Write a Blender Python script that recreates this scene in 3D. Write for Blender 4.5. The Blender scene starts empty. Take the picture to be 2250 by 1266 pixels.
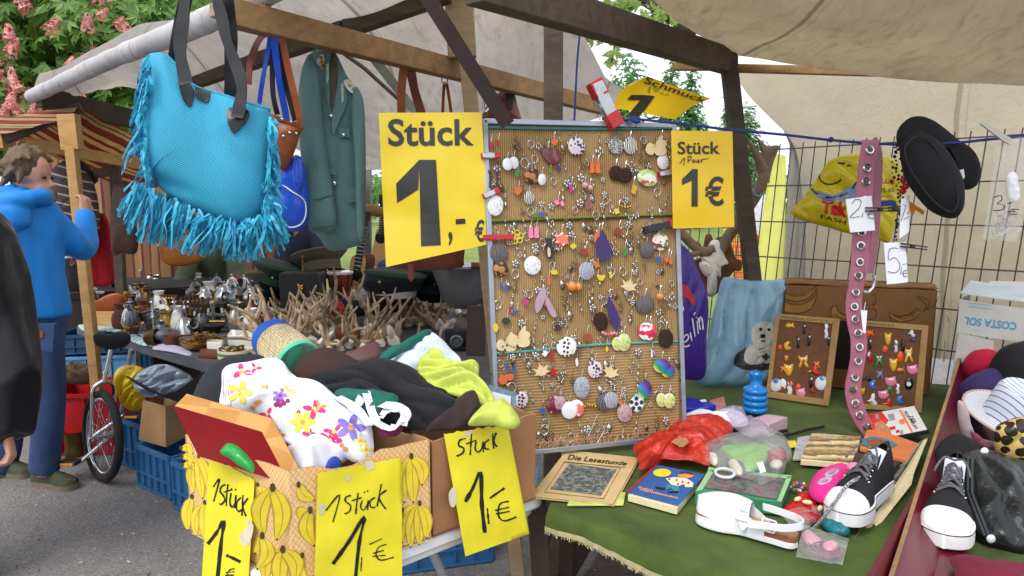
import bpy,bmesh,math,random
from mathutils import Vector as V,Matrix,noise as NZ
R=math.radians;PI=math.pi;rnd=random.Random(7);U=rnd.uniform
sc=bpy.context.scene;COL=sc.collection
#  camera, world, sun, exposure
F=1500.0;H=1.5;PT=math.atan(183/F)
cd=bpy.data.cameras.new("camera");cam=bpy.data.objects.new("camera",cd);COL.objects.link(cam);sc.camera=cam
cd.sensor_width=36;cd.lens=36*F/2250;cd.clip_start=.05;cd.clip_end=2000
cam.location=(0,0,H);cam.rotation_euler=(PI/2-PT,0,0)
w=bpy.data.worlds.new("World");sc.world=w;w.use_nodes=True
SUN_EL,SUN_AZ=R(52),R(205)
nt=w.node_tree;bg=nt.nodes["Background"];sk=nt.nodes.new("ShaderNodeTexSky");sk.sky_type='NISHITA';sk.sun_disc=False
sk.sun_elevation=SUN_EL;sk.sun_rotation=SUN_AZ;sk.air_density=1.0;sk.dust_density=3.0;sk.ozone_density=1.0
hs=nt.nodes.new("ShaderNodeHueSaturation");hs.inputs['Saturation'].default_value=.22;hs.inputs['Value'].default_value=1.0
nt.links.new(sk.outputs[0],hs.inputs['Color']);cm=nt.nodes.new("ShaderNodeMixRGB");cm.inputs[0].default_value=.6;cm.inputs[2].default_value=(8.0,8.3,9.0,1)
nt.links.new(hs.outputs[0],cm.inputs[1]);nt.links.new(cm.outputs[0],bg.inputs[0]);bg.inputs[1].default_value=.15
sl=bpy.data.lights.new("sun",'SUN');sl.energy=1.3;sl.angle=R(25);sl.color=(1,.97,.92)
so=bpy.data.objects.new("sun",sl);COL.objects.link(so)
so.rotation_euler=V((math.sin(SUN_AZ)*math.cos(SUN_EL),math.cos(SUN_AZ)*math.cos(SUN_EL),math.sin(SUN_EL))).to_track_quat('Z','Y').to_euler()
sc.view_settings.view_transform='Standard';sc.view_settings.look='None';sc.view_settings.gamma=1;sc.view_settings.exposure=.4
sc.render.engine='CYCLES';sc.cycles.max_bounces=8;sc.cycles.transparent_max_bounces=12;sc.cycles.transmission_bounces=6
sc.cycles.use_denoising=True
#  pixels of the photograph (2250 x 1266) to points of the place
FW=V((0,math.cos(PT),-math.sin(PT)));UP=V((0,math.sin(PT),math.cos(PT)));C0=V((0,0,H))
def ray(x,y):return FW+V(((x-1125)/F,0,0))+UP*((633-y)/F)
def at(x,y,Y):d=ray(x,y);return C0+d*(Y/d.y)
def onz(x,y,z):d=ray(x,y);return C0+d*((z-H)/d.z)
def PL(p0,n):
 p0=V(p0);n=V(n)
 def S(x,y,o=0):
  d=ray(x,y);d=d.normalized();t=(p0-C0).dot(n)/d.dot(n);return C0+d*(t-o)
 return S
def DY(Yf):
 if not callable(Yf):c=Yf;Yf=lambda x,y:c
 def S(x,y,o=0):p=at(x,y,Yf(x,y));return p-(p-C0).normalized()*o
 return S
def HZ(z):
 def S(x,y,o=0):p=onz(x,y,z);return p+V((0,0,o))
 return S
def Q3(a,b,c):
 n=(b-a).cross(c-a).normalized();return PL(a,n)
def Z(ox,oy,s):return lambda pts:[(ox+x/s,oy+y/s)for x,y in pts]
k1,k2,k3=Z(0,0,3.014),Z(0,400,3.014),Z(0,800,2.717)
k4,k5,k6=Z(550,0,3.015),Z(550,480,3.724),Z(380,720,2.319)
j1,j2,j3,j4=Z(1050,250,3.247),Z(1050,600,3.087),Z(1130,0,3.165),Z(1650,0,1.978)
j5,j6,j7,j8=Z(1480,560,3.165),Z(1150,860,3.118),Z(1700,860,3.118),Z(1950,600,1.9)
def K(z,x,y):return z([(x,y)])[0]
def lerp(a,b,t):return a+(b-a)*t
def mix2(a,b,t):return(lerp(a[0],b[0],t),lerp(a[1],b[1],t))
def sm(pts,n=6,closed=True):
 out=[];N=len(pts)
 for i in range(N if closed else N-1):
  g=lambda k:pts[k%N]if closed else pts[max(0,min(N-1,k))]
  p0,p1,p2,p3=g(i-1),g(i),g(i+1),g(i+2)
  for k in range(n):
   t=k/n
   out.append(tuple(.5*(2*b+(c-a)*t+(2*a-5*b+4*c-d)*t*t+(3*b-a-3*c+d)*t**3)for a,b,c,d in zip(p0,p1,p2,p3)))
 if not closed:out.append(tuple(pts[-1]))
 return out
def resamp(p,n,closed=True):
 p=[V(q)for q in p];
 if closed:p=p+[p[0]]
 L=[0]
 for a,b in zip(p,p[1:]):L.append(L[-1]+(b-a).length)
 out=[];j=0
 for i in range(n):
  s=L[-1]*i/(n if closed else n-1)
  while j<len(p)-2 and L[j+1]<s:j+=1
  d=L[j+1]-L[j];out.append(p[j].lerp(p[j+1],(s-L[j])/d if d else 0))
 return out
def sV(pts,n=6,closed=False):return[V(q)for q in sm([tuple(p)for p in pts],n,closed)]
#  procedural materials
def C(r,g=None,b=None):
 if g is None:g=b=r
 f=lambda c:(c/255/12.92 if c<=10.3 else((c/255+.055)/1.055)**2.4)
 return(f(r),f(g),f(b))
MC={}
class NT:
 def __init__(s,name):
  s.m=bpy.data.materials.new(name);s.m.use_nodes=True;s.t=s.m.node_tree;s.b=s.t.nodes["Principled BSDF"];s.out=s.t.nodes["Material Output"]
 def n(s,ty,**kw):
  x=s.t.nodes.new("ShaderNode"+ty)
  for k,v in kw.items():
   if k.startswith('_'):setattr(x,k[1:],v)
   else:
    i=x.inputs[int(k[1:])if k[0]=='i'and k[1:].isdigit()else k.replace('__',' ')]
    if hasattr(v,'is_output')or isinstance(v,bpy.types.NodeSocket):s.t.links.new(v,i)
    else:i.default_value=v
  return x
 def l(s,a,b):s.t.links.new(a,b)
 def co(s):
  if not hasattr(s,'_c'):s._c=s.n('TexCoord')
  return s._c.outputs['Object']
 def noise(s,scale,detail=4,rough=.55,vec=None,dist=0):return s.n('TexNoise',Vector=vec or s.co(),Scale=scale,Detail=detail,Roughness=rough,Distortion=dist).outputs[0]
 def ramp(s,fac,stops,const=False):
  r=s.n('ValToRGB',Fac=fac);e=r.color_ramp.elements
  if const:r.color_ramp.interpolation='CONSTANT'
  while len(e)<len(stops):e.new(.5)
  for k,(p,c)in zip(e,stops):
   k.position=p;c=c if hasattr(c,'__len__')else(c,c,c);k.color=(*c[:3],1)
  return r.outputs[0]
 def mixc(s,f,a,b,mode='MIX'):
  x=s.n('MixRGB',_blend_type=mode,Fac=f)
  for i,q in((1,a),(2,b)):
   if isinstance(q,bpy.types.NodeSocket):s.l(q,x.inputs[i])
   else:x.inputs[i].default_value=(*q,1)
  return x.outputs[0]
 def math(s,op,a,b=0):
  x=s.n('Math',_operation=op)
  for i,q in((0,a),(1,b)):
   if isinstance(q,bpy.types.NodeSocket):s.l(q,x.inputs[i])
   else:x.inputs[i].default_value=q
  return x.outputs[0]
 def bump(s,h,st=.3,d=.004):
  x=s.n('Bump',Height=h,Strength=st,Distance=d);s.l(x.outputs[0],s.b.inputs['Normal']);return x
 def col(s,c):s.l(c,s.b.inputs['Base Color'])
 def set(s,**kw):
  for k,v in kw.items():s.b.inputs[k.replace('_',' ')].default_value=v
 def translucent(s,f,color):
  t=s.n('BsdfTranslucent');
  if isinstance(color,bpy.types.NodeSocket):s.l(color,t.inputs[0])
  else:t.inputs[0].default_value=(*color,1)
  x=s.n('MixShader',i0=f,i1=s.b.outputs[0],i2=t.outputs[0]);s.l(x.outputs[0],s.out.inputs[0])
def sc3(c,f):return tuple(min(.95,x*f)for x in c)
def M(name,c,rough=.6,var=.18,scale=25,bump=.2,metal=0,fine=None,spec=.4,coat=0,tr=0,c2=None,sheen=0,bd=.003):
 if name in MC:return MC[name]
 t=NT(name);a=t.noise(scale,5,.6);b=t.noise(scale*.22,3)
 f=t.ramp(a,[(.3,0),(.7,1)])
 base=t.mixc(f,sc3(c,1-var),c2 or sc3(c,1+var))
 base=t.mixc(t.ramp(b,[(.42,0),(.75,min(1,var*1.6))]),base,sc3(c,.62))
 t.col(base);t.set(Roughness=rough,Metallic=metal);t.b.inputs['Specular IOR Level'].default_value=spec
 if coat:t.set(Coat_Weight=coat,Coat_Roughness=.15)
 if sheen:t.set(Sheen_Weight=sheen*.12)
 rr=t.n('MapRange',Value=a);rr.inputs[3].default_value=max(.02,rough-.1);rr.inputs[4].default_value=min(1,rough+.1);t.l(rr.outputs[0],t.b.inputs['Roughness'])
 if bump:t.bump(t.noise(fine or scale*6,3),bump,bd)
 if tr:t.translucent(tr,base)
 MC[name]=t.m;return t.m
def clear(name,tint=(1,1,1),alpha=.25,rough=.12):
 if name in MC:return MC[name]
 t=NT(name);n=t.noise(22,5,.65,dist=1.5);t.col(t.mixc(n,sc3(tint,.8),tint));t.set(Roughness=rough)
 t.b.inputs['Specular IOR Level'].default_value=.9
 t.bump(n,.9,.01);tr=t.n('BsdfTransparent');tr.inputs[0].default_value=(*[min(1,.35+.65*x)if alpha<.5 else x for x in tint],1)
 a=t.ramp(t.noise(9,4,.6,dist=1),[(.3,alpha*.55),(.75,min(1,alpha*1.6))])
 x=t.n('MixShader',i0=a,i1=tr.outputs[0],i2=t.b.outputs[0]);t.l(x.outputs[0],t.out.inputs[0]);MC[name]=t.m;return t.m
def wood(name,c1,c2,scale=3,axis=0,rough=.75,ring=18):
 if name in MC:return MC[name]
 t=NT(name);mp=t.n('Mapping',Vector=t.co());s=[ring,ring,ring];s[axis]=scale;mp.inputs['Scale'].default_value=s
 a=t.noise(1.5,8,.7,mp.outputs[0],.6);b=t.noise(3,4)
 base=t.mixc(t.ramp(a,[(.3,0),(.7,1)]),c1,c2);base=t.mixc(t.ramp(b,[(.45,0),(.75,.6)]),base,sc3(c1,.6));t.col(base);t.set(Roughness=rough);t.bump(a,.35,.004)
 MC[name]=t.m;return t.m
 #  geometry
ORG={}
def bbase(vs):
 xs=[v.x for v in vs];ys=[v.y for v in vs];zs=[v.z for v in vs]
 return V(((min(xs)+max(xs))/2,(min(ys)+max(ys))/2,min(zs)))
def props(o,label=None,cat=None,group=None,kind=None):
 for k,v in(('label',label),('category',cat),('group',group),('kind',kind)):
  if v:o[k]=v
 return o
def E(name,label,cat,loc,group=None,kind=None):
 o=bpy.data.objects.new(name,None);COL.objects.link(o);o.location=loc;o.empty_display_size=.05;ORG[o.name]=V(loc)
 return props(o,label,cat,group,kind)
class G:
 def __init__(s):s.v=[];s.f=[];s.m=[];s.mi=0
 def add(s,vs,fs):
  o=len(s.v);s.v+=[V(p)for p in vs];s.f+=[tuple(i+o for i in f)for f in fs];s.m+=[s.mi]*len(fs);return s
 def mat(s,i):s.mi=i;return s
 def box(s,c,size,rot=None):
  c=V(c);rm=rot if isinstance(rot,Matrix)else(Matrix.Rotation(rot,3,'Z')if rot else Matrix.Identity(3));h=V(size)/2
  vs=[c+rm@V((x*h.x,y*h.y,z*h.z))for x in(-1,1)for y in(-1,1)for z in(-1,1)]
  return s.add(vs,[(0,1,3,2),(4,6,7,5),(0,4,5,1),(2,3,7,6),(0,2,6,4),(1,5,7,3)])
 def bar(s,a,b,w,h,up=(0,0,1)):
  a,b=V(a),V(b);d=(b-a).normalized();r=d.cross(V(up)).normalized();u=r.cross(d)
  vs=[p+r*x*w/2+u*y*h/2 for p in(a,b)for x,y in((-1,-1),(1,-1),(1,1),(-1,1))]
  return s.add(vs,[(3,2,1,0),(4,5,6,7),(0,1,5,4),(1,2,6,5),(2,3,7,6),(3,0,4,7)])
 def tube(s,pts,r,n=8,caps=True,closed=False,sq=1,up=None):
  pts=[V(p)for p in pts];N=len(pts);rs=r if hasattr(r,'__len__')else[r]*N
  vs=[];pr=None
  for i,p in enumerate(pts):
   a=pts[(i-1)%N]if closed else pts[max(0,i-1)];b=pts[(i+1)%N]if closed else pts[min(N-1,i+1)]
   d=(b-a);d=d.normalized()if d.length>1e-9 else V((0,0,1))
   if pr is None:pr=(V(up)if up else(V((0,0,1))if abs(d.z)<.9 else V((1,0,0))))
   x=pr-d*pr.dot(d);x=x.normalized()if x.length>1e-6 else d.orthogonal().normalized();pr=x;y=d.cross(x)
   q=rs[i];q=q if hasattr(q,'__len__')else(q,q*sq)
   vs+=[p+x*math.cos(2*PI*k/n)*q[0]+y*math.sin(2*PI*k/n)*q[1]for k in range(n)]
  fs=[(i*n+k,i*n+(k+1)%n,(i+1)%N*n+(k+1)%n,(i+1)%N*n+k)for i in range(N if closed else N-1)for k in range(n)]
  if caps and not closed:fs+=[tuple(range(n))[::-1],tuple((N-1)*n+k for k in range(n))]
  return s.add(vs,fs)
 def lathe(s,prof,n=20,mat=None,o=(0,0,0)):
  mt=mat or Matrix.Identity(3);o=V(o);vs=[];fs=[]
  for r,z in prof:vs+=[o+mt@V((r*math.cos(2*PI*k/n),r*math.sin(2*PI*k/n),z))for k in range(n)]
  for i in range(len(prof)-1):fs+=[(i*n+k,i*n+(k+1)%n,(i+1)*n+(k+1)%n,(i+1)*n+k)for k in range(n)]
  if prof[0][0]>1e-5:fs.append(tuple(range(n))[::-1])
  if prof[-1][0]>1e-5:fs.append(tuple((len(prof)-1)*n+k for k in range(n)))
  return s.add(vs,fs)
 def ell(s,c,r,n=10,rot=None,m=None):
  r=r if hasattr(r,'__len__')else(r,r,r);mt=(rot or Matrix.Identity(3))@Matrix.Diagonal(r)
  m=m or max(4,n//2);return s.lathe([(math.sin(PI*i/m)+1e-6,-math.cos(PI*i/m))for i in range(m+1)],n,mt,c)
 def slab(s,poly,th):
  poly=[V(p)for p in poly];th=V(th);n=len(poly)
  nn=sum(((poly[i]-poly[0]).cross(poly[(i+1)%n]-poly[0])for i in range(n)),V())
  if nn.dot(th)>0:poly=poly[::-1]
  return s.add(poly+[p+th for p in poly],[tuple(range(n)),tuple(range(2*n-1,n-1,-1))]+[(i,n+i,n+(i+1)%n,(i+1)%n)for i in range(n)])
 def face(s,poly):return s.add(poly,[tuple(range(len(poly)))])
 def grid(s,fn,nu,nv,cu=False,flip=False):
  vs=[fn(i/nu,j/nv)for j in range(nv+1)for i in range(nu if cu else nu+1)];W=nu if cu else nu+1
  fs=[(j*W+i,j*W+(i+1)%W,(j+1)*W+(i+1)%W,(j+1)*W+i)for j in range(nv)for i in range(nu)]
  return s.add(vs,[f[::-1]for f in fs]if flip else fs)
 def sheet(s,fn,nu,nv,th):
  a=[[V(fn(i/nu,j/nv))for i in range(nu+1)]for j in range(nv+1)]
  off=(lambda p:(p-C0).normalized()*th)if not hasattr(th,'__len__')else(lambda p:V(th))
  W=nu+1;n=W*(nv+1);vs=[p for r in a for p in r];vs=vs+[p+off(p)for p in vs]
  fs=[]
  for j in range(nv):
   for i in range(nu):
    q=(j*W+i,j*W+i+1,(j+1)*W+i+1,(j+1)*W+i);fs+=[q,tuple(n+k for k in q[::-1])]
  ring=[(0,i)for i in range(nu)]+[(j,nu)for j in range(nv)]+[(nv,i)for i in range(nu,0,-1)]+[(j,0)for j in range(nv,0,-1)]
  ids=[j*W+i for j,i in ring];m=len(ids);fs+=[(ids[k],ids[(k+1)%m],n+ids[(k+1)%m],n+ids[k])[::-1]for k in range(m)]
  return s.add(vs,fs)
 def puff(s,out,th,n=None,N=72,rings=12,wr=0,wf=14,spine=None,back=.5,seed=0,p=.5,aniso=None,edge=0,sag=0):
  o=resamp(out,N);c=sum(o,V())/N;n=V(n)if n else(C0-c).normalized()
  sd=V((seed*3.7,seed*1.3,seed*7.1))
  def near(q):
   if not spine:return c
   b=None
   for i in range(len(spine)-1):
    a,e=V(spine[i]),V(spine[i+1]);t=max(0,min(1,(q-a).dot(e-a)/max(1e-9,(e-a).length_squared)));x=a.lerp(e,t)
    if b is None or(x-q).length<(b-q).length:b=x
   return b
  cs=[near(q)for q in o];ax=aniso and V(aniso).normalized()
  def wn(q):
   q=q*1
   fo=0
   if ax:
    dp=n.cross(ax);w0=q*wf*.22+sd;u_=q.dot(dp)*wf*1.15+1.6*NZ.noise(w0)+.35*NZ.noise(w0*3);fo=(1-abs(math.sin(PI*u_))**.55)*(.35+1.3*abs(NZ.noise(w0*1.3+V((4,4,4)))))+.35*(1-abs(math.sin(PI*(u_*1.7+2*NZ.noise(w0*2+V((7,1,0))))))**.6)
    q=q-ax*q.dot(ax)*.6
   q=q*wf+sd;a=NZ.noise(q+V((NZ.noise(q*.6),NZ.noise(q*.6+V((9,0,0))),0))*.9);b=NZ.noise(q*2.3)
   return((1-2*abs(a))*.75+.35*b-.2)*(.6 if ax else 1)-fo*1.1
  if edge:o=[q+(q-cc).normalized()*edge*NZ.noise(q*wf*1.5+sd)for q,cc in zip(o,cs)]
  vs=[];fs=[]
  for side in(1,-1):
   for i in range(rings+1 if side>0 else rings):
    t=i/rings
    for q,cc in zip(o,cs):
     b=cc.lerp(q,t);h=max(0,1-t**2)**p
     if side>0:d=th*h+(wr*wn(b)*min(1,(1-t)*5)if wr else 0)
     else:d=-th*back*h
     vs.append(b+n*d-V((0,0,sag*h)))
  A=rings+1
  for i in range(rings):fs+=[(i*N+k,(i+1)*N+k,(i+1)*N+(k+1)%N,i*N+(k+1)%N)for k in range(N)]
  B=A*N
  for i in range(rings-1):fs+=[(B+i*N+k,B+i*N+(k+1)%N,B+(i+1)*N+(k+1)%N,B+(i+1)*N+k)for k in range(N)]
  fs+=[(B+(rings-1)*N+k,B+(rings-1)*N+(k+1)%N,rings*N+(k+1)%N,rings*N+k)for k in range(N)]
  return s.add(vs,fs)
 def ribbon(s,pts,w,n=None,th=0,tp=False):
  pts=[V(p)for p in pts];N=len(pts);a=[];b=[]
  for i,p in enumerate(pts):
   d=(pts[min(N-1,i+1)]-pts[max(0,i-1)]).normalized();nn=V(n[i]if n and hasattr(n[0],'__len__')else n)if n else(C0-p).normalized()
   r=d.cross(nn).normalized();ww=(w[i]if hasattr(w,'__len__')else w)/2;a.append((p+r*ww,nn));b.append((p-r*ww,nn))
  if not th:
   return s.add([q for q,_ in a]+[q for q,_ in b],[(i,N+i,N+i+1,i+1)for i in range(N-1)])
  q=[x+y*th for x,y in a]+[x+y*th for x,y in b]+[x for x,_ in b]+[x for x,_ in a]
  fs=[(k*N+i,(k+1)%4*N+i,(k+1)%4*N+i+1,k*N+i+1)for k in range(4)for i in range(N-1)]+[(3*N,2*N,N,0),(N-1,2*N-1,3*N-1,4*N-1)]
  return s.add(q,fs)
 def strokes(s,S,lines,w,o=.0015):
  for L in lines:
   L=sm(L,4,False)if len(L)>2 else L;N=len(L);a=[];b=[]
   if N==2:L=[mix2(L[0],L[1],i/4)for i in range(5)];N=5
   for i in range(N):
    x0,y0=L[max(0,i-1)];x1,y1=L[min(N-1,i+1)];d=math.hypot(x1-x0,y1-y0)or 1;ww=w/2*(.72+.5*NZ.noise(V((L[i][0]*.13,L[i][1]*.13,3))))
    nx,ny=-(y1-y0)/d*ww,(x1-x0)/d*ww;a.append((L[i][0]+nx,L[i][1]+ny));b.append((L[i][0]-nx,L[i][1]-ny))
   s.add([S(*q,o)for q in a+b],[(i,i+1,N+i+1,N+i)for i in range(N-1)])
  return s
 def text(s,S,t,quad,o=.0015,bold=0,shear=0,cuts=0):
  cu=bpy.data.curves.new("t",'FONT');cu.body=t;cu.offset=bold;cu.shear=shear;cu.resolution_u=3;ob=bpy.data.objects.new("t",cu);COL.objects.link(ob)
  bpy.context.view_layer.update();me=bpy.data.meshes.new_from_object(ob.evaluated_get(bpy.context.evaluated_depsgraph_get()))
  bm=bmesh.new();bm.from_mesh(me);bmesh.ops.triangulate(bm,faces=bm.faces)
  if cuts:bmesh.ops.subdivide_edges(bm,edges=bm.edges,cuts=cuts,use_grid_fill=True);bmesh.ops.triangulate(bm,faces=bm.faces)
  xs=[v.co.x for v in bm.verts];ys=[v.co.y for v in bm.verts];x0,x1,y0,y1=min(xs),max(xs),min(ys),max(ys)
  vs=[]
  for v in bm.verts:
   a=(v.co.x-x0)/(x1-x0);b=(y1-v.co.y)/(y1-y0);p=mix2(mix2(quad[0],quad[1],a),mix2(quad[3],quad[2],a),b);vs.append(S(p[0],p[1],o))
  bm.verts.index_update();s.add(vs,[tuple(v.index for v in f.verts)for f in bm.faces]);bm.free()
  bpy.data.objects.remove(ob);bpy.data.curves.remove(cu);bpy.data.meshes.remove(me);return s
 def poly(s,S,pts,o=.0015):
  cx=sum(p[0]for p in pts)/len(pts);cy=sum(p[1]for p in pts)/len(pts);n=len(pts)
  return s.add([S(x,y,o)for x,y in pts]+[S(cx,cy,o)],[(i,(i+1)%n,n)for i in range(n)])
 def fuse(s,vox=.012,it=4):
  me=s.mesh();ob=bpy.data.objects.new("f",me);COL.objects.link(ob)
  r=ob.modifiers.new("r",'REMESH');r.mode='VOXEL';r.voxel_size=vox;q=ob.modifiers.new("s",'SMOOTH');q.iterations=it;q.factor=.5
  bpy.context.view_layer.update();m2=bpy.data.meshes.new_from_object(ob.evaluated_get(bpy.context.evaluated_depsgraph_get()))
  g=G();g.add([v.co.copy()for v in m2.vertices],[tuple(p.vertices)for p in m2.polygons]);bpy.data.objects.remove(ob);bpy.data.meshes.remove(me);bpy.data.meshes.remove(m2);return g
 def wrinkle(s,amp,f,aniso=None,seed=0):
  me=s.mesh();ns=[v.normal.copy()for v in me.vertices];bpy.data.meshes.remove(me);ax=aniso and V(aniso).normalized();sd=V((seed*5.1,seed*2.2,seed))
  for i,p in enumerate(s.v):
   q=p-ax*p.dot(ax)*.75 if ax else p;q=q*f+sd;s.v[i]=p+ns[i]*amp*((1-2*abs(NZ.noise(q)))*.7+.4*NZ.noise(q*2.2))
  return s
 def xf(s,mt):s.v=[mt@p for p in s.v];return s
 def mesh(s,name="m",org=None):
  me=bpy.data.meshes.new(name);o=org or V((0,0,0));me.from_pydata([p-o for p in s.v],[],s.f)
  me.polygons.foreach_set('material_index',s.m);me.update();return me
 def _ob(s,name,mats,org,ang,bev):
  me=s.mesh(name,org)
  for m in(mats if isinstance(mats,(list,tuple))else[mats]):me.materials.append(m)
  if ang:
   me.polygons.foreach_set('use_smooth',[True]*len(me.polygons));me.set_sharp_from_angle(angle=R(ang))
  o=bpy.data.objects.new(name,me);COL.objects.link(o)
  if bev:b=o.modifiers.new("bevel",'BEVEL');b.width=bev;b.segments=2;b.limit_method='ANGLE';b.angle_limit=R(40)
  return o
 def thing(s,name,mats,label,cat,group=None,ang=50,bev=0,kind=None):
  b=bbase(s.v);o=s._ob(name,mats,b,ang,bev);o.location=b;ORG[o.name]=b;return props(o,label,cat,group,kind)
 def part(s,name,mats,par,label=None,ang=50,bev=0,kind=None):
  o=s._ob(name,mats,ORG[par.name],ang,bev);o.parent=par;ORG[o.name]=ORG[par.name];return props(o,label,kind=kind)
 def struct(s,name,mats,ang=0):
  o=s._ob(name,mats,V((0,0,0)),ang,0);o['kind']='structure';return o
def copy_tree(o,par=None):
 c=o.copy();COL.objects.link(c)
 if par:c.parent=par
 for ch in list(o.children):copy_tree(ch,c)
 return c
def rotm(z=0,x=0,y=0):return Matrix.Rotation(z,3,'Z')@Matrix.Rotation(x,3,'X')@Matrix.Rotation(y,3,'Y')
from mathutils.bvhtree import BVHTree
def onmesh(g,fb=None):
 bv=BVHTree.FromPolygons([tuple(p)for p in g.v],g.f)
 def S(x,y,o=0):
  d=ray(x,y).normalized();h=bv.ray_cast(C0,d)[0]
  if h is None:
   q=fb(x,y)if fb else None
   if q is None:h=bv.find_nearest(C0+d*(g.v[0]-C0).length)[0]
   else:h=bv.find_nearest(q)[0]
  return h-d*o
 return S
def patch(g,S,pts,o=.0015,rings=3):
 cx=sum(p[0]for p in pts)/len(pts);cy=sum(p[1]for p in pts)/len(pts);n=len(pts);vs=[S(cx,cy,o)]
 for r in range(1,rings+1):vs+=[S(cx+(x-cx)*r/rings,cy+(y-cy)*r/rings,o)for x,y in pts]
 fs=[(0,1+i,1+(i+1)%n)for i in range(n)]+[(1+r*n+i,1+(r+1)*n+i,1+(r+1)*n+(i+1)%n,1+r*n+(i+1)%n)for r in range(rings-1)for i in range(n)]
 return g.add(vs,fs)
def circ(x,y,r,n=14,ry=None,a=0):ry=ry or r;return[(x+r*math.cos(2*PI*k/n)*math.cos(a)-ry*math.sin(2*PI*k/n)*math.sin(a),y+r*math.cos(2*PI*k/n)*math.sin(a)+ry*math.sin(2*PI*k/n)*math.cos(a))for k in range(n)]
#  projection helper
def pr(P):
 d=V(P)-C0;f=d.dot(FW);return(1125+F*d.x/f,633-F*d.dot(UP)/f)
def chalk(name):return MC[name]
#  ground, lawn, dirt
def asphalt():
 t=NT('asphalt');co=t.co();v=t.n('TexVoronoi',Vector=co,Scale=75);n=t.noise(260,4,.7);big=t.noise(1.1,4,.6)
 st=t.ramp(v.outputs['Color'],[(0,C(92,88,88)),(.4,C(128,123,121)),(.75,C(150,146,142)),(1,C(178,172,166))])
 c=t.mixc(.5,st,t.ramp(n,[(.3,C(84,80,82)),(.7,C(168,164,160))]));c=t.mixc(t.ramp(big,[(.4,0),(.65,.45)]),c,C(98,93,92));t.col(c);t.set(Roughness=.9)
 h=t.math('ADD',t.math('MULTIPLY',v.outputs['Distance'],1.2),n);t.bump(h,.7,.006);return t.m
g=G();g.face([(-250,-60,0),(250,-60,0),(250,400,0),(-250,400,0)]);g.struct('ground',asphalt())
g=G();g.face([(-60,8.2,.006),(80,7.4,.006),(140,300,.006),(-140,300,.006)]);g.struct('lawn',M('lawn',C(120,138,68),.9,.25,2.2,.5,fine=60))
g=G();out=sm([(.15,1.75),(.55,1.6),(1.3,1.25),(2.6,1.3),(2.9,2.6),(1.8,3.6),(.7,3.5),(.3,2.6),(.02,2.1)],8)
g.face([(x+.03*NZ.noise(V((x*9,y*9,0))),y+.03*NZ.noise(V((x*9,y*9,4))),.004)for x,y in out]);g.struct('dirt',M('dirt',C(96,84,76),.95,.35,18,.6,fine=90))
g=G()
for k in range(420):
 if k<150:p=onz(U(0,560),U(900,1300),.004)
 else:p=V((U(.1,1.3),U(1.6,3.0),.006))
 a=U(0,PI);L=U(.003,.012);W=U(.0015,.006);q=V((math.cos(a),math.sin(a),0));s_=V((-q.y,q.x,0));z=V((0,0,U(.001,.004)))
 g.mat(k%3).add([p-q*L-s_*W,p+q*L-s_*W*.4+z,p+q*L*.7+s_*W+z,p-q*L*.8+s_*W],[(0,1,2,3)])
o=g._ob('litter',[M('chip_tan',C(176,150,112),.9,.2,60),M('chip_pale',C(205,200,190),.9,.1,60),M('chip_brown',C(92,66,44),.9,.2,60)],V((0,0,0)),0,0);o['kind']='stuff';o['label']='small wood chips, paper bits and cigarette stubs scattered on the asphalt'
#  trees
def leafmat(name,c,c2,tr=.35):
 t=NT(name);g_=t.n('NewGeometry').outputs['Random Per Island'];f=t.noise(1.6,3)
 b=t.mixc(t.ramp(g_,[(0,0),(1,1)]),c,c2);b=t.mixc(t.ramp(f,[(.4,0),(.65,.5)]),b,sc3(c,.6));t.col(b);t.set(Roughness=.5);t.translucent(tr,sc3(c2,1.3));MC[name]=t.m;return t.m
bark=M('bark',C(88,74,62),.9,.3,14,.7,fine=40)
def leaf5(g,p,L,d,n=5):
 d=V(d).normalized();r=d.orthogonal().normalized();r=Matrix.Rotation(U(0,2*PI),3,d)@r;s_=d.cross(r)
 for k in range(n):
  a=(k-(n-1)/2)*(.62 if n>1 else 0)*1.0;q=r*math.cos(a)+s_*math.sin(a);w=d.cross(q)*L*.17;dr=d*(-L*.25*U(.3,1.2))
  g.add([p,p+q*L*.55+w+dr*.2,p+q*L+dr,p+q*L*.55-w+dr*.2],[(0,1,2,3)])
def crown(g,clumps,count,L,n=5,up=.5,sh=.25):
 tot=sum(c[1][0]*c[1][1]for c in clumps)
 for c,r in clumps:
  m=int(count*r[0]*r[1]/tot)
  for k in range(m):
   d=V((rnd.gauss(0,1),rnd.gauss(0,1),rnd.gauss(0,1))).normalized();q=(1-U(0,1)**2*.75)
   q*=1+sh*NZ.noise(d*2.3+V(c));p=V(c)+V((d.x*r[0],d.y*r[1],d.z*r[2]))*q
   leaf5(g,p,L*U(.6,1.15),d+V((U(-.5,.5),U(-.5,.5),up)),n)
def limb(g,a,b,r0,r1,k=6,w=.15):
 a,b=V(a),V(b);g.tube([a.lerp(b,i/k)+V((U(-w,w),U(-w,w),0))*(0<i<k)for i in range(k+1)],[lerp(r0,r1,i/k)for i in range(k+1)],8)
def clumpset(c,R3,n,r,seed):
 q=random.Random(seed);L=[]
 for k in range(n):
  d=V((q.gauss(0,1),q.gauss(0,1),q.gauss(0,1))).normalized()*q.uniform(.35,1);rr=r*q.uniform(.7,1.25)
  L.append((V(c)+V((d.x*R3[0],d.y*R3[1],d.z*R3[2])),(rr,rr,rr*.8)))
 return L
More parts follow.
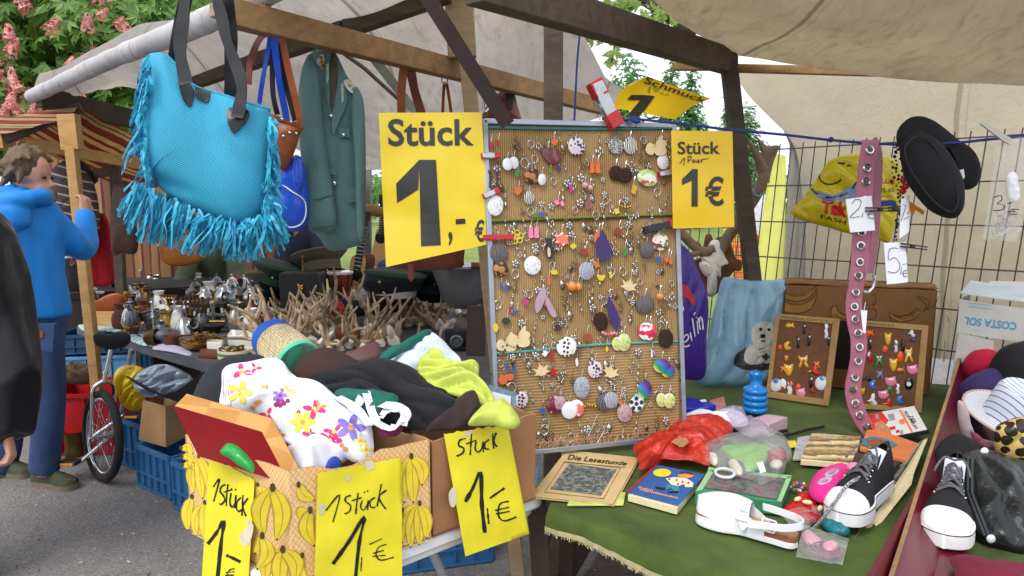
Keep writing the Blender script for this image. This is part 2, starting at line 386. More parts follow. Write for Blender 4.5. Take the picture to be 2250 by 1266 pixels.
def tree(name,label,base,top,clumps,count,L,lm,n=5,group=None,tr=.22,up=.5):
 base=V(base);e=E(name,label,'tree',base,group);g=G();limb(g,base,top,tr,tr*.5)
 for c,r in clumps[:14]:limb(g,V(base).lerp(V(top),U(.55,1)),c,tr*.35,tr*.08,5)
 g.part('trunk',bark,e);g=G();crown(g,clumps,count,L,n,up);g.part('crown',lm,e,ang=0);return e
lc=leafmat('leaf_chestnut',C(78,120,54),C(136,172,84));lg=leafmat('leaf_light',C(112,142,58),C(160,182,92));lp=leafmat('leaf_poplar',C(70,118,66),C(112,158,98));lb=leafmat('leaf_far',C(84,128,58),C(126,168,84))
cl=clumpset((-6.7,9.6,3.7),(2.6,1.3,2.6),56,.75,3)
ch=tree('chestnut_tree','chestnut tree with pink flower spikes beyond the striped stall',(-7.0,9.6,0),(-6.7,9.5,3.6),cl,11500,.155,lc,5)
bl=[]
for k in range(4):
 g=G();q=random.Random(k)
 for i in range(120):
  t=q.random();r=.075*(1-t)**.6+.012;a=q.uniform(0,6.28);p=V((r*math.cos(a),r*math.sin(a),t*.26));d=V((math.cos(a),math.sin(a),.5))
  s_=d.orthogonal().normalized()*.026;u_=d.cross(s_).normalized()*.026;g.mat(i%3>1).add([p-s_,p+u_,p+s_+d*.014,p-u_],[(0,1,2,3)])
 bl.append(g)
bm_=[M('petal_pink',C(228,140,142),.7,.15,30,0,tr=.3),M('petal_pale',C(238,192,176),.7,.1,30,0,tr=.3)]
bo=None;q=random.Random(11);metas=[g.mesh('blossom')for g in bl]
for m_ in metas:[m_.materials.append(x)for x in bm_]
k=0
while k<60:
 px,py=q.uniform(-40,300),q.uniform(0,330)
 if py>330-px*.55+40 or(px>225 and py>190):continue
 P=at(px,py,8.1+q.uniform(-.3,.6));o=bpy.data.objects.new('blossom',metas[k%4]);COL.objects.link(o);o.parent=ch;o.location=P-ORG[ch.name];o.rotation_euler=(q.uniform(-.6,.6),q.uniform(-.6,.6),q.uniform(0,6));o.scale=(1,1,1)*1;s_=q.uniform(.5,.85);o.scale=(s_,s_,s_);k+=1
tree('leafy_tree','light green tree between the chestnut and the white awning',(-6.2,13,0),(-6.0,13,4.5),clumpset((-5.9,12.6,5.2),(3.0,1.4,2.3),44,.85,5),5200,.17,lg,3)
for i,(px,top,Y,wd,lb_)in enumerate([(1372,118,38,1.3,'broad poplar showing just left of the curled yellow sign'),(1462,138,40,.75,'slim poplar rising right behind the top of the curled yellow sign'),(1508,162,41,.8,'poplar over the right end of the curled yellow sign'),(1528,262,43,.9,'low poplar between the curled sign and the leaning post'),(1590,222,45,.6,'narrow poplar close to the left side of the leaning post'),(1632,236,46,.9,'poplar between the leaning post and the pale tarp wall')]):
 b=onz(px,450,0)if 0 else V(((px-1125)/F*Y,Y,0));zt=1.5+(450-top)/F*Y;C_=[]
 q=random.Random(i+40)
 for k in range(16):
  z=lerp(1.2,zt-.5,k/15);rr=wd*(.55+.75*math.sin(PI*min(1,.15+.8*k/15)))*q.uniform(.8,1.2);C_.append(((b.x+q.uniform(-.2,.2)*wd,b.y,z),(rr*.8,rr*.8,.9)))
 tree('poplar_tree',lb_,b,b+V((0,0,zt*.8)),C_,1500,.42,lp,2,'poplars beyond the lawn',.2,1.2)
g=G();crown(g,[((x,52+3*math.sin(x),U(1.2,2.6)),(2.4,1.5,U(1.6,3.0)))for x in range(-34,42,2)],15000,.5,2,.5);o=g._ob('treeline',lb,V((0,0,0)),0,0);o['kind']='stuff';o['label']='far green belt of bushes and trees across the lawn'
e=E('overhanging_tree','tree whose leafy branch hangs over the gap between the two awnings','tree',(3.9,7.2,0))
g=G();limb(g,(3.9,7.2,0),(3.7,7.1,4.3),.2,.12);B0=[(3.7,7.1,4.3)]+[at(x,y,6.4)for x,y in[(1560,40),(1490,40),(1450,20),(1400,-10),(1330,-60)]]
g.tube(sV(B0,5),[lerp(.1,.035,i/25)for i in range(26)],8)
TW=[[(1450,20),(1390,8),(1340,10),(1300,20)],[(1400,-10),(1350,-30),(1290,-10),(1275,30)],[(1340,12),(1320,40),(1318,85)],[(1330,62),(1290,75),(1278,95)],[(1480,38),(1440,30),(1425,55)],[(1400,-10),(1370,20),(1362,40)],[(1330,60),(1350,85),(1344,140)],[(1330,-60),(1300,20),(1330,62)]]
for t_ in TW:g.tube([at(x,y,6.3)for x,y in sm(t_,5,False)],.009,5)
g.part('trunk',bark,e);g=G()
for t_ in TW:
 for x,y in sm(t_,7,False):
  for k in range(3):leaf5(g,at(x+U(-14,14),y+U(-10,14),6.3+U(-.2,.2)),U(.05,.085),(U(-.5,.5),-1,U(-.2,.6)),3)
g.part('crown',lg,e,ang=0)
#  awning cloth
def canvas(name,c,tr,st=C(120,110,96),dens=.35):
 if name in MC:return MC[name]
 t=NT(name);a=t.noise(2.4,6,.65,dist=.8);mp=t.n('Mapping',Vector=t.co());mp.inputs['Scale'].default_value=(9,2.2,6);b=t.noise(2.6,7,.72,mp.outputs[0],1.2);f=t.noise(110,2)
 x=t.mixc(t.ramp(a,[(.35,0),(.75,dens)]),c,st);x=t.mixc(t.ramp(b,[(.5,0),(.78,dens*1.5)]),x,sc3(st,.75));sm_x=t.math('FRACT',t.math('MULTIPLY',t.math('ADD',t.n('SeparateXYZ',Vector=t.co()).outputs[0],t.math('MULTIPLY',t.noise(1.5,2),.05)),.9));x=t.mixc(t.ramp(sm_x,[(0,.5),(.012,.5),(.014,0),(.03,0),(.031,.3),(.034,0)]),x,sc3(st,.7));x=t.mixc(t.ramp(t.noise(.8,3),[(.4,0),(.7,.3)]),x,sc3(c,.75));t.col(x);t.set(Roughness=.85)
 t.bump(t.math('ADD',t.math('MULTIPLY',b,1.5),t.math('MULTIPLY',f,.25)),.35,.012);t.translucent(tr,x);MC[name]=t.m;return t.m
tarpL=canvas('tarp_grey',C(224,219,214),.68,C(150,142,134),.3);tarpR=canvas('tarp_tan',C(218,208,186),.58,C(150,136,112),.32);tarpW=canvas('tarp_wall',C(222,214,194),.45,C(170,154,122),.16)
wdD=wood('wood_dark',C(58,50,42),C(96,84,68));wdM=wood('wood_brown',C(128,96,60),C(172,134,86));wdL=wood('wood_pale',C(176,132,76),C(208,168,108));wdG=wood('wood_weathered',C(140,118,90),C(182,158,122));iron=M('iron_dark',C(52,36,34),.6,.3,30,.3);zinc=M('zinc',C(178,184,192),.38,.2,40,.1,metal=.75);steel=M('chrome',C(214,214,216),.16,.1,30,0,metal=1)
LS=E('market_stall','antiques stall frame of brown beams under a pale grey awning','market stall',(-.55,2.35,0))
FC=[(70,212,4.45),(240,130,3.5),(430,52,2.6),(590,-18,2.0),(760,-90,1.85),(930,-110,2.1),(1130,18,2.95)];RC=[(150,204,4.7),(230,199,5.1),(300,196,5.4),(520,270,5.6),(700,345,5.6),(960,372,5.1),(1412,224,4.3)]
Fw=[at(*p)for p in FC];Rw=[at(*p)for p in RC];Fs=sV(Fw,6);Rs=sV(Rw,6)
def roofL(u,v):
 i=u*(len(Fs)-1);k=min(len(Fs)-2,int(i));f=i-k;a=Fs[k].lerp(Fs[k+1],f);b=Rs[k].lerp(Rs[k+1],f);p=a.lerp(b,v)
 return p+V((0,0,.16*math.sin(PI*min(1,v*1.6))*(1 if v<.625 else 0)-.05*math.sin(PI*v)*(.5+.5*math.sin(u*19))+.02*NZ.noise(p*2.2)))
g=G();g.sheet(roofL,48,26,(0,0,.004));g.part('roof_tarp',tarpL,LS,ang=60)
g=G();ev=[at(x,y,Y-.02)for x,y,Y in[(70,212,4.45),(130,184,4.1),(240,132,3.5),(340,92,3.0),(430,56,2.6),(520,14,2.25),(620,-40,1.98)]];evs=sV(ev,5);g.tube(evs,[.043+.006*NZ.noise(p*6)for p in evs],14);g.part('rolled_hem',canvas('tarp_hem',C(222,220,222),.15,C(130,122,128),.45),LS,ang=60)
SMP=[(pr(p),p)for p in(roofL(i/90,j/60)for i in range(91)for j in range(61))]
def under(x,y,o=.06):
 p=min(SMP,key=lambda q:(q[0][0]-x)**2+(q[0][1]-y)**2)[1];return at(x,y,p.y-o)
B1,B2=at(490,24,1.93),at(1335,238,3.75)
g=G();g.bar(B1,B2,.05,.075);g.part('front_beam',wdM,LS,bev=.004)
g=G();g.bar(at(470,20,1.98),at(686,84,2.28),.045,.04);g.part('batten',wdG,LS,bev=.004)
g=G();g.bar(under(985,-14,.1),under(760,64,.1),.05,.06);g.bar(under(758,65,.1),under(430,182,.12),.05,.06);g.part('rafter',wdD,LS,bev=.003)
g=G();g.bar(at(85,212,4.38),at(345,275,5.25),.06,.13);g.part('end_beam',wdD,LS,bev=.004)
g=G();g.bar(at(1006,-60,2.66),at(1016,128,2.66),.105,.05,(0,1,0));g.bar(at(1024,120,2.63),at(1074,620,2.63)+(at(1074,620,2.63)-at(1024,120,2.63))*1.7,.055,.05,(0,1,0));g.part('post',wdG,LS,bev=.004)
g=G();g.bar(at(252,342,5.0),V((at(258,600,5.0).x,5.0,0)),.065,.05,(0,1,0));g.bar(at(208,381,4.98),at(246,378,5.0),.06,.06);g.part('post',wdD,LS,bev=.004)
g=G();g.bar(at(806,372,5.6),V((at(800,560,5.6).x,5.6,0)),.07,.06,(0,1,0));g.part('post',M('post_grey',C(120,116,112),.8,.2,20),LS,bev=.004)
g=G();g.tube([at(795,459,5.45),at(850,468,5.4),at(1000,480,5.3)],.045,9);g.part('rail',wdM,LS)
g=G();S=lambda x,y,Y:at(x,y,Y);g.bar(at(752,76,2.30),at(790,84,2.34),.006,.035,(0,1,0));g.bar(at(786,82,2.33),at(925,262,2.95),.035,.006,(0,-1,.2));g.part('metal_brace',zinc,LS)
g=G();g.ell(at(750,74,2.28),.012,10);g.lathe([(.02,-.003),(.02,.003)],6,rotm(0,PI/2),at(752,75,2.285));g.part('bolt',steel,LS)
g=G();g.tube([at(714,88,2.36),at(800,150,2.6),at(886,228,2.9)],.008,6);g.part('guy_line',M('strap_grey',C(132,122,112),.8),LS)
#  right stall: dark frame, tan roof and tarp wall
RS=E('market_stall','stall frame of dark posts with tan tarp roof and wall over the green table','market stall',(1.0,2.6,0))
g=G();g.bar(at(1040,-38,1.78),at(1608,138,3.05),.06,.1);g.part('front_beam',wdD,RS,bev=.004)
g=G();q0=at(1597,100,3.0);q1=at(1655,620,3.0);q2=q0+(q1-q0)*(q0.z/(q0.z-q1.z));g.bar(q0,q2,.062,.06,(0,1,0));g.tube([q0+V((0,0,.0)),q0+V((0,0,.03))],.034,8);g.part('post',wdD,RS,bev=.006)
g=G();a=at(1216,30,2.42);g.bar(a,V((a.x+.01,2.42,0)),.064,.05,(0,1,0));g.part('post',wdD,RS,bev=.004)
g=G();g.bar(at(905,-60,1.9),at(1116,275,2.0),.042,.006,(0,-1,0));g.part('iron_brace',iron,RS)
g=G();g.bar(at(1480,146,3.02),at(1590,146,3.08),.03,.035);g.bar(at(1604,150,3.08),at(2120,163,2.66),.03,.035);g.part('batten',wdL if 0 else wdM,RS,bev=.003)
TL=[at(*p)for p in[(1596,112,3.05),(1545,84,2.85),(1480,44,2.6),(1425,-8,2.4),(1390,-90,2.15),(1360,-260,1.75)]];TR=[at(*p)for p in[(2420,190,2.42),(2440,120,2.3),(2480,10,2.1),(2560,-150,1.9),(2700,-500,1.55),(2900,-1100,1.2)]]
tl,tr_=sV(TL,5),sV(TR,5)
def roofR(u,v):
 i=v*(len(tl)-1);k=min(len(tl)-2,int(i));f=i-k;a=tl[k].lerp(tl[k+1],f);b=tr_[k].lerp(tr_[k+1],f);p=a.lerp(b,u)
 s_=math.sin(PI*u);return p+V((0,0,-.05*s_*math.sin(PI*min(1,v*1.0))-.05*s_*(1-v)**6+.018*NZ.noise(p*2.0)+.006*NZ.noise(p*7)))
g=G();g.sheet(roofR,44,30,(0,0,.004));g.part('roof_tarp',tarpR,RS,ang=60)
FA=V(((2250-1125)/F*2.98,2.98,0));FB=V((1.44,3.82,0));FD=(FB-FA).normalized();FN=V((-FD.y,FD.x,0));FN=FN if FN.y<0 else-FN
fS=PL(FA,FN);wS=PL(FA-FN*.12,FN)
WL=[wS(x,y)for x,y in[(1606,148),(1640,205),(1690,258),(1732,300),(1752,345),(1762,420),(1770,520),(1768,640),(1760,760)]];WR=[wS(2420,y)for y in[165,240,300,360,420,500,600,700,820]]
wl,wr_=sV(WL,4),sV(WR,4)
def wallR(u,v):
 i=v*(len(wl)-1);k=min(len(wl)-2,int(i));f=i-k;p=wl[k].lerp(wl[k+1],f).lerp(wr_[k].lerp(wr_[k+1],f),u);return p+FN*(.02*NZ.noise(V((p.x*3,p.y*3,p.z*.8)))+.006*NZ.noise(p*6))
g=G();g.sheet(wallR,40,28,-FN*.004);g.part('wall_tarp',tarpW,RS,ang=60)
g=G();wS2=PL(FA-FN*.16,FN);FL=[[wS2(x,y)for x,y in L]for L in([(1712,270),(1738,330),(1733,420),(1728,520),(1722,700)],[(1770,318),(1800,350),(1806,420),(1812,520),(1812,700)])]
a,b=sV(FL[0],5),sV(FL[1],5)
g.sheet(lambda u,v:a[min(20,int(v*20))].lerp(b[min(20,int(v*20))],u)+FN*.012*math.sin(u*16+v*2),20,20,-FN*.004);g.part('tarp_flap',canvas('tarp_flap',C(190,186,174),.3,C(120,112,98),.4),RS,ang=60)
#  wire fence
WF=E('wire_fence','grey welded wire mesh fence behind the tables','fence',FA.lerp(FB,.4))
wire=M('wire',C(86,82,84),.5,.15,40,.1,metal=.6)
def fpt(t,z):return FA+FD*(t+(1.4-z)*.07)+V((0,0,z))
t0,t1=-.5,2.0;g=G();zs=[lerp(.05,1.75,k/8)for k in range(9)];zt=fS(1900,317).z;zs=[zt-.197*k for k in range(9)if zt-.197*k>.02]
for k in range(int((t1-t0)/.0635)+1):t=t0+k*.0635;g.tube([fpt(t,.02),fpt(t,zt+.03)],.0033,6)
g.part('vertical_wires',wire,WF);g=G()
for z in zs:g.tube([fpt(t0,z)+FN*.005,fpt(t1,z)+FN*.005],.0036,6)
g.part('cross_wires',wire,WF)
g=G();g.tube([fpt(t1,0),fpt(t1,zt+.05)],.022,10);g.tube([fpt(t0,0),fpt(t0,zt+.05)],.022,10);g.part('post',wire,WF)
#  striped stall in the distance
def stripes(name,axis,scale,stops,tr=.3,warp=.05):
 t=NT(name);sx=t.n('SeparateXYZ',Vector=t.co());x=t.math('ADD',sx.outputs[axis]if isinstance(axis,int)else t.n('VectorMath',_operation='DOT_PRODUCT',i0=t.co(),i1=axis).outputs[1],t.math('MULTIPLY',t.noise(2.5,3),warp));f=t.math('FRACT',t.math('MULTIPLY',x,scale));c=t.ramp(f,stops,True)
 c=t.mixc(t.ramp(t.noise(5,5),[(.35,0),(.75,.35)]),c,C(120,90,60));t.col(c);t.set(Roughness=.85);t.bump(t.noise(60,3),.2,.004)
 if tr:t.translucent(tr,c)
 MC[name]=t.m;return t.m
red_,crm,grn_=C(160,76,62),C(214,186,142),C(84,84,58)
st=[(0,red_),(.22,crm),(.36,red_),(.46,crm),(.6,red_),(.78,crm),(.86,grn_),(.9,crm)]
SS=E('market_stall','far stall with a red and cream striped awning and pale wood posts','market stall',(-2.8,4.6,0))
g=G();A=[at(x,y,Y)for x,y,Y in[(-60,300,4.5),(30,296,4.45),(172,238,4.4)]];B=[at(x,y,Y)for x,y,Y in[(-40,360,6.2),(90,360,6.2),(330,455,6.4)]]
def ss1(u,v):
 a=sV(A,6);b=sV(B,6);i=min(12,int(u*12));p=a[i].lerp(b[i],v);return p+V((0,0,-.05*math.sin(PI*v)))
P0,P1,P2,P3=at(20,302,4.5),at(176,238,4.4),at(345,300,6.0),at(160,362,6.3)
P3=at(150,372,6.4);P2=at(360,330,6.2);P2b=at(330,440,6.6)
def ss2(u,v):
 a=P1.lerp(P2,u);b=P0.lerp(at(340,450,6.8),u);p=a.lerp(b,v);return p+V((0,0,-.12*math.sin(PI*v)*math.sin(PI*u)+.02*NZ.noise(p*3)))
g.sheet(ss2,24,20,(0,0,.004));ds=(P2-P1).normalized();dv=(P0.lerp(at(340,450,6.8),.4)-P1);dv=(dv-ds*dv.dot(ds)).normalized();g.part('roof_tarp',stripes('stripe_roof',tuple(dv),4.6,st,.45,.04),SS,ang=60)
g=G();a0,a1,a2,a3=at(-30,262,4.25),at(172,234,4.38),at(150,262,4.3),at(-30,302,4.2)
g.sheet(lambda u,v:(a0.lerp(a1,u)).lerp(a3.lerp(a2,u),v)+V((0,0,.012*NZ.noise(V((u*5,v*3,0))))),16,8,(0,.004,0));g.part('valance',stripes('stripe_valance',2,9,st,.45,.02),SS,ang=60)
g=G();g.bar(at(10,305,4.32),at(178,236,4.42),.05,.06);g.part('rafter',wdD,SS)
g=G();g.bar(at(150,252,4.07),at(160,330,4.07),.105,.06,(0,1,0));q0=at(157,325,4.05);q1=at(205,770,4.05);g.bar(q0,q0+(q1-q0)*(q0.z/(q0.z-q1.z)),.055,.05,(0,1,0));g.part('post',wdL,SS,bev=.003)
g=G();g.bar(at(60,314,4.36),at(330,366,5.0),.05,.07);g.part('front_beam',wdL,SS)
g=G();g.bar(at(-20,316,4.4),at(20,312,4.4),.12,.08);g.part('header',wdL,SS)
def cur(u,v):
 p=at(lerp(60,610,u),450,6.9);p=V((p.x,p.y,lerp(2.0,.2,v)));return p+V((0,.05*math.sin(u*34)+.03*NZ.noise(V((u*6,v,0))),0))
g=G();g.sheet(cur,80,10,(0,.004,0));g.part('back_curtain',stripes('stripe_curtain',0,3.2,[(0,C(128,84,58)),(.3,C(92,40,40)),(.38,C(150,108,74)),(.6,C(96,52,44)),(.66,C(164,124,86)),(.9,C(84,42,42))],.15,.02),SS,ang=60)
#  white folding table
TZ=.72;L_=V((-.855,1.69,TZ));N_=V((-.47,1.285,TZ));R_=V((.10,1.78,TZ));Bk=L_+R_-N_
def rounded(c,r=.03,n=5):
 out=[]
 for i in range(len(c)):
  p,q,s_=c[i-1],c[i],c[(i+1)%len(c)];a=q+(p-q).normalized()*r;b=q+(s_-q).normalized()*r
  out+=[a.lerp(q,k/n).lerp(q.lerp(b,k/n),k/n)for k in range(n+1)]
 return out
white_pl=M('white_plastic',C(226,226,226),.45,.06,8,.1,fine=300)
FT=E('folding_table','white plastic folding table carrying the boxes of clothes','table',((L_+R_)/2).xy.to_3d())
g=G();g.slab(rounded([L_,N_,R_,Bk],.05),(0,0,-.035));g.part('tabletop',white_pl,FT,bev=.008)
g=G();ri=rounded([lerp(p,(L_+R_)/2,.06)for p in(L_,N_,R_,Bk)],.05);g.slab([p-V((0,0,.036))for p in ri],(0,0,-.02));g.part('rim',white_pl,FT,bev=.004)
leg=M('leg_grey',C(176,178,180),.4,.1,30,.05,metal=.4)
def PT_(a,b):return N_+(L_-N_)*a+(R_-N_)*b
for a,b,c,d in[(.15,.55,.2,.95),(.85,.55,.85,.95),(.15,.45,.2,.08),(.85,.45,.85,.05)]:
 p=PT_(a,b);q=PT_(c,d);g=G();g.tube([V((p.x,p.y,TZ-.05)),V((q.x,q.y,.0))],.0125,8);g.part('leg',leg,FT)
g=G();g.tube([PT_(.15,.55)+V((0,0,-.06)),PT_(.85,.55)+V((0,0,-.06))],.01,8);g.part('crossbar',leg,FT)
#  banana carton with woven print
bA=onz(420,1172,TZ);bB=V((-.452,1.325,TZ));bC=onz(947,1187,TZ);HB=.245
ab=(bA-bB).normalized();bc=(bC-bB).normalized();bD=bA+bC-bB
def weave():
 t=NT('woven_print');sx=t.n('SeparateXYZ',Vector=t.co());x,y,z=sx.outputs
 s_=t.math('ADD',t.math('ADD',t.math('MULTIPLY',x,bc.x-ab.x),t.math('MULTIPLY',y,bc.y-ab.y)),t.math('MULTIPLY',t.noise(20,2),.006))
 p=t.math('ADD',s_,z);q=t.math('SUBTRACT',s_,z);cv=t.n('CombineXYZ',X=p,Y=q).outputs[0];k=62
 ch=t.n('TexChecker',Vector=cv,Scale=k).outputs[1]
 fa=lambda w:t.math('ABSOLUTE',t.math('SUBTRACT',t.math('FRACT',t.math('MULTIPLY',w,k)),.5))
 e=t.mixc(ch,t.ramp(fa(p),[(.2,1),(.48,0)]),t.ramp(fa(q),[(.2,1),(.48,0)]));n=t.noise(60,3)
 c=t.mixc(e,C(206,152,88),C(238,204,148));c=t.mixc(t.ramp(n,[(.4,0),(.7,.5)]),c,C(226,172,100));c=t.mixc(t.ramp(t.noise(5,3),[(.5,0),(.8,.4)]),c,C(240,214,170));t.col(c);t.set(Roughness=.5);t.bump(e,.12,.002);return t.m
ban_y=M('banana_yellow',C(236,212,62),.45,.12,30,.1);ban_d=M('banana_outline',C(196,158,50),.5,.2,30,.05);ban_s=M('banana_stem',C(84,64,40),.6,.2,40);kraft=M('kraft',C(176,136,96),.85,.12,9,.2,fine=120);kraft2=M('kraft_brown',C(160,116,78),.85,.14,7,.2,fine=120)  # ban_d is the darker yellow outline of the printed bananas
nAB=ab.cross(V((0,0,1)));nAB=nAB if nAB.y<0 else-nAB;nBC=bc.cross(V((0,0,1)));nBC=nBC if nBC.y<0 else-nBC
SA=PL(bB,nAB);SBc=PL(bB,nBC)
def ban(g,S,stem,tip,bul,w,o=.001):
 (x0,y0),(x1,y1)=stem,tip;L=math.hypot(x1-x0,y1-y0);nx,ny=-(y1-y0)/L,(x1-x0)/L;P=[];Qs=[]
 for k in range(13):
  t=k/12;b=math.sin(PI*t)*bul;ww=w*1.22*(.18+.82*math.sin(PI*min(1,.06+t*.97))**.6)/2*(1 if t>.1 else.6);x=x0+(x1-x0)*t+nx*b;y=y0+(y1-y0)*t+ny*b;P.append((x+nx*ww,y+ny*ww));Qs.append((x-nx*ww,y-ny*ww))
 def band(a,b,o):g.add([S(*q,o)for q in a+b],[(i,i+1,13+i+1,13+i)for i in range(12)])
 g.mat(2);band([mix2(p,q,-.09)for p,q in zip(P,Qs)],[mix2(p,q,1.09)for p,q in zip(P,Qs)],o)
 g.mat(1);band([mix2(p,q,.03)for p,q in zip(P,Qs)],[mix2(p,q,.5)for p,q in zip(P,Qs)],o+.0006);band([mix2(p,q,.56)for p,q in zip(P,Qs)],[mix2(p,q,.97)for p,q in zip(P,Qs)],o+.0006)
 g.mat(3).poly(S,circ(x1,y1,w*.1,6),o+.0008);g.mat(0)
def bunch(g,S,stem,tips,w):
 for i,(tip,bul)in enumerate(tips):ban(g,S,stem,tip,bul,w,.0008+.0008*i)
 g.mat(3).poly(S,circ(*stem,w*.22,8,w*.34),.0045);g.mat(0)
BX=E('banana_box','cardboard fruit carton with yellow bananas on woven print, full of clothes','box',((bA+bC)/2))
g=G();up=V((0,0,HB));tt=.004
def wall(g,a,b,n,notch=None,h=HB):
 m=24;top=[];q=random.Random(int(a.x*999))
 for k in range(m+1):
  t=k/m;z=h+.004*NZ.noise(V((t*9,a.x*7,0)))
  if notch and notch[0]<t<notch[1]:z-=notch[2]*math.sin(PI*(t-notch[0])/(notch[1]-notch[0]))
  top.append(a.lerp(b,t)+V((0,0,z)))
 bot=[a.lerp(b,k/m)for k in range(m+1)]
 o=len(g.v);nn=-n*tt
 g.mat(0).add(bot+top,[(i,i+1,m+1+i+1,m+1+i)for i in range(m)]);g.mat(4).add([p+nn for p in bot+top],[(i+1,i,m+1+i,m+1+i+1)for i in range(m)]);g.add(top+[p+nn for p in top],[(i,i+1,m+1+i+1,m+1+i)for i in range(m)]);g.mat(0)
bm4=[weave(),ban_y,ban_d,ban_s,kraft]
wall(g,bB,bA,nAB,(.66,.82,.02));wall(g,bB,bC,nBC,(.15,.62,.02));
z6=lambda*a:[(380+x/2.319,720+y/2.319)for x,y in a]
for st_,tips,w in[((40,612),[((100,640),-16)],34),((45,655),[((105,690),-18)],34),((48,700),[((100,725),-14)],30),((130,655),[((105,840),26),((150,870),4),((185,840),-14)],38),((95,860),[((75,1030),14)],44),((160,890),[((118,1060),26),((160,1075),4)],38),((430,800),[((455,905),-22)],34)]:
 bunch(g,SA,z6(st_)[0],[(z6(t_)[0],b/2.319)for t_,b in tips],w/2.319)
for st_,tips,w in[((508,815),[((460,1055),40),((530,1080),-38)],70),((640,800),[((720,880),20)],50),((700,930),[((655,990),20),((720,1110),30)],60),((455,1060),[((420,1150),-20),((430,1230),-40)],60),((560,1130),[((470,1290),40),((545,1320),8),((620,1290),-36)],66),((1215,655),[((1180,890),30),((1225,890),0),((1270,800),-30)],52),((1258,895),[((1170,1095),46),((1212,1120),20),((1255,1105),0),((1290,1070),-18)],46),((1170,930),[((1160,1030),10)],40),((660,1160),[((690,1300),34)],50)]:
 bunch(g,SBc,z6(st_)[0],[(z6(t_)[0],b/2.319)for t_,b in tips],w/2.319)
g.part('printed_sides',bm4,BX,ang=30)
g=G();wall(g,bC,bD,-nAB,None);wall(g,bA,bD,-nBC,None);g.part('rear_sides',[kraft,ban_y,ban_d,ban_s,kraft],BX,ang=30)
g=G();g.slab([p+V((0,0,.004))for p in(bA,bB,bC,bD)],(0,0,.004));g.part('bottom',kraft,BX)
cA=onz(952,1182,TZ);cB=onz(1176,1098,TZ);cdir=(cB-cA).normalized();cn=V((-cdir.y,cdir.x,0));cD=cA+cn*.34;cE=cB+cn*.34;cB2=cB
g=G();g.mi=0;BX2=E('cardboard_box','plain brown carton heaped with black and lime clothes','box',(cA+cE)/2)
for a,b,n in((cA,cB,-cn),(cB,cE,cdir),(cD,cE,cn),(cA,cD,-cdir)):
 wall(g,a+(.004*cn if 0 else V()),b,n,None,.235)
g.part('sides',[kraft2,kraft2,kraft2,kraft2,kraft],BX2,ang=30)
g=G();g.slab([p+V((0,0,.003))for p in(cA,cB,cE,cD)],(0,0,.004));g.part('bottom',kraft2,BX2)
SC=PL(cA,-cn)
g=G();g.poly(SC,z6((1742,740),(1752,735),(1755,765),(1745,770)),.002);g.part('hand_hole',M('hole_dark',C(40,30,24),.9),BX2)  # flat dark patch, the shade inside the opening put into its colour
g=G();g.poly(SC,z6((1848,712),(1858,712),(1854,800),(1844,800)),.002);g.part('tape',M('tape_blue',C(70,130,170),.4),BX2)
#  yellow paper price signs on the boxes
pap=M('yellow_paper',C(234,220,46),.5,.1,9,.15,fine=90);ink=M('marker_ink',C(28,26,26),.5,.1,60,0);torn=M('paper_torn',C(214,206,180),.8,.1,60);tape=clear('clear_tape',(.95,.95,.9),.3,.2)
def papersign(name,label,S0,q,amp,lines,wid,scraps=(),th=.0006,m=None,cat='price sign',tears=True,seed=0,n_=24):
 S=lambda x,y,o=0:S0(x,y,.004+amp*(1+NZ.noise(V((x*.014+seed,y*.012,seed))))+o)
 def fn(u,v):
  p=mix2(mix2(q[0],q[1],u),mix2(q[3],q[2],u),v)
  if tears and v==0:p=(p[0],p[1]+5*NZ.noise(V((p[0]*.09,seed,1))))
  return S(*p)
 e=E(name,label,cat,bbase([fn(0,1),fn(1,1),fn(0,0)]));g=G();g.sheet(fn,n_,n_,th);g.part('paper',m or pap,e,ang=60)
 g=G()
 for L,w_ in zip(lines,wid):g.strokes(S,[L],w_)
 if lines:g.part('handwriting',ink,e,ang=0)
 for c in scraps:g=G();patch(g,S,sm(c,3),.0012,2);g.part('torn_patch',torn,e)
 return e,S
z3=lambda*a:[(x/2.717,800+y/2.717)for x,y in a]
tilt=lambda n,a:(n*math.cos(a)+V((0,0,1))*math.sin(a)).normalized()
S1=PL(SA(480,1030),tilt(nAB,.09))
L1=[z3(*a)for a in[[(1272,735),(1308,685),(1300,730),(1274,822)],[(1345,720),(1322,732),(1314,762),(1334,788),(1340,815),(1320,838),(1308,832)],[(1360,718),(1352,790),(1350,848)],[(1334,765),(1386,750)],[(1378,770),(1372,830),(1386,855),(1402,830),(1408,780),(1402,862)],[(1380,742),(1384,750)],[(1404,745),(1408,754)],[(1438,797),(1416,820),(1410,858),(1424,880),(1440,870)],[(1450,782),(1446,850),(1444,906)],[(1480,800),(1450,850),(1468,908)],[(1240,1075),(1290,1010),(1336,940),(1320,1060),(1298,1280)],[(1350,1142),(1392,1160),(1435,1182)],[(1400,1222),(1370,1230),(1356,1262),(1372,1292),(1400,1290)],[(1346,1245),(1400,1240)],[(1343,1262),(1396,1260)]]]
papersign('price_sign','narrow yellow sign taped to the corner of the banana carton, reading 1 Stück 1,-',S1,z3((1250,545),(1520,692),(1475,1420),(1195,1420)),.006,L1,[5]*10+[11,8,4,4,4],[z3((1440,1010),(1500,950),(1512,990),(1480,1085),(1432,1060)),z3((1462,930),(1485,925),(1490,950),(1470,955)),z3((1400,692),(1412,693),(1411,706),(1402,705))],seed=1)
S2=PL(SBc(820,1030),tilt(nBC,.05))
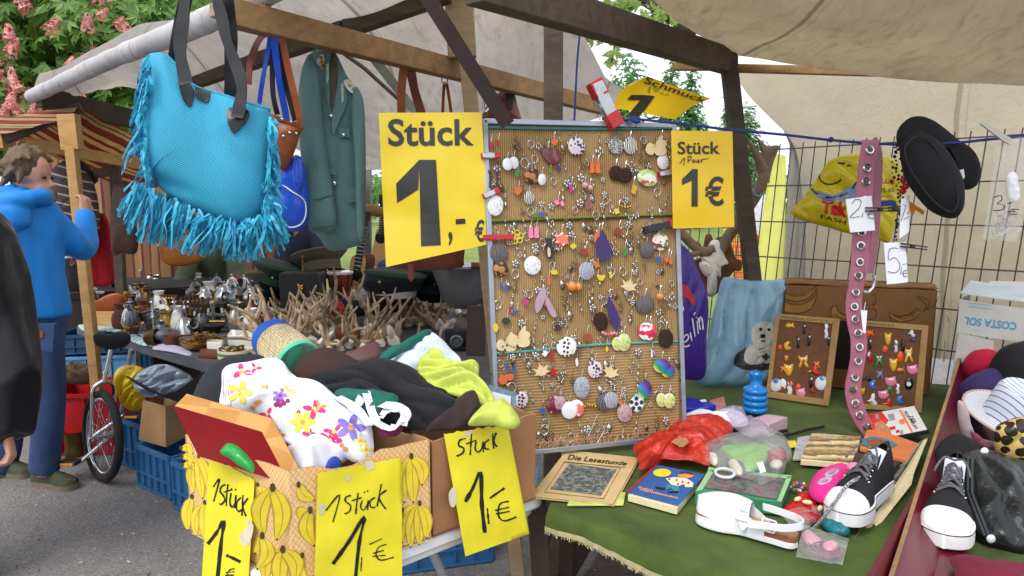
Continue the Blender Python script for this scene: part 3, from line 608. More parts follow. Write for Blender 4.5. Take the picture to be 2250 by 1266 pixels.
L2=[z6(*a)for a in[[(780,932),(850,852),(815,992)],[(908,855),(882,864),(880,886),(905,906),(900,936),(875,950)],[(944,842),(936,900),(932,950)],[(912,882),(962,866)],[(966,880),(956,910),(970,930),(990,905),(996,880),(992,930)],[(974,836),(977,842)],[(990,830),(993,836)],[(1030,865),(1005,885),(1010,915),(1032,915)],[(1062,798),(1050,860),(1040,912)],[(1088,828),(1050,866),(1085,925)],[(815,1205),(900,1085),(975,965),(950,1090),(930,1280)],[(962,1170),(958,1242)],[(1000,1105),(1030,1092),(1065,1075)],[(1088,1104),(1048,1120),(1035,1158),(1060,1185),(1125,1170)],[(1020,1150),(1075,1135)],[(1016,1166),(1085,1160)]]]
papersign('price_sign','broad yellow sign across the front of the banana carton, reading 1 Stück 1,- €',S2,z6((738,742),(1165,660),(1168,1330),(718,1360)),.006,L2,[4.5]*10+[11,3.5,3.5,4,3.5,3.5],[z6((975,690),(1015,680),(1030,715),(990,725)),z6((745,905),(775,900),(770,945),(748,955)),z6((880,760),(898,752),(905,778),(884,784))],seed=2)
S3=PL(SC(1040,960),tilt(-cn,.1))
L3=[z6(*a)for a in[[(1492,565),(1462,574),(1456,600),(1482,615),(1476,640),(1446,655)],[(1522,540),(1518,600),(1515,650)],[(1495,592),(1546,574)],[(1546,580),(1540,615),(1555,635),(1575,615),(1582,580),(1582,635)],[(1612,570),(1590,590),(1590,615),(1612,620)],[(1630,540),(1632,580),(1636,618)],[(1648,535),(1635,580),(1652,608)],[(1490,888),(1530,815),(1568,738),(1574,900),(1590,1045)],[(1602,920),(1610,1000)],[(1615,870),(1650,845),(1690,818)],[(1712,885),(1666,900),(1660,960),(1690,985),(1750,965)],[(1642,932),(1712,915)],[(1646,950),(1716,936)]]]
papersign('price_sign','slanting yellow sign on the plain brown carton, reading Stück 1,- €',S3,z6((1380,542),(1706,492),(1816,1050),(1490,1166)),.007,L3,[5]*7+[11,5,6,5,5,5],[z6((1405,850),(1425,815),(1445,830),(1440,905),(1415,910)),z6((1485,530),(1525,525),(1520,550),(1490,550))],seed=3)
#  the heap of clothes
SP=Q3(at(600,1050,1.43),at(600,790,1.80),at(1100,900,1.72));NP=(at(600,790,1.80)-at(600,1050,1.43)).cross(at(1100,900,1.72)-at(600,1050,1.43)).normalized();NP=NP if NP.y<0 else-NP
NC=(NP+V((0,-.6,.5))).normalized()
def cloth(name,m,label,cat,z,pts,th,o=0,wr=.012,wf=16,seed=0,aniso=None,N=110,rings=18,edge=.006,group=None,p=.6,S=None,n=None,back=.6,mk=True):
 S=S or SP;P=[S(x,y,o)for x,y in sm(z(pts),5)];g=G();g.puff(P,th,n or NC,N,rings,wr,wf,None,back,seed,p*1.25,aniso,edge)
 return(g.thing(name,m,label,cat,group,ang=70)if mk else None),g
def fab(name,c,**k):d=dict(rough=.85,var=.1,scale=18,bump=.25,fine=260,sheen=.3);d.update(k);return M(name,c,**d)
blk=fab('cloth_black',C(26,27,32));lime=fab('cloth_lime',C(194,207,92));wht=fab('cloth_white',C(236,238,246),var=.04);jers=fab('jersey_white',C(206,216,230),var=.05);grn=fab('cloth_green',C(24,98,84));brn=fab('cloth_brown',C(52,38,36));felt=M('felt_brown',C(62,42,38),.9,.15,12,.3,fine=200);leatherb=M('leather_maroon',C(96,66,66),.6,.15,16,.3)
h1,gh=cloth('sun_hat',fab('felt_navy',C(30,34,44)),'big round dark navy hat lying behind the floral cloth','hat',k6,[(100,390),(112,320),(160,230),(250,160),(350,138),(460,145),(545,185),(600,260),(560,420),(380,460),(200,440)],.05,-.10,.0,seed=5,edge=0)
hb,_=cloth('felt_hat',felt,'dark brown felt hat with a wide curling maroon brim in the clothes heap','hat',k5,[(340,1290),(375,1200),(440,1135),(560,1082),(690,1082),(790,1130),(890,1185),(960,1230),(900,1330),(600,1400),(420,1380)],.05,-.02,.0,seed=6,edge=0,p=.5)
P=[SP(x,y,.0)for x,y in sm(k5([(760,1120),(850,1090),(950,1040),(1040,1012),(1066,1088),(1040,1150),(900,1188),(820,1160)]),5)];g=G();g.puff(P,.018,NC,70,10,.002,9);g.part('brim',leatherb,hb,ang=70)
cloth('shirt',jers,'white and green sports shirt crumpled at the back of the heap','shirt',k5,[(1100,1150),(1250,1060),(1380,1000),(1480,930),(1560,980),(1640,1060),(1710,1140),(1700,1200),(1500,1300),(1250,1300),(1120,1230)],.04,-.02,.035,11,7,(1,0,.4))
ob=[o for o in COL.objects if o.name.startswith('shirt')][0];P=[SP(x,y,.035)for x,y in sm(k5([(1060,1130),(1200,1060),(1340,985),(1465,912),(1478,945),(1380,1020),(1250,1095),(1120,1160)]),4)];g=G();g.puff(P,.02,NC,80,8,.006,15);g.part('sleeve',grn,ob,label='dark green sleeve panel',ang=70)
cloth('shirt',lime,'lime green shirt crumpled on top of the plain carton','shirt',k6,[(1243,200),(1262,155),(1312,108),(1352,128),(1372,165),(1440,172),(1552,180),(1556,250),(1610,320),(1638,370),(1600,405),(1530,372),(1440,352),(1350,305),(1262,250)],.045,.065,.05,13,10,(.8,0,-.5),rings=24,N=150)
ob=COL.objects['shirt.001'];P=[SP(x,y,.1)for x,y in sm(k6([(1505,492),(1545,425),(1590,390),(1650,385),(1700,380),(1768,468),(1745,512),(1690,515),(1640,495),(1560,498)]),4)];g=G();g.puff(P,.03,NC,90,14,.014,16,None,.5,3,.6,None,.004);g.part('sleeve',lime,ob,ang=70)
cloth('pullover',blk,'black knitted pullover spread over the plain carton','pullover',k6,[(690,250),(770,235),(900,192),(1060,160),(1180,190),(1260,235),(1345,300),(1430,345),(1500,350),(1530,400),(1500,480),(1380,525),(1200,522),(1100,505),(1000,445),(880,370),(760,330)],.065,.03,.042,9,12,(.8,.2,-.45),rings=26,N=150)
cloth('scarf',brn,'dark brown cloth hanging over the rim of the plain carton','cloth',k6,[(1450,365),(1545,318),(1562,380),(1545,450),(1500,495),(1390,525),(1290,522),(1400,470)],.035,.07,.012,14,14)
cloth('apron',grn,'teal apron between the floral cloth and the black pullover','apron',k6,[(826,335),(868,305),(960,322),(1100,332),(1150,358),(1090,430),(1020,440),(950,400),(880,370)],.02,.10,.01,16,15)
def band(pts,w,z=k6,o=.1,tw=.004,S=None):
 S=S or SP;P=[S(x,y,o+.012*math.sin(i*.7))for i,(x,y)in enumerate(sm(z(pts),6,False))];return P
tp=COL.objects['apron']
for L in([(985,330),(1005,400),(1040,480),(1100,512),(1165,480),(1192,440),(1160,412),(1100,420),(1060,455)],[(940,395),(970,345),(1000,345)],[(840,355),(900,390),(960,440),(1000,500)],[(1060,395),(1130,400),(1180,430),(1170,500)]):
 g=G();P=band(L,.02,o=.13);g.ribbon(P,.02,[(NC+V((.5*math.sin(i*.5),0,.3*math.cos(i*.4)))).normalized()for i in range(len(P))],.0015);g.part('strap',wht,tp)
_,gf=cloth('shirt',wht,'','shirt',k6,[(590,600),(700,560),(830,600),(900,660),(860,690),(780,740),(720,800),(650,770),(610,690)],.05,.02,.025,18,21,mk=False);gf.thing('towel',wht,'bunched white cloth under the floral sheet in the banana carton','cloth',ang=70)
cloth('rag',fab('cloth_blue',C(44,72,170)),'scrap of deep blue cloth at the rim of the banana carton','cloth',k6,[(770,690),(820,665),(860,680),(850,720),(790,735)],.02,.03,.006)
cloth('net_bag',fab('net_purple',C(110,30,84)),'purple net scrap between the two cartons','cloth',k6,[(1035,520),(1100,500),(1165,510),(1150,545),(1080,555)],.015,.09,.008,30)
fl,gf=cloth('floral_cloth',wht,'','cloth',k6,[(252,225),(300,190),(400,170),(490,158),(560,190),(610,245),(690,300),(790,325),(860,370),(940,410),(995,455),(1020,530),(1028,620),(1005,672),(940,690),(880,660),(830,610),(740,590),(660,600),(570,580),(520,490),(440,445),(330,440),(248,410),(246,320)],.075,.045,.042,8,20,(.7,.3,-.6),mk=False,rings=30,N=170)
fe=gf.thing('floral_cloth',wht,'white cloth printed with pink, yellow and violet flowers heaped over the carton','cloth',ang=70);Sf=onmesh(gf,SP)
pc=[M('print_'+n,c,.85,.08,40,.1)for n,c in(('pink',C(222,60,130)),('yellow',C(246,222,90)),('violet',C(140,120,206)),('orange',C(238,160,90)),('plum',C(150,50,120)))]
g=G()
def flower(x,y,r,ci,n=5,ctr=1,sq=.45,a0=0):
 for k in range(n):
  a=a0+2*PI*k/n;px_,py_=x+r*.62*math.cos(a),y+r*.62*math.sin(a)*.85;g.mat(ci);patch(g,Sf,circ(*z6((px_,py_))[0],r*.5/2.319,9,r*sq*.6/2.319,a),.002,2)
 g.mat(ctr);patch(g,Sf,circ(*z6((x,y))[0],r*.22/2.319,7),.003,1)
for a in[(340,330,62,1,5,3),(660,480,62,1,6,3),(905,510,72,2,5,3),(800,575,58,0,5,1),(545,345,40,2,5,4),(350,220,50,0,3,1,.5,.3),(720,415,55,0,4,1,.4,.2),(590,325,40,1,3,3),(820,530,50,0,3,1,.35,1.2),(480,440,36,0,3,1,.4,1),(750,400,30,3,3,1),(540,545,30,3,4,1),(985,620,34,1,4,3),(955,575,30,1,4,3),(700,540,26,4,4,3),(420,205,30,0,3,1)]:flower(*a)
for x,y,r,c in[(405,410,14,3),(425,385,14,3),(440,378,12,3),(525,392,13,4),(545,395,13,4),(565,385,13,4),(535,372,12,4),(585,372,12,4),(555,372,12,4),(475,300,12,3),(455,305,12,3),(690,555,12,0),(670,540,12,0),(860,600,12,3),(880,620,14,3),(640,430,10,4)]:g.mat(c);patch(g,Sf,circ(*z6((x,y))[0],r/2.319,8),.002,1)
for k in range(4):g.mat(0);x=258+k*13;pts=[(x,240),(x+3,240),(x-2,400),(x-5,400)];patch(g,Sf,[z6(p)[0]for p in[(x,240),(x+1.5,280),(x+1,320),(x,360),(x-2,400),(x-5,400),(x-3,360),(x-2,320),(x-1.5,280),(x-2,240)]],.002,1)
g.part('flower_print',pc,fe)
SR=Q3(at(400,905,1.47),at(560,960,1.43),at(640,1055,1.36));g=G();q=z6((0,398),(452,532),(592,800),(130,655));Fp=[SR(x,y)for x,y in q];nr=(Fp[1]-Fp[0]).cross(Fp[3]-Fp[0]).normalized();nr=nr if nr.y>0 else-nr
off=V((.010,.040,.018));e=E('gift_box','worn red box with orange checked edges leaning in the banana carton','box',bbase(Fp))
g.slab(Fp,off*.02);g.part('lid',M('red_board',C(116,10,18),.5,.14,9,.15,fine=60,spec=.12),e)
g=G();g.slab([p+off*.03 for p in[Fp[0].lerp(sum(Fp,V())/4,.01),Fp[1],Fp[2],Fp[3]]],off)
t=NT('check_orange');c=t.n('TexChecker',Scale=14,Vector=t.co()).outputs[1];t.col(t.mixc(t.noise(30,4),t.mixc(c,C(178,116,46),C(206,156,90)),C(196,144,74)));t.set(Roughness=.6);g.part('checked_edge',t.m,e,bev=.003)
_,gp=cloth('pouch',1,'','x',k6,[(228,632),(260,600),(297,588),(350,620),(395,655),(427,705),(405,745),(350,715),(290,680),(240,655)],.025,.075,.008,20,31,mk=False,N=60,rings=10);gp.thing('pouch',M('green_foil',C(40,156,72),.3,.15,20,.3,coat=.4),'shiny green pouch tucked in front of the red box','pouch',ang=40)
a=at(519,751,1.93);b=at(656,795,1.84);ax=(b-a).normalized();mt=V((0,0,1)).rotation_difference(ax).to_matrix();Ls=(b-a).length
def straw():
 t=NT('straw');w_=t.n('TexNoise',Vector=t.n('Mapping',Vector=t.co(),Scale=(220,220,18)).outputs[0],Scale=1,Detail=3).outputs[0];t.col(t.ramp(w_,[(.3,C(150,128,92)),(.55,C(206,190,152)),(.8,C(226,214,182))]));t.set(Roughness=.8);t.bump(w_,.6,.004);return t.m
a=at(600,752,1.93);b=at(646,796,1.84)
a=at(*z6((525,72))[0],1.95);b=at(*z6((640,178))[0],1.86);ax=(b-a).normalized();mt=V((0,0,1)).rotation_difference(ax).to_matrix();Ls=(b-a).length
e=E('straw_cuff','pleated straw cone with a blue rim and a mint rim','straw cuff',bbase([a,b]))
g=G();g.lathe([(.058,-.02),(.064,Ls*.3),(.066,Ls*.7),(.063,Ls)],96,mt,a)
for i,p in enumerate(g.v):
 if i%2:c=a+ax*(p-a).dot(ax);g.v[i]=c+(p-c)*.955
g.part('straw_body',straw(),e,ang=12);g=G();g.lathe([(.060,-.03),(.0615,-.024),(.062,0),(.060,.002),(.05,-.03)],32,mt,a);g.part('blue_rim',fab('rim_blue',C(40,96,200)),e);g=G();g.lathe([(.0655,Ls-.008),(.066,Ls),(.062,Ls+.004),(.055,Ls)],32,mt,a);g.part('mint_rim',fab('rim_mint',C(90,206,166)),e)
e=E('notebook','notebook with a patterned blue border standing behind the lime shirt','notebook',at(1105,905,1.93));S=PL(at(1105,905,1.93),V((.1,-1,.1)).normalized())
g=G();g.slab([S(*p)for p in z6((1610,295),(1748,335),(1745,450),(1620,430))],(0,.01,0));g.part('cover',M('nb_cover',C(120,150,170),.5,.4,60,.1),e);g=G();g.poly(S,z6((1625,325),(1722,350),(1720,430),(1625,412)));g.part('label_page',wht,e)
#  cyan fringed bag
def rawS(Y):return DY(Y)
BY=1.8;SB=DY(BY)
cy=C(58,178,212)
def weavebag():
 t=NT('woven_cyan');sx=t.n('SeparateXYZ',Vector=t.co());k=400
 a=t.math('SINE',t.math('MULTIPLY',t.math('ADD',sx.outputs[0],t.math('MULTIPLY',sx.outputs[2],.12)),k*2));b=t.math('SINE',t.math('MULTIPLY',t.math('SUBTRACT',sx.outputs[2],t.math('MULTIPLY',sx.outputs[0],.25)),k*2.6));h=t.math('MULTIPLY',a,b)
 c=t.mixc(t.ramp(h,[(.0,0),(.9,1)]),C(44,152,190),C(84,200,228));c=t.mixc(t.ramp(t.noise(7,4),[(.4,0),(.7,.35)]),c,C(40,150,190));t.col(c);t.set(Roughness=.7);t.bump(h,.45,.002);return t.m
e=E('fringed_bag','large cyan woven shoulder bag with shaggy fringe and black straps','bag',at(455,500,BY))
po=k1([(1005,352),(1060,345),(1105,362),(1190,450),(1260,540),(1310,575),(1500,630),(1660,680),(1792,716),(1800,820),(1800,1000),(1785,1150)])+k2([(1785,60),(1770,180),(1700,258),(1610,296),(1480,262),(1300,192),(1150,112),(1060,45),(1000,-30)])+k1([(985,1200),(955,1050),(948,900),(965,720),(985,560),(975,430)])
g=G();g.puff([SB(*p)for p in po],.075,(0,-1,.05),150,26,.006,7,None,.7,4,.45,(-.5,0,1));
dent=[at(*p,BY-.07)for p in k1([(1330,600),(1420,800),(1450,1000)])]
for i,p in enumerate(g.v):
 x,y=pr(p);d=math.exp(-((x-445-(y-200)*.12)/28)**2)*math.exp(-((y-250)/130)**2);b=math.exp(-((x-360)/38)**2)*math.exp(-((y-290)/90)**2);d2=math.exp(-((y-395-(x-340)*.35)/16)**2)*math.exp(-((x-360)/60)**2)
 if p.y<BY:g.v[i]=p+V((0,.022*d-.018*b+.012*d2,0))
bagm=weavebag();g.part('bag_body',bagm,e,ang=80);SBG=onmesh(g,SB);blkl=M('leather_black',C(22,22,26),.35,.15,30,.2,fine=180,coat=.2)
g=G();pts=sm(k1([(1105,365),(1190,450),(1260,540),(1310,575),(1500,632),(1660,682),(1790,718)]),4,False);g.tube([SBG(x,y+2,.002)for x,y in pts],.004,6);g.part('rim_seam',bagm,e)
for nm,z in(('leaf_patch',[(1185,535),(1215,515),(1262,560),(1282,615),(1272,682),(1250,706),(1210,652)]),('heart_patch',[(1498,745),(1528,712),(1570,728),(1612,712),(1648,748),(1632,805),(1590,850),(1545,884),(1512,825)]),('clasp',[(1302,555),(1388,590),(1376,675),(1340,668),(1298,638)])):
 g=G();patch(g,SBG,sm(k1(z),4),.006,4);q=[p+V((0,.004,0))for p in g.v];
 n0=len(g.v);rim=range(n0-len(sm(k1(z),4)),n0);g.v+=q;m=len(list(rim));rim=list(rim);g.f+=[(rim[i],rim[(i+1)%m],rim[(i+1)%m]+n0,rim[i]+n0)for i in range(m)];g.m+=[0]*m;g.part(nm,blkl,e,ang=40)
def strap(par,z,pts,w,Y0,Y1,m,nm='strap',tw=None,th=.003):
 P2=sm(z(pts),6,False);n=len(P2);P=[at(x,y,lerp(Y0,Y1,i/(n-1)))for i,(x,y)in enumerate(P2)];g=G()
 nn=[V((math.sin((tw or 0)*i/(n-1)+.25*math.sin(i*.4)),-math.cos((tw or 0)*i/(n-1)+.25*math.sin(i*.4)),.1)).normalized()for i in range(n)]
 g.ribbon(P,w,nn,th);return g.part(nm,m,par,ang=40)
strap(e,k1,[(1232,560),(1222,500),(1200,380),(1195,260),(1215,130),(1232,-30)],.031,1.725,1.74,blkl)
strap(e,k1,[(1150,420),(1165,320),(1190,160),(1215,60),(1235,-30)],.030,1.84,1.80,blkl,tw=.5)
strap(e,k1,[(1572,780),(1588,700),(1605,600),(1590,500),(1545,380),(1500,250),(1470,120),(1432,-30)],.030,1.725,1.76,blkl,tw=-.4)
strap(e,k1,[(1525,660),(1530,560),(1528,420),(1530,250),(1520,120),(1505,-30)],.032,1.84,1.80,blkl,tw=.3)
fr=[M('fringe_a',C(62,186,220),.75,.1,30,.1,tr=.25),M('fringe_b',C(96,206,234),.75,.1,30,.1,tr=.25),M('fringe_c',C(40,150,192),.75,.1,30,.1,tr=.25)]
def cat(c,t):i=t*(len(c)-1);k=min(len(c)-2,int(i));return mix2(c[k],c[k+1],i-k)
def cpt(c,t):i=t*(len(c)-1);k=min(len(c)-2,int(i));return mix2(c[k],c[k+1],i-k)
Bc1=sm(k2([(905,30),(1000,70),(1150,150),(1300,205),(1450,255),(1600,285),(1720,240),(1790,110)]),5,False);Bc2=sm(k2([(790,260),(900,385),(1050,420),(1200,478),(1350,495),(1550,530),(1700,515),(1890,410)]),5,False)
Lc1=sm(k1([(985,365),(965,500),(955,700),(948,900),(958,1080),(1000,1240)]),5,False);Lc2=sm(k1([(885,600),(845,800),(845,860),(800,1130),(760,1180),(880,1330)]),5,False)
Rc1=sm(k1([(1790,770),(1798,900),(1788,1100),(1772,1260)]),5,False);Rc2=sm(k1([(1850,900),(1875,1010),(1872,1180),(1880,1330)]),5,False)
g=G()
def strip(a,b,Y,w):
 n=7;q=[];bow=U(-13,13);kx=U(.5,1.6)
 for k in range(n):
  t=k/(n-1);x,y=mix2(a,b,t);x+=bow*math.sin(PI*t*kx)+U(-1.5,1.5);y+=-8*math.sin(PI*t)*abs(b[0]-a[0])/60;q.append(at(x,y,Y-.02*math.sin(PI*t)+U(-.004,.004)))
 a0=U(-1.2,1.2);g.mat(rnd.randrange(3)).ribbon(q,w,[V((math.sin(a0+k*.35*bow/9),-math.cos(a0+k*.35*bow/9),.1)).normalized()for k in range(n)],.0006)
for k in range(430):
 t=U(0,1);a=cpt(Bc1,t);b=cpt(Bc2,min(1,max(0,t+U(-.06,.06))));f=U(.45,1.02);a=(a[0]+U(-8,8),a[1]+U(-14,10));b=mix2(a,b,f);strip(a,(b[0]+U(-10,10),b[1]),U(1.72,1.86),U(.0035,.009))
for k in range(95):
 t=U(0,.95);a=cpt(Lc1,t);b=cpt(Lc1,min(1,t+U(.1,.28)));b=(b[0]-U(-4,14),b[1]);strip((a[0]+U(-6,6),a[1]),b,U(1.72,1.84),U(.004,.010))
for k in range(22):t=U(.1,1);strip(cpt(Lc1,t*.9),mix2(cpt(Lc1,t),cpt(Lc2,t),U(.4,1)),U(1.74,1.84),U(.004,.009))
for k in range(75):
 t=U(0,.9);a=cpt(Rc1,t);b=cpt(Rc1,min(1,t+U(.2,.5)));strip((a[0]+U(-3,6),a[1]),(b[0]+U(-4,24)*(.4+t),b[1]+U(0,20)),U(1.72,1.84),U(.004,.010))
for k in range(50):
 t=U(0,1);a=cpt(k2([(1770,60),(1790,150),(1780,260)]),t);strip(a,(a[0]+U(-12,38),a[1]+U(30,80)),U(1.72,1.84),U(.004,.010))
g.part('fringe',fr,e,ang=0)
#  hooks, brown bag, blue bag
def hook(pts,Y,label):
 g=G();g.tube([at(x,y,Y)for x,y in sm(pts,5,False)],.0028,6);g.thing('hook',steel,label,'hook','wire hooks over the brown beam')
hook(k4([(118,45),(98,36),(108,60),(122,140),(130,196),(146,196),(156,172),(152,142)]),2.06,'wire hook carrying the blue and brown bag straps')
hook(k4([(478,175),(488,150),(488,190),(482,262),(496,282),(514,262),(516,220)]),2.26,'bright wire hook carrying the green uniform jacket')
hook(k4([(1000,312),(1010,298),(1016,330),(1014,420),(1030,436),(1045,410),(1042,374)]),2.74 if 0 else 2.52,'wire hook carrying the broad brown strap')
hook(k4([(1268,392),(1282,378),(1284,420),(1270,500),(1272,545),(1300,555),(1306,505)]),2.78,'wire hook carrying the thin tan strap left of the pale post')
hook(k4([(1592,470),(1606,480),(1600,520),(1582,556)]),3.05,'wire hook carrying the small red-brown bag')
lbr=M('leather_tan',C(150,78,38),.4,.2,14,.2,fine=120,coat=.2);lred=M('leather_red_brown',C(120,60,48),.4,.2,14,.2,fine=120,coat=.2);lblue=M('leather_blue',C(38,84,206),.35,.12,14,.15,fine=120,coat=.3);ldk=M('strap_dark',C(44,34,38),.5,.2,20,.1)
def puffpart(e,nm,m,z,pts,Y,th,n=(0,-1,.05),seed=0,wr=.004,wf=12,N=90,rings=14,p=.5,an=None,ang=60,back=.6,S=None):
 S=S or DY(Y);g=G();g.puff([S(*q)for q in sm(z(pts),5)],th,n,N,rings,wr,wf,None,back,seed,p,an);o=g.part(nm,m,e,ang=ang);return o,onmesh(g,S)
I=lambda p:p
e=E('leather_bag','tan leather satchel with studs hanging behind the cyan bag','bag',at(630,370,2.16))
_,Sb=puffpart(e,'bag_body',lbr,k4,[(60,735),(140,755),(340,828),(328,900),(285,1030),(240,1115),(200,1125),(120,1060),(80,900)],2.16,.04)
g=G();patch(g,Sb,k4([(150,752),(335,826),(330,850),(205,805),(150,790)]),.006);g.part('flap',M('leather_tan_dark',C(126,60,30),.4,.2,14,.2),e)
for x,y in[(212,790),(272,808),(220,902),(305,885),(262,880)]:g=G();g.ell(Sb(*K(k4,x,y),.004),.0055,8);g.part('stud',steel,e)
strap(e,k4,[(130,198),(100,215),(55,275),(25,340),(0,420),(-10,560)],.02,2.08,2.14,lred);strap(e,k4,[(165,210),(205,260),(225,330),(262,500),(300,660),(335,820)],.02,2.06,2.12,lbr)
strap(e,k4,[(170,230),(190,300),(225,480),(262,640),(305,800)],.022,2.08,2.15,ldk);strap(e,k4,[(150,300),(148,450),(152,620),(180,760)],.016,2.10,2.16,ldk)
e=E('leather_bag','bright blue bag with white piping hanging below the tan satchel','bag',at(640,505,2.2))
_,Sb=puffpart(e,'bag_body',lblue,I,[(606,398),(618,360),(642,342),(664,350),(678,420),(678,480),(664,506),(640,509),(618,500),(610,450)],2.22,.05)
_,Sb2=puffpart(e,'flap',lblue,I,[(610,400),(620,362),(645,345),(664,352),(668,400),(655,435),(632,440),(616,425)],2.185,.02)
g=G();g.tube([Sb(x,y,.003)for x,y in sm([(613,400),(640,420),(668,440),(672,470),(662,492),(640,500),(622,492)],5,False)],.0022,6);g.part('piping',wht,e)
g=G();g.tube([Sb2(x,y,.004)for x,y in sm([(648,345),(644,375),(648,408),(655,412),(657,380),(655,350)],5,False)],.003,6);g.part('buckle_strap',lblue,e)
strap(e,k4,[(140,192),(120,330),(98,450),(75,580),(60,690)],.014,2.06,2.18,lblue);strap(e,k4,[(152,192),(165,330),(185,480),(212,640),(240,790),(262,1000)],.02,2.05,2.18,lblue)
g=G();P=[(240,1010),(330,1040),(350,1120),(360,1266),(420,1266),(380,1150)]
e=E('leather_bag','broad brown leather strap and bag hanging behind the large yellow sign','bag',at(898,600,2.6));strap(e,k4,[(1022,415),(1010,500),(1002,620),(1000,760),(1005,900)],.03,2.52,2.56,lbr,tw=.4);strap(e,k4,[(1035,415),(1062,470),(1090,600),(1130,740),(1180,900)],.034,2.52,2.6,lred,tw=-.3)
puffpart(e,'bag_body',lred,I,[(848,320),(1000,320),(1030,420),(1020,560),(1005,590),(870,590),(850,560),(845,420)],2.62,.04)
g=G();S=DY(2.55);g.slab([S(*p)for p in[(896,580),(908,580),(910,612),(903,620),(896,612)]],(0,.004,0));g.part('closing_tab',lred,e,bev=.001)
e=E('leather_bag','thin tan strap with a small bag hidden behind the large yellow sign','bag',at(980,420,2.86));strap(e,k4,[(1285,545),(1280,620),(1275,760),(1270,900)],.012,2.79,2.84,lbr);strap(e,k4,[(1298,545),(1312,620),(1330,740),(1345,900)],.012,2.79,2.84,lbr);puffpart(e,'bag_body',lbr,I,[(950,290),(1010,290),(1015,360),(1008,400),(955,400)],2.86,.03)
e=E('leather_bag','small red-brown bag hanging right of the pale post behind the jewellery board','bag',at(1100,300,3.1));puffpart(e,'bag_body',lred,k4,[(1535,770),(1600,660),(1680,585),(1735,560),(1748,600),(1770,700),(1790,830),(1600,840)],3.12,.05)
g=G();S=DY(3.05);g.slab([S(*p)for p in k4([(1690,600),(1735,570),(1745,640),(1735,730),(1705,720),(1690,660)])],(0,.004,0));g.part('opening',ldk,e);g=G();g.tube([at(*p,3.06)for p in sm(k4([(1600,590),(1560,640),(1545,700),(1560,740),(1600,690)]),4,False)],.006,6);g.part('buckle',steel,e)
#  green uniform jacket on its hanger
jm=M('uniform_green',C(90,122,120),.8,.08,16,.2,fine=300,sheen=.3);JY=2.34
e=E('uniform_jacket','dark green uniform jacket with silver shoulder boards hanging from the beam','jacket',at(735,550,JY))
body=[(712,90),(700,104),(682,118),(668,142),(664,200),(668,300),(676,420),(690,505),(702,522),(726,551),(784,541),(800,529),(803,470),(801,380),(800,270),(797,216),(782,190),(762,166),(745,130),(730,104)]
_,Sj=puffpart(e,'jacket_body',jm,I,body,JY,.05,seed=2,wr=.012,wf=7,N=120,rings=20,p=.55,an=(0,0,1))
_,Sl=puffpart(e,'sleeve',jm,I,[(684,118),(668,138),(659,175),(656,235),(660,320),(668,420),(679,500),(690,512),(738,500),(736,440),(722,350),(708,250),(700,170)],JY-.06,.045,seed=3,wr=.010,wf=8,an=(.1,0,1),N=100,rings=16)
puffpart(e,'sleeve',jm,I,[(780,190),(796,212),(802,260),(804,380),(802,500),(798,530),(786,520),(782,420),(778,320),(772,240)],JY-.05,.03,seed=4,wr=.006,wf=8,an=(0,0,1))
g=G();patch(g,Sj,k4([(528,350),(555,355),(578,385),(582,470),(572,560),(556,620),(540,735),(526,690),(524,560)]),.003);g.part('lining',M('lining',C(84,72,48),.6,.2,20,.1),e)
for pts,nm in(([(592,480),(625,560),(640,640),(630,712),(590,800),(552,892),(540,830),(548,740),(566,650),(580,560)],'lapel'),([(500,300),(540,330),(520,380),(526,560),(524,700),(500,620),(495,480)],'lapel')):
 g=G();patch(g,Sj,sm(k4(pts),3),.014,3);g.part(nm,jm,e,ang=60)
sil=M('silver_braid',C(206,208,204),.4,.3,120,.4,metal=.3);gold=M('gold',C(206,166,60),.3,.1,40,.1,metal=.9);tabg=M('tab_green',C(40,110,70),.7)
for pts in([(440,415),(455,372),(480,360),(492,385),(490,420),(475,462),(462,440)],[(618,545),(640,526),(670,535),(712,580),(748,618),(740,660),(700,635),(650,600)]):
 g=G();patch(g,Sj,sm(k4(pts),3),.012,3);q=g.part('shoulder_board',sil,e,ang=40);cx,cy_=K(k4,sum(p[0]for p in pts)/len(pts),sum(p[1]for p in pts)/len(pts));g=G()
 for t in(-10,0,10):g.ell(Sj(cx+t*(.8 if len(pts)>7 else.2),cy_+t*(.75 if len(pts)>7 else.9),.016),.006,6)
 g.part('star',gold,q)
for pts in([(502,425),(520,420),(522,520),(505,560)],[(600,560),(616,550),(620,660),(606,685)]):g=G();patch(g,Sj,k4(pts),.016,2);g.part('collar_tab',M('tab_pale',C(170,190,150),.6,.3,60),e)
for pts in([(590,848),(658,850),(656,914),(618,905),(590,910)],[(470,745+340),(560,1130),(565,1165),(475,1130)]):g=G();patch(g,Sj,k4(pts),.012,2);g.part('pocket_flap',jm,e,ang=30)
g=G();patch(g,Sj,[(760,416),(781,414),(782,444),(763,446)],.012,2);g.part('pocket_flap',jm,e,ang=30)
for x,y in[(532,768),(557,1215),(616,895)]:g=G();g.ell(Sj(*K(k4,x,y),.014),(.0075,.004,.0075),10);g.part('button',steel,e)
g=G();g.tube([Sl(x,y,.003)for x,y in[(672,440),(700,438),(722,430),(736,428)]],.002,5);g.tube([Sl(x,y,.003)for x,y in[(688,504),(712,500),(737,494)]],.0025,5);g.part('cuff_piping',tabg,e)
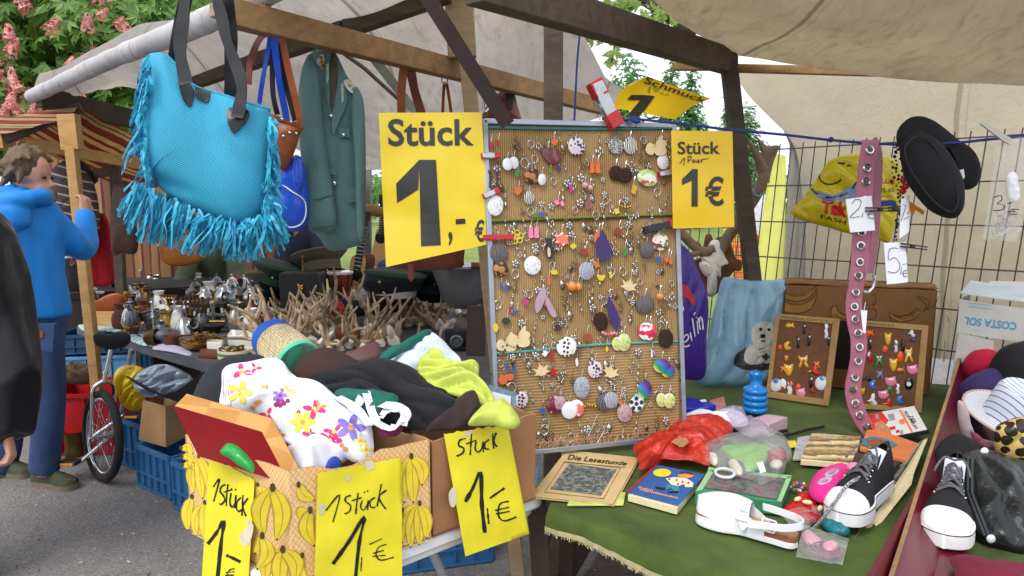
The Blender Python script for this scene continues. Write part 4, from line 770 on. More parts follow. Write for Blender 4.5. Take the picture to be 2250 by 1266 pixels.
#  jewellery board
bBL,bBR=onz(1092,1006,.735),onz(1502,964,.735);bTL=at(1063,262,bBL.y+.1);PB=Q3(bBL,bBR,bTL);bTR=PB(1480,274);bn=(bBR-bBL).cross(bTL-bBL).normalized();bn=bn if bn.y<0 else-bn
bu=(bBR-bBL).normalized();bv=bn.cross(bu);bv=bv if bv.z>0 else-bv
JB=E('jewellery_board','aluminium framed pin board covered in brown corduroy and hung with earrings','display board',(bBL+bBR)/2)
alu=M('aluminium',C(168,174,184),.4,.1,30,.05,metal=.7)
def cord(name,axis,k=170):
 t=NT(name);sx=t.n('SeparateXYZ',Vector=t.co());x=t.math('ADD',sx.outputs[axis],t.math('MULTIPLY',t.noise(7,3),.012));s_=t.math('SINE',t.math('MULTIPLY',x,k*6.283));n=t.noise(16,5);big=t.noise(3,3)
 c=t.mixc(t.ramp(s_,[(-.0,0),(.8,1)]),C(130,102,62),C(178,144,96));c=t.mixc(t.ramp(big,[(.4,0),(.7,.5)]),c,C(188,160,116));c=t.mixc(t.ramp(n,[(.45,0),(.8,.4)]),c,C(120,84,44));t.col(c);t.set(Roughness=.9);t.bump(s_,.22,.003);return t.m
c1,c2=cord('corduroy',0,150),cord('corduroy_cross',2,110)
def bq(*pts):return[PB(*p)for p in pts]
g=G();g.slab(bq((1066,268),(1478,278),(1499,958),(1094,1000)),-bn*.012);g.part('backing_panel',M('panel',C(140,110,70),.8),JB)
SQ=lambda a,b,c,d:(lambda u,v:PB(*mix2(mix2(a,b,u),mix2(d,c,u),v),.002+.0025*(1+NZ.noise(V((u*4,v*3,a[1]*.01))))))
g=G();g.sheet(SQ((1068,280),(1476,280),(1481,472),(1076,486)),30,12,.002);g.part('corduroy_cloth',c1,JB,ang=60)
g=G();g.sheet(SQ((1076,487),(1481,473),(1489,752),(1084,776)),30,16,.002);g.part('corduroy_cloth',c1,JB,ang=60)
g=G();g.sheet(SQ((1084,777),(1489,753),(1492,946),(1100,985)),30,12,.002);g.part('corduroy_cloth',c2,JB,ang=60)
for a,b in(((1063,268),(1480,278)),((1478,275),(1501,962)),((1500,958),(1092,1000)),((1093,1004),(1064,264))):
 g=G();p,q=PB(*a),PB(*b);g.bar(p+bn*.004,q+bn*.004,.016,.02,bn);g.part('frame_side',alu,JB,bev=.002)
for x,y in[(1067,266),(1479,790),(1495,835),(1496,880),(1079,822)]:
 g=G();g.ell(PB(x,y,.0155),.003,6);g.part('screw',ldk,JB)
def cordline(pts,m,r=.0035,nm='cord'):g=G();g.tube([PB(x,y,.010)for x,y in sm(pts,4,False)],r,6);g.part(nm,m,JB)
cordline([(1076,485),(1200,481),(1350,475),(1480,471)],M('cord_olive',C(120,124,40),.7));cordline([(1078,490),(1300,482),(1480,474)],M('cord_dark',C(50,54,30),.7),.002);cordline([(1086,777),(1200,768),(1300,758),(1488,750)],M('cord_teal',C(86,168,160),.7));cordline([(1066,280),(1280,284),(1476,282)],M('cord_teal2',C(58,108,108),.7),.005)
g=G()
for k in range(110):
 x=U(1185,1480);y=973-(x-1185)*.085+U(-14,2);a=[(x,y),(x+U(-6,6),y+U(5,10)),(x+U(-10,10),y+U(12,22))];g.ribbon([PB(px_,py_,.012+U(0,.004))for px_,py_ in a],.0012,None,.0004)
g.part('frayed_edge',M('fray',C(204,160,130),.9),JB,ang=0)
#  earrings
mp_=lambda n,fn:(MC.__setitem__(n,fn(n))or MC[n])if n not in MC else MC[n]
def zebra(n,a,b,sc=55):
 t=NT(n);w_=t.n('TexWave',Scale=sc,Distortion=9,Detail=2,Vector=t.co());w_.inputs['Detail Scale'].default_value=.6;t.col(t.ramp(w_.outputs[1],[(.0,a),(.46,a),(.5,b),(1,b)]));t.set(Roughness=.3);return t.m
def polka(n,a,b,sc=95,th=.42):
 t=NT(n);v=t.n('TexVoronoi',Vector=t.co(),Scale=sc,Randomness=.55).outputs[0];t.col(t.ramp(v,[(0,b),(th*.6,sc3(b,1.6)),(th,b),(th+.03,a),(1,a)]));t.set(Roughness=.3);return t.m
def blotch(n,cols,sc=60):
 t=NT(n);v=t.n('TexVoronoi',Vector=t.n('MixRGB',Fac=.06,Color1=t.co(),Color2=t.n('TexNoise',Scale=30,Vector=t.co()).outputs[1]).outputs[0],Scale=sc);t.col(t.ramp(t.n('SeparateXYZ',Vector=v.outputs['Color']).outputs[0],[(i/len(cols),c)for i,c in enumerate(cols)],True));t.set(Roughness=.3);return t.m
def swirl(n,cols,sc=40,d=3):
 t=NT(n);t.col(t.ramp(t.noise(sc,3,.5,dist=d),[(.25+.5*i/(len(cols)-1),c)for i,c in enumerate(cols)]));t.set(Roughness=.28);return t.m
def rainbow(n):
 t=NT(n);sx=t.n('SeparateXYZ',Vector=t.co());f=t.math('ADD',t.math('MULTIPLY',t.math('ADD',sx.outputs[0],sx.outputs[2]),11),.38);t.col(t.ramp(f,[(0,C(230,120,40)),(.25,C(236,220,120)),(.45,C(40,150,70)),(.65,C(30,120,190)),(.85,C(96,40,150)),(1,C(60,30,90))]));t.set(Roughness=.25);return t.m
PM={'zebra':mp_('e_zebra',lambda n:zebra(n,C(30,30,34),C(222,218,214))),'zebrad':mp_('e_zebrad',lambda n:zebra(n,C(34,30,34),C(120,112,112),70)),'zebrab':mp_('e_zebrab',lambda n:zebra(n,C(44,52,84),C(206,210,222),75)),'polka':mp_('e_polka',lambda n:polka(n,C(214,200,206),C(44,34,70))),'cow':mp_('e_cow',lambda n:polka(n,C(232,230,228),C(30,32,40),75,.36)),'leo':mp_('e_leo',lambda n:polka(n,C(170,168,168),C(44,42,44),150,.4)),'swirl':mp_('e_swirl',lambda n:swirl(n,[C(60,80,130),C(226,228,232),C(232,232,236),C(70,90,140)],30,4)),'silverf':mp_('e_silverf',lambda n:swirl(n,[C(60,60,62),C(220,220,220),C(226,226,226),C(50,50,52)],70,3)),'shell':mp_('e_shell',lambda n:swirl(n,[C(70,26,34),C(112,52,58),C(190,150,146)],22,1)),'shellp':mp_('e_shellp',lambda n:swirl(n,[C(140,96,110),C(190,160,164),C(112,70,84)],30,2)),'tort':mp_('e_tort',lambda n:polka(n,C(56,36,20),C(150,104,50),48,.5)),'hair':M('e_hair',C(58,38,26),.95,.5,120,.9,fine=300,bd=.006),'greenf':mp_('e_greenf',lambda n:blotch(n,[C(150,200,104),C(150,200,104),C(168,212,126),C(206,70,96),C(226,226,214)],45)),'creamf':mp_('e_creamf',lambda n:blotch(n,[C(226,218,196),C(232,226,206),C(120,146,84),C(126,56,66)],60)),'redf':mp_('e_redf',lambda n:blotch(n,[C(240,232,230),C(244,240,238),C(220,64,70),C(232,120,96)],45)),'pinkf':mp_('e_pinkf',lambda n:blotch(n,[C(240,220,226),C(232,70,90),C(240,232,236),C(206,40,70)],50)),'maroonf':mp_('e_maroonf',lambda n:blotch(n,[C(110,34,52),C(150,70,90),C(214,160,176),C(96,28,44)],60)),'treef':mp_('e_treef',lambda n:swirl(n,[C(110,140,30),C(190,206,60),C(214,214,206),C(130,130,128)],24,3)),'rain':mp_('e_rain',rainbow),'white':M('e_white',C(228,230,236),.25,.05,20,0),'grey':mp_('e_grey',lambda n:swirl(n,[C(70,80,96),C(170,178,190),C(96,104,120)],60,2)),'ball':mp_('e_ball',lambda n:polka(n,C(226,230,228),C(56,60,72),60,.3))}
ply=M('e_plywood',C(222,200,156),.7,.1,30,.1);ear=steel
def BP(x,y,o=.012):return PB(x,y,o)
def disc(g,c,rx,ry,a=0,th=.003,dome=.004,n=26):
 rot=Matrix((bu,bv,bn)).transposed();vs=[];ca,sa=math.cos(a),math.sin(a)
 def P(r,k,z):x=rx*r*math.cos(2*PI*k/n);y=ry*r*math.sin(2*PI*k/n);return c+rot@V((x*ca-y*sa,x*sa+y*ca,z))
 rg=[(1,-th/2),(1,th/2),(.92,th/2+.001),(.6,th/2+dome*.6),(.25,th/2+dome)]
 for r,z in rg:vs+=[P(r,k,z)for k in range(n)]
 m=len(rg);fs=[(i*n+k,i*n+(k+1)%n,(i+1)*n+(k+1)%n,(i+1)*n+k)for i in range(m-1)for k in range(n)]+[tuple(range(n))[::-1],tuple((m-1)*n+k for k in range(n))]
 g.add(vs,fs)
def hookw(g,x,y,L=16):g.mat(1).tube([BP(px_,py_,o)for px_,py_,o in[(x,y,.012),(x+1,y-L*.5,.013),(x+3,y-L,.010),(x+5,y-L*.8,.006)]],.0007,5);g.mat(0)
pp=lambda px:px/1500*2.17
DI=[(j1,500,285,42,42,'shell','maroon shell disc tucked behind another at the top of the board'),(j1,535,302,62,58,'shell','large maroon shell disc with pale bloom below the orange charm'),(j1,704,232,62,66,'polka','white disc with navy dots at the top centre of the board'),(j1,985,228,60,62,'leo','grey leopard spotted disc beside the zebra disc at the top'),(j1,1088,228,54,62,'zebra','black and white zebra disc at the top of the board by the wooden squirrel'),(j1,212,360,36,42,'white','white ring shaped shell earring, left one of the pair'),(j1,258,350,32,42,'white','white ring shaped shell earring, right one of the pair'),(j1,385,442,60,54,'tort','brown tortoise patterned disc in the upper left of the board'),(j1,458,470,30,40,'silverf','crumpled silver disc beside the tortoise patterned one'),(j1,985,425,50,55,'hair','fuzzy brown hair disc, left one of the upper pair'),(j1,1052,440,54,55,'hair','fuzzy brown hair disc, right one of the upper pair'),(j1,1210,458,80,60,'greenf','light green disc with red roses near the right edge'),(j1,1320,345,46,54,'silverf','round silver filigree earring at the upper right edge'),(j1,125,655,54,70,'swirl','white disc with blue scrolls under the left red clip'),(j1,365,600,36,46,'zebra','small zebra disc in the left of the upper panel'),(j1,150,993,64,72,'zebrad','dark zebra disc at the left edge under the yellow flower'),(j1,390,1082,60,64,'swirl','white disc with dark blue scrolls right of the dark zebra one'),(j1,775,1122,58,62,'zebrab','blue and white zebra disc in the middle of the board'),(j1,1300,912,64,66,'creamf','cream disc with small flowers under the black clip'),(j1,1208,968,58,62,'zebrad','dark zebra disc beside the cream flowered one'),(j1,165,1110,52,50,'tort','tortoise patterned disc low at the left of the middle panel'),(j2,1135,215,72,62,'zebrad','black striped oval at the right of the middle panel'),(j2,836,330,48,66,'hair','brown hair disc behind the violet feather'),(j2,1165,400,44,58,'pinkf','pale pink disc peeping from behind the red flowered one'),(j2,1138,395,54,60,'pinkf','white disc with one big red flower at the right'),(j2,1275,445,56,66,'hair','brown hair disc at the right end of the teal cord'),(j2,602,500,70,66,'cow','white disc with black animal spots on the teal cord'),(j2,945,480,38,48,'treef','green disc with a tree print on the teal cord'),(j2,990,470,50,60,'treef','grey and green disc with a tree print right of its twin'),(j2,1248,630,64,50,'rain','rainbow coloured oval, upper one of the overlapping pair'),(j2,1290,665,52,44,'rain','rainbow coloured oval, lower one of the overlapping pair'),(j2,796,655,52,62,'polka','white oval with navy dots between the wooden leaves'),(j2,705,775,56,72,'grey','grey lace patterned oval below the dotted oval'),(j2,295,860,44,56,'polka','dotted oval beside the notebook at the lower left'),(j2,860,880,56,60,'zebrad','black zebra disc in the bottom row, left of its pair'),(j2,902,862,54,56,'zebrab','pale zebra disc in the bottom row, right of its pair'),(j2,1132,790,52,62,'rain','single rainbow coloured oval above the football'),(j2,1245,862,38,50,'treef','green flower disc at the lower right corner'),(j2,1298,866,46,52,'treef','grey flower disc at the lower right corner'),(j2,518,895,56,60,'maroonf','maroon disc with pale flowers at the bottom'),(j2,556,880,42,46,'shellp','mauve shell disc behind the maroon flowered one'),(j2,622,930,56,58,'white','plain white disc in the bottom row'),(j2,668,918,54,58,'redf','white disc with red hibiscus flowers in the bottom row'),(j2,995,950,54,62,'shellp','mauve shell disc at the bottom below the football')]
for i,(z,x,y,rx,ry,pm,lb)in enumerate(DI):
 s_=3.247 if z is j1 else 3.087;c=K(z,x,y);g=G();disc(g,BP(*c,.014+.003*(i%3)),pp(rx/s_),pp(ry/s_),U(-.2,.2));hookw(g,c[0],c[1]-ry/s_+1);g.thing('disc_earring',[PM[pm],ear],lb,'earring','disc earrings on the jewellery board')
def flat(name,z,pts,m,lb,th=.003,o=.014,hook=True,smooth=2,cat='earring',grp=None,extra=None):
 P=z(pts);P2=sm(P,smooth)if smooth else P;g=G();b=[BP(x,y,o)for x,y in P2];cx=sum(p[0]for p in P2)/len(P2);cy_=sum(p[1]for p in P2)/len(P2);n=len(P2)
 f=[BP(x,y,o+th)for x,y in P2];g.add(f+[BP(cx,cy_,o+th)],[(i,(i+1)%n,n)for i in range(n)]);g.add(b+f,[(i,(i+1)%n,n+(i+1)%n,n+i)for i in range(n)])
 if extra:extra(g)
 if hook:t=min(P2,key=lambda q:q[1]);hookw(g,*t)
 return g.thing(name,[m,ear]if not isinstance(m,list)else[m[0],ear]+m[1:],lb,cat,grp,ang=40)
def mapleaf(cx,cy_,r,a):
 out=[];spec=[(0,1.0),(12,.55),(24,.62),(36,.42),(52,.95),(66,.55),(80,.5),(96,.8),(112,.4),(150,.34),(176,.28),(180,.75),(184,.28),(210,.34),(248,.4),(264,.8),(280,.5),(294,.55),(308,.95),(324,.42),(336,.62),(348,.55)]
 return[(cx+r*q*math.sin(R(d)+a),cy_-r*q*math.cos(R(d)+a))for d,q in spec]
for z,x,y,r,a,lb in[(j2,1022,98,76,.25,'carved plywood maple leaf in the middle panel'),(j2,435,675,76,-.3,'carved plywood maple leaf beside the red star'),(j2,890,672,62,.4,'plywood maple leaf behind, upper one of its pair'),(j2,906,690,70,-.1,'plywood maple leaf in front, lower one of its pair')]:flat('leaf_earring',z,mapleaf(x,y,r,a),ply,lb,smooth=0,o=.013 if 'behind'in lb else.018)
sq=[(0,-40),(14,-60),(30,-58),(28,-38),(46,-30),(54,-10),(44,0),(52,18),(46,40),(20,48),(-10,46),(-22,30),(-30,44),(-60,40),(-74,16),(-66,-10),(-48,-22),(-34,-14),(-40,2),(-28,8),(-16,-10),(-10,-28)]
for z,x,y,k,lb in[(j1,1285,235,1.25,'plywood squirrel earring at the top right corner'),(j2,292,440,1.25,'plywood squirrel earring, right one of the pair on the teal cord'),(j2,205,475,1.15,'plywood squirrel earring, left one of the pair on the teal cord')]:flat('squirrel_earring',z,[(x+a*k*.95,y+b*k*1.05)for a,b in sq],ply,lb,o=.012 if 'left'in lb else.018)
star=lambda cx,cy_,r,n=5,k=.42,a=0:[(cx+r*(1 if i%2==0 else k)*math.sin(PI*i/n+a),cy_-r*(1 if i%2==0 else k)*math.cos(PI*i/n+a))for i in range(2*n)]
pl=lambda n,c,**k:M('e_'+n,c,k.get('r',.3),.1,40,0,tr=k.get('tr',0))
red,org,ylw,blu,gre,pnk,vio,cop,mag=[pl(*a)for a in[('red',C(186,24,34)),('orange',C(214,106,50)),('yellow',C(218,194,60)),('blue',C(52,88,170)),('green',C(44,140,66)),('pink',C(240,132,176)),('violet',C(60,40,104)),('copper',C(220,140,70)),('magenta',C(190,50,150))]]
lav=pl('lavender',C(176,150,166))
flat('star_earring',j2,star(512,672,42),red,'dark red star earring beside a plywood leaf',smooth=0);flat('star_earring',j1,star(600,898,56,6,.7),PM['redf'],'white star earring with pink flowers left of the violet feather',smooth=0)
def feather(z,pts,m,lb):flat('feather_earring',z,pts,m,lb,th=.002,o=.02,smooth=3)
feather(j1,[(885,828),(910,860),(940,930),(958,990),(940,1035),(880,1050),(850,1010),(838,930),(860,870)],vio,'dark violet feather earring in the centre of the board');feather(j1,[(862,835),(872,860),(850,900),(830,920),(828,870)],org,'orange feather tip behind the violet feather')
feather(j2,[(890,160),(915,200),(950,270),(965,330),(940,390),(905,330),(880,270),(875,200)],vio,'long violet feather earring hanging in the lower middle panel')
feather(j2,[(440,95),(462,120),(455,180),(425,250),(395,268),(388,200),(410,140)],lav,'pale leopard feather earring, left one of the pair');feather(j2,[(462,150),(490,190),(520,250),(535,290),(510,300),(480,260),(460,200)],lav,'pale leopard feather earring, right one of the pair')
def boots(z,x,y,m,w_):
 for s_,n in((-1,'left'),(1,'right')):flat('boot_earring',z,[(x+s_*20-14,y-38),(x+s_*20+12,y-38),(x+s_*20+14,y+10),(x+s_*20+18,y+34),(x+s_*20-14,y+38),(x+s_*20-18,y+10)],m,f'{w_} rubber boot earring, {n} one of the pair',th=.008)
boots(j1,838,385,org,'orange');boots(j1,400,848,pnk,'pink')
def beads(nm,z,L,m,lb,grp=None):
 for k,(x,y,r)in enumerate(L):
  g=G();s_=3.247 if z is j1 else 3.087;c=K(z,x,y);g.ell(BP(*c,.012+pp(r/s_)),pp(r/s_),12);hookw(g,c[0],c[1]-r/s_);g.thing(nm,[m,ear],lb[k]if not isinstance(lb,str)else lb,'earring',grp)
beads('pearl_earring',j1,[(672,1232,36),(716,1236,30)],cop,['large copper pearl earring, left of the pair','large copper pearl earring, right of the pair']);beads('pearl_earring',j2,[(1235,160,26)],cop,['single copper pearl beside the black striped oval'])
beads('pearl_earring',j1,[(765,510,24),(802,530,22)],pl('rose',C(206,160,160)),['rose pearl earring, left of the pair','rose pearl earring, right of the pair'])
flat('penguin_earring',j1,[(500,890),(520,888),(530,920),(540,980),(536,1025),(500,1028),(488,990),(492,930),(478,885)],[pl('peng',C(40,42,46)),ply],'black and white bird earring standing in the middle panel',th=.006,extra=lambda g:(g.mat(2),g.poly(lambda x,y,o=0:BP(x,y,.0215),j1([(500,950),(515,960),(520,1000),(515,1020),(500,1020),(496,985)])),g.mat(0)))
for k in range(7):
 x,y=[(280,850),(255,870),(305,870),(262,905),(300,900),(245,905),(280,878)][k]
g=G()
for x,y in[(280,850),(255,872),(305,872),(262,908),(298,902),(242,912),(280,880)]:g.tube([BP(*K(j1,x+20*math.cos(a*PI/6),y+20*math.sin(a*PI/6)),.014)for a in range(12)],.002,5,closed=True)
g.thing('flower_earring',ylw,'yellow flower earring made of rings beside a red clip','earring')
flat('bear_earring',j1,[(850,1150),(865,1148),(880,1155),(895,1148),(908,1155),(902,1175),(890,1190),(868,1190),(855,1172)],ylw,'yellow animal face earring below the striped disc');flat('carrot_earring',j2,circ(170,725,32),org,'orange round slice earring at the lower left');flat('carrot_earring',j2,circ(218,705,24),org,'smaller orange slice earring at the lower left')
CH=[(j1,97,228,14,32,red,'red lantern charm earring at the upper left, left of its pair'),(j1,143,210,12,30,red,'red lantern charm earring at the upper left, right of its pair'),(j1,548,200,26,32,org,'orange charm above the maroon shell disc'),(j1,280,425,20,30,gre,'green charm below the white rings'),(j1,578,388,20,26,vio,'violet charm right of the maroon shell'),(j1,515,400,14,26,gre,'thin green charm left of the violet charm'),(j1,285,550,32,36,org,'orange and yellow charm in the upper left panel'),(j1,665,530,18,36,mag,'violet bead charm in the centre of the upper panel'),(j1,790,650,28,40,pl('fruit',C(150,80,96)),'wine coloured fruit charm near the olive cord'),(j1,565,632,22,24,pnk,'coral ring earring, left of the pair'),(j1,603,640,18,24,pnk,'coral ring earring, right of the pair'),(j1,992,695,26,26,ylw,'yellow charm above the olive cord'),(j1,1115,540,22,44,gold,'gold bead earring left of the green disc'),(j1,405,725,18,20,gre,'green glass charm on the olive cord'),(j1,452,718,26,22,blu,'blue glass charm on the olive cord'),(j1,680,945,24,26,ylw,'yellow lizard charm beside the flowered star'),(j1,765,985,26,26,red,'dark red cherry charm below the flowered star'),(j1,1050,985,18,40,gre,'green frog charm right of the violet feather'),(j1,545,1130,34,22,ylw,'yellow creature charm beside the blue zebra disc'),(j1,1290,1040,22,26,blu,'small blue ball charm below the cream disc'),(j1,1350,1040,20,26,org,'small orange ring charm at the right edge, left of its pair'),(j1,1375,1055,18,24,org,'small orange ring charm at the right edge, right of its pair'),(j1,848,1078,26,28,org,'orange charm under the violet feather'),(j1,948,1150,14,32,ylw,'small yellow duck charm right of the yellow face'),(j1,1000,840,34,34,pl('brick',C(140,50,40)),'brick red charm in the upper middle panel'),(j1,508,1195,12,36,org,'orange glass drop above the leopard feather'),(j1,735,1210,20,22,gre,'green charm at the right of the copper pearls'),(j2,155,85,12,30,blu,'blue clip charm at the left edge, left of its pair'),(j2,190,105,12,32,blu,'blue clip charm at the left edge, right of its pair'),(j2,320,190,20,36,mag,'magenta foil charm left of the leopard feather'),(j2,218,250,10,26,red,'red drop charm at the left edge'),(j2,258,262,28,14,blu,'light blue bar charm at the left edge'),(j2,190,325,34,30,pl('blossom',C(60,48,50)),'dark flower earring with pale centre at the left edge'),(j2,545,370,28,28,pl('blossom',C(60,48,50)),'dark flower earring with pale centre in the middle'),(j2,745,440,36,34,pl('rust',C(160,70,44)),'rust brown charm with a red cap above the teal cord'),(j2,455,545,22,26,PM['white'],'small white ball charm on the teal cord'),(j2,500,560,14,54,red,'red bead strand charm under the teal cord'),(j2,458,208,10,22,org,'tiny orange bead between the leopard feathers'),(j2,120,370,22,40,ylw,'amber charm at the far left edge'),(j2,200,640,12,46,blu,'turquoise bead drop, left of the pair'),(j2,248,660,11,52,blu,'turquoise bead drop, right of the pair'),(j2,440,935,26,24,blu,'blue hand shaped charm at the lower left'),(j2,875,515,10,26,ylw,'yellow glass stick on the teal cord'),(j2,968,880,16,18,org,'orange scrap charm between zebra and football'),(j2,672,605,12,36,PM['white'],'white glass stick in the lower panel'),(j2,1180,548,8,34,PM['white'],'thin white stick earring below the pink disc')]
for z,x,y,rx,ry,m,lb in CH:
 q=[(x+rx*.8*(1+.28*math.sin(k*2.4+x))*math.cos(2*PI*k/11),y+ry*.8*(1+.22*math.cos(k*3.1+y))*math.sin(2*PI*k/11))for k in range(11)];flat('charm_earring',z,q,m,lb,th=.005)
for z,L,lb in((j2,[(848,405),(865,415),(885,418),(905,412),(925,408),(940,415)],'string of pastel beads above the teal cord'),(j2,[(728,905),(742,890),(756,898),(775,900),(790,890),(798,905)],'string of gold beads in the bottom row'),(j1,[(1010,655),(1030,662),(1050,668),(1070,668),(1088,662)],'string of gold beads above the olive cord')):
 g=G();
 for i,(x,y)in enumerate(L):g.mat(i%3 if 'pastel'in lb else 0).ell(BP(*K(z,x,y),.018),.006 if 'pastel'in lb else.005,8)
 g.thing('bead_earring',[pnk,lav,org]if 'pastel'in lb else gold,lb,'earring')
foot=[(1032,862),(1075,815),(1125,850),(1130,895),(1105,935),(1075,946),(1040,925),(1022,890)];flat('football_earring',j2,foot,[M('e_net',C(150,206,170),.4,.2,60,0),PM['white'],pl('pent',C(50,56,70))],'white football on a green drop earring',extra=lambda g:([g.mat(2),g.poly(lambda x,y,o=0:BP(x,y,.0185),j2(circ(1076,888,48,16)))],[g.mat(3).poly(lambda x,y,o=0:BP(x,y,.0192),j2(star(1076+r*math.cos(a),888+r*math.sin(a),16,5,.85)))for r,a in[(0,0)]+[(36,PI*.4*k-.3)for k in range(5)]],g.mat(0)),smooth=0)
for x,lb in((88,'dark wrench shaped earring, left of the pair'),(140,'dark wrench shaped earring, right of the pair')):flat('wrench_earring',j1,[(x-12,395),(x-4,410),(x+4,410),(x+12,395),(x+13,420),(x+6,432),(x+7,500),(x+9,528),(x-9,528),(x-7,500),(x-6,432),(x-13,420)],pl('iron',C(54,44,40)),lb,smooth=0)
SILV=[]
def silver(kind,seed):
 q=random.Random(seed);g=G();w=.0011
 g.tube([(0,0,0),(.001,0,.008),(.004,.002,.010),(.006,.006,.007)],.0006,4)
 if kind==0:
  for k in range(6):g.ell((q.uniform(-.006,.006),-q.uniform(0,.004),-.005-k*.004),q.uniform(.0018,.0034),6)
 elif kind==1:g.tube([(0,0,0),(0,-.002,-.010),(.002,-.002,-.022)],.0008,4);g.ell((.002,-.002,-.026),(.003,.002,.006),6);g.ell((0,-.002,-.012),.0026,6)
 elif kind==2:g.tube([(.008*math.cos(a*PI/5),-.001,-.010+.010*math.sin(a*PI/5))for a in range(10)],.0011,5,closed=True);g.ell((0,-.002,-.020),.003,6)
 elif kind==3:
  for k in range(5):a=k*1.256;g.ell((.005*math.cos(a),-.001,-.012+.005*math.sin(a)),(.0035,.0016,.0035),6)
  g.ell((0,-.003,-.012),.0025,6);g.tube([(0,-.001,-.017),(0,-.001,-.024)],.001,4)
 elif kind==4:
  for k in range(3):
   x=(k-1)*.005;g.tube([(0,0,-.003),(x,-.001,-.010),(x,-.002,-.016-abs(k-1)*-.004)],.0007,4);g.ell((x,-.002,-.019+abs(k-1)*.004),(.0022,.0015,.004),6)
 elif kind==5:g.slab([(-.004,-.001,-.004),(.004,-.001,-.005),(.006,-.001,-.014),(.001,-.001,-.024),(-.005,-.001,-.016)],(0,.0015,0));g.ell((0,-.002,-.012),.0028,6)
 return g.mesh('silver_earring')
sm_=[M('e_silver',C(200,198,196),.28,.3,90,0,metal=.9),M('e_antique',C(140,120,96),.4,.3,90,0,metal=.7)]
for k in range(12):
 me=silver(k%6,k);me.materials.append(sm_[0]if k%5 else sm_[1]);me.polygons.foreach_set('use_smooth',[True]*len(me.polygons));SILV.append(me)
occ=[(*K(z,x,y),max(rx,ry)/3.2)for z,x,y,rx,ry,*_ in DI]+[(*K(z,x,y),max(rx,ry)/3.2)for z,x,y,rx,ry,*_ in CH]
q=random.Random(5);rotB=Matrix((bu,-bn,bv)).transposed().to_4x4();n=0;tries=0;put=[]
while n<292 and tries<9000:
 tries+=1;x=q.uniform(1078,1488);y=q.uniform(296,958)-(x-1078)*.0;
 if y>985-(x-1085)*.085-14 or x>1478+(y-280)*.03-6 or x<1070+(y-265)*.03+8:continue
 if any(math.hypot(x-a,y-b)<r+6 for a,b,r in occ)or any(math.hypot((x-a)*1.2,(y-b))<10.8 for a,b in put):continue
 put.append((x,y));o=bpy.data.objects.new('silver_earring',SILV[q.randrange(12)]);COL.objects.link(o);s_=q.uniform(1.0,1.75)
 o.matrix_world=Matrix.Translation(BP(x,y,.010))@rotB@Matrix.Rotation(q.uniform(-.35,.35),4,'Y')@Matrix.Scale(s_,4);n+=1
 props(o,'small silver dangling earring pinned to the brown corduroy board','earring','small silver earrings on the corduroy board')
g=G()
for L in([(1320,1040),(1290,1090),(1285,1140)],[(1370,960),(1330,1060),(1300,1130),(1340,1110),(1375,1040),(1372,975)],[(1410,980),(1425,1040),(1395,1110),(1370,1150)]):g.tube([PB(*p,.018)for p in sm([(-0+1050+(x-560)/3.087,600+y/3.087)for x,y in L],5,False)],.0011,5)
g.thing('chain_earring',sm_[0],'long silver chain loops hanging at the bottom of the board','earring')
#  clips, yellow signs and rope at the board
clr=M('clip_red',C(186,28,40),.35,.1,20,0,coat=.3);cls=M('clip_silver',C(190,194,200),.3,.1,30,0,metal=.5);clb=M('clip_black',C(40,44,52),.4,.1,30,0)
def clip(a,b,w,o,ms,lb):
 p,q=PB(*a,o),PB(*b,o);d=(q-p).normalized();s_=bn.cross(d);L=(q-p).length;e=E('clip',lb,'clip',p.lerp(q,.5),'clips holding the signs to the board')
 for sg,nm in((1,'jaw'),(-1,'jaw')):
  g=G();z=bn*(w*.28*sg);g.slab([p+z*1.3+s_*w*.42,p+z*1.3-s_*w*.42,p.lerp(q,.45)+z*.6-s_*w*.5,q+z*.35-s_*w*.4,q+z*.35+s_*w*.4,p.lerp(q,.45)+z*.6+s_*w*.5],bn*w*.22*sg)
  g.part(nm,ms[1],e,bev=.0012)
 g=G();c=p.lerp(q,.5);g.tube([c-s_*w*.55,c+s_*w*.55],w*.3,10);g.part('spring',cls,e)
 for t0,t1 in((-.06,.3),(.72,1.05)):g=G();a_,b_=p.lerp(q,t0),p.lerp(q,t1);g.bar(a_,b_,w*1.08,w*.95,bn);g.part('grip',ms[0]if t0<0 or len(ms)<3 else ms[2],e,bev=.002)
clip(K(j1,30,300),K(j1,150,298),.016,.022,(clr,cls),'small red and silver clip, upper one on the left edge of the board');clip(K(j1,42,590),K(j1,148,545),.016,.022,(clr,cls),'tilted red and silver clip, second down on the left edge');clip(K(j1,52,884),K(j1,240,880),.016,.022,(clr,clr),'all red clip at the lower corner of the large sign');clip(K(j1,1295,432),K(j1,1405,412),.016,.022,(clr,cls),'red and silver clip holding the 1 Paar sign at the top');clip(K(j1,1200,830),K(j1,1428,770),.022,.024,(clb,clb,clr),'black and red clip at the lower corner of the 1 Paar sign')
clip(K(j3,560,585),K(j3,705,870),.042,.03,(clr,cls),'big red and silver clamp gripping the top rail of the board')
lam=M('laminated_yellow',C(226,198,26),.32,.07,7,.1,fine=60,coat=.5);bk=M('print_black',C(40,40,38),.35,.12,20,0,coat=.3)
SG=DY(lambda x,y:2.085-.0001*(x-950)+.03*max(0,(y-480)/110)*max(0,(1000-x)/160)*-1)
q4=(K(k4,849,745),K(k4,1530,745),(1075,536),(848,587));q4=((832,248),(1058,247),(1076,536),(848,587))
SGw=lambda x,y,o=0:SG(x,y,.004+.004*NZ.noise(V((x*.011,y*.011,2)))+o)
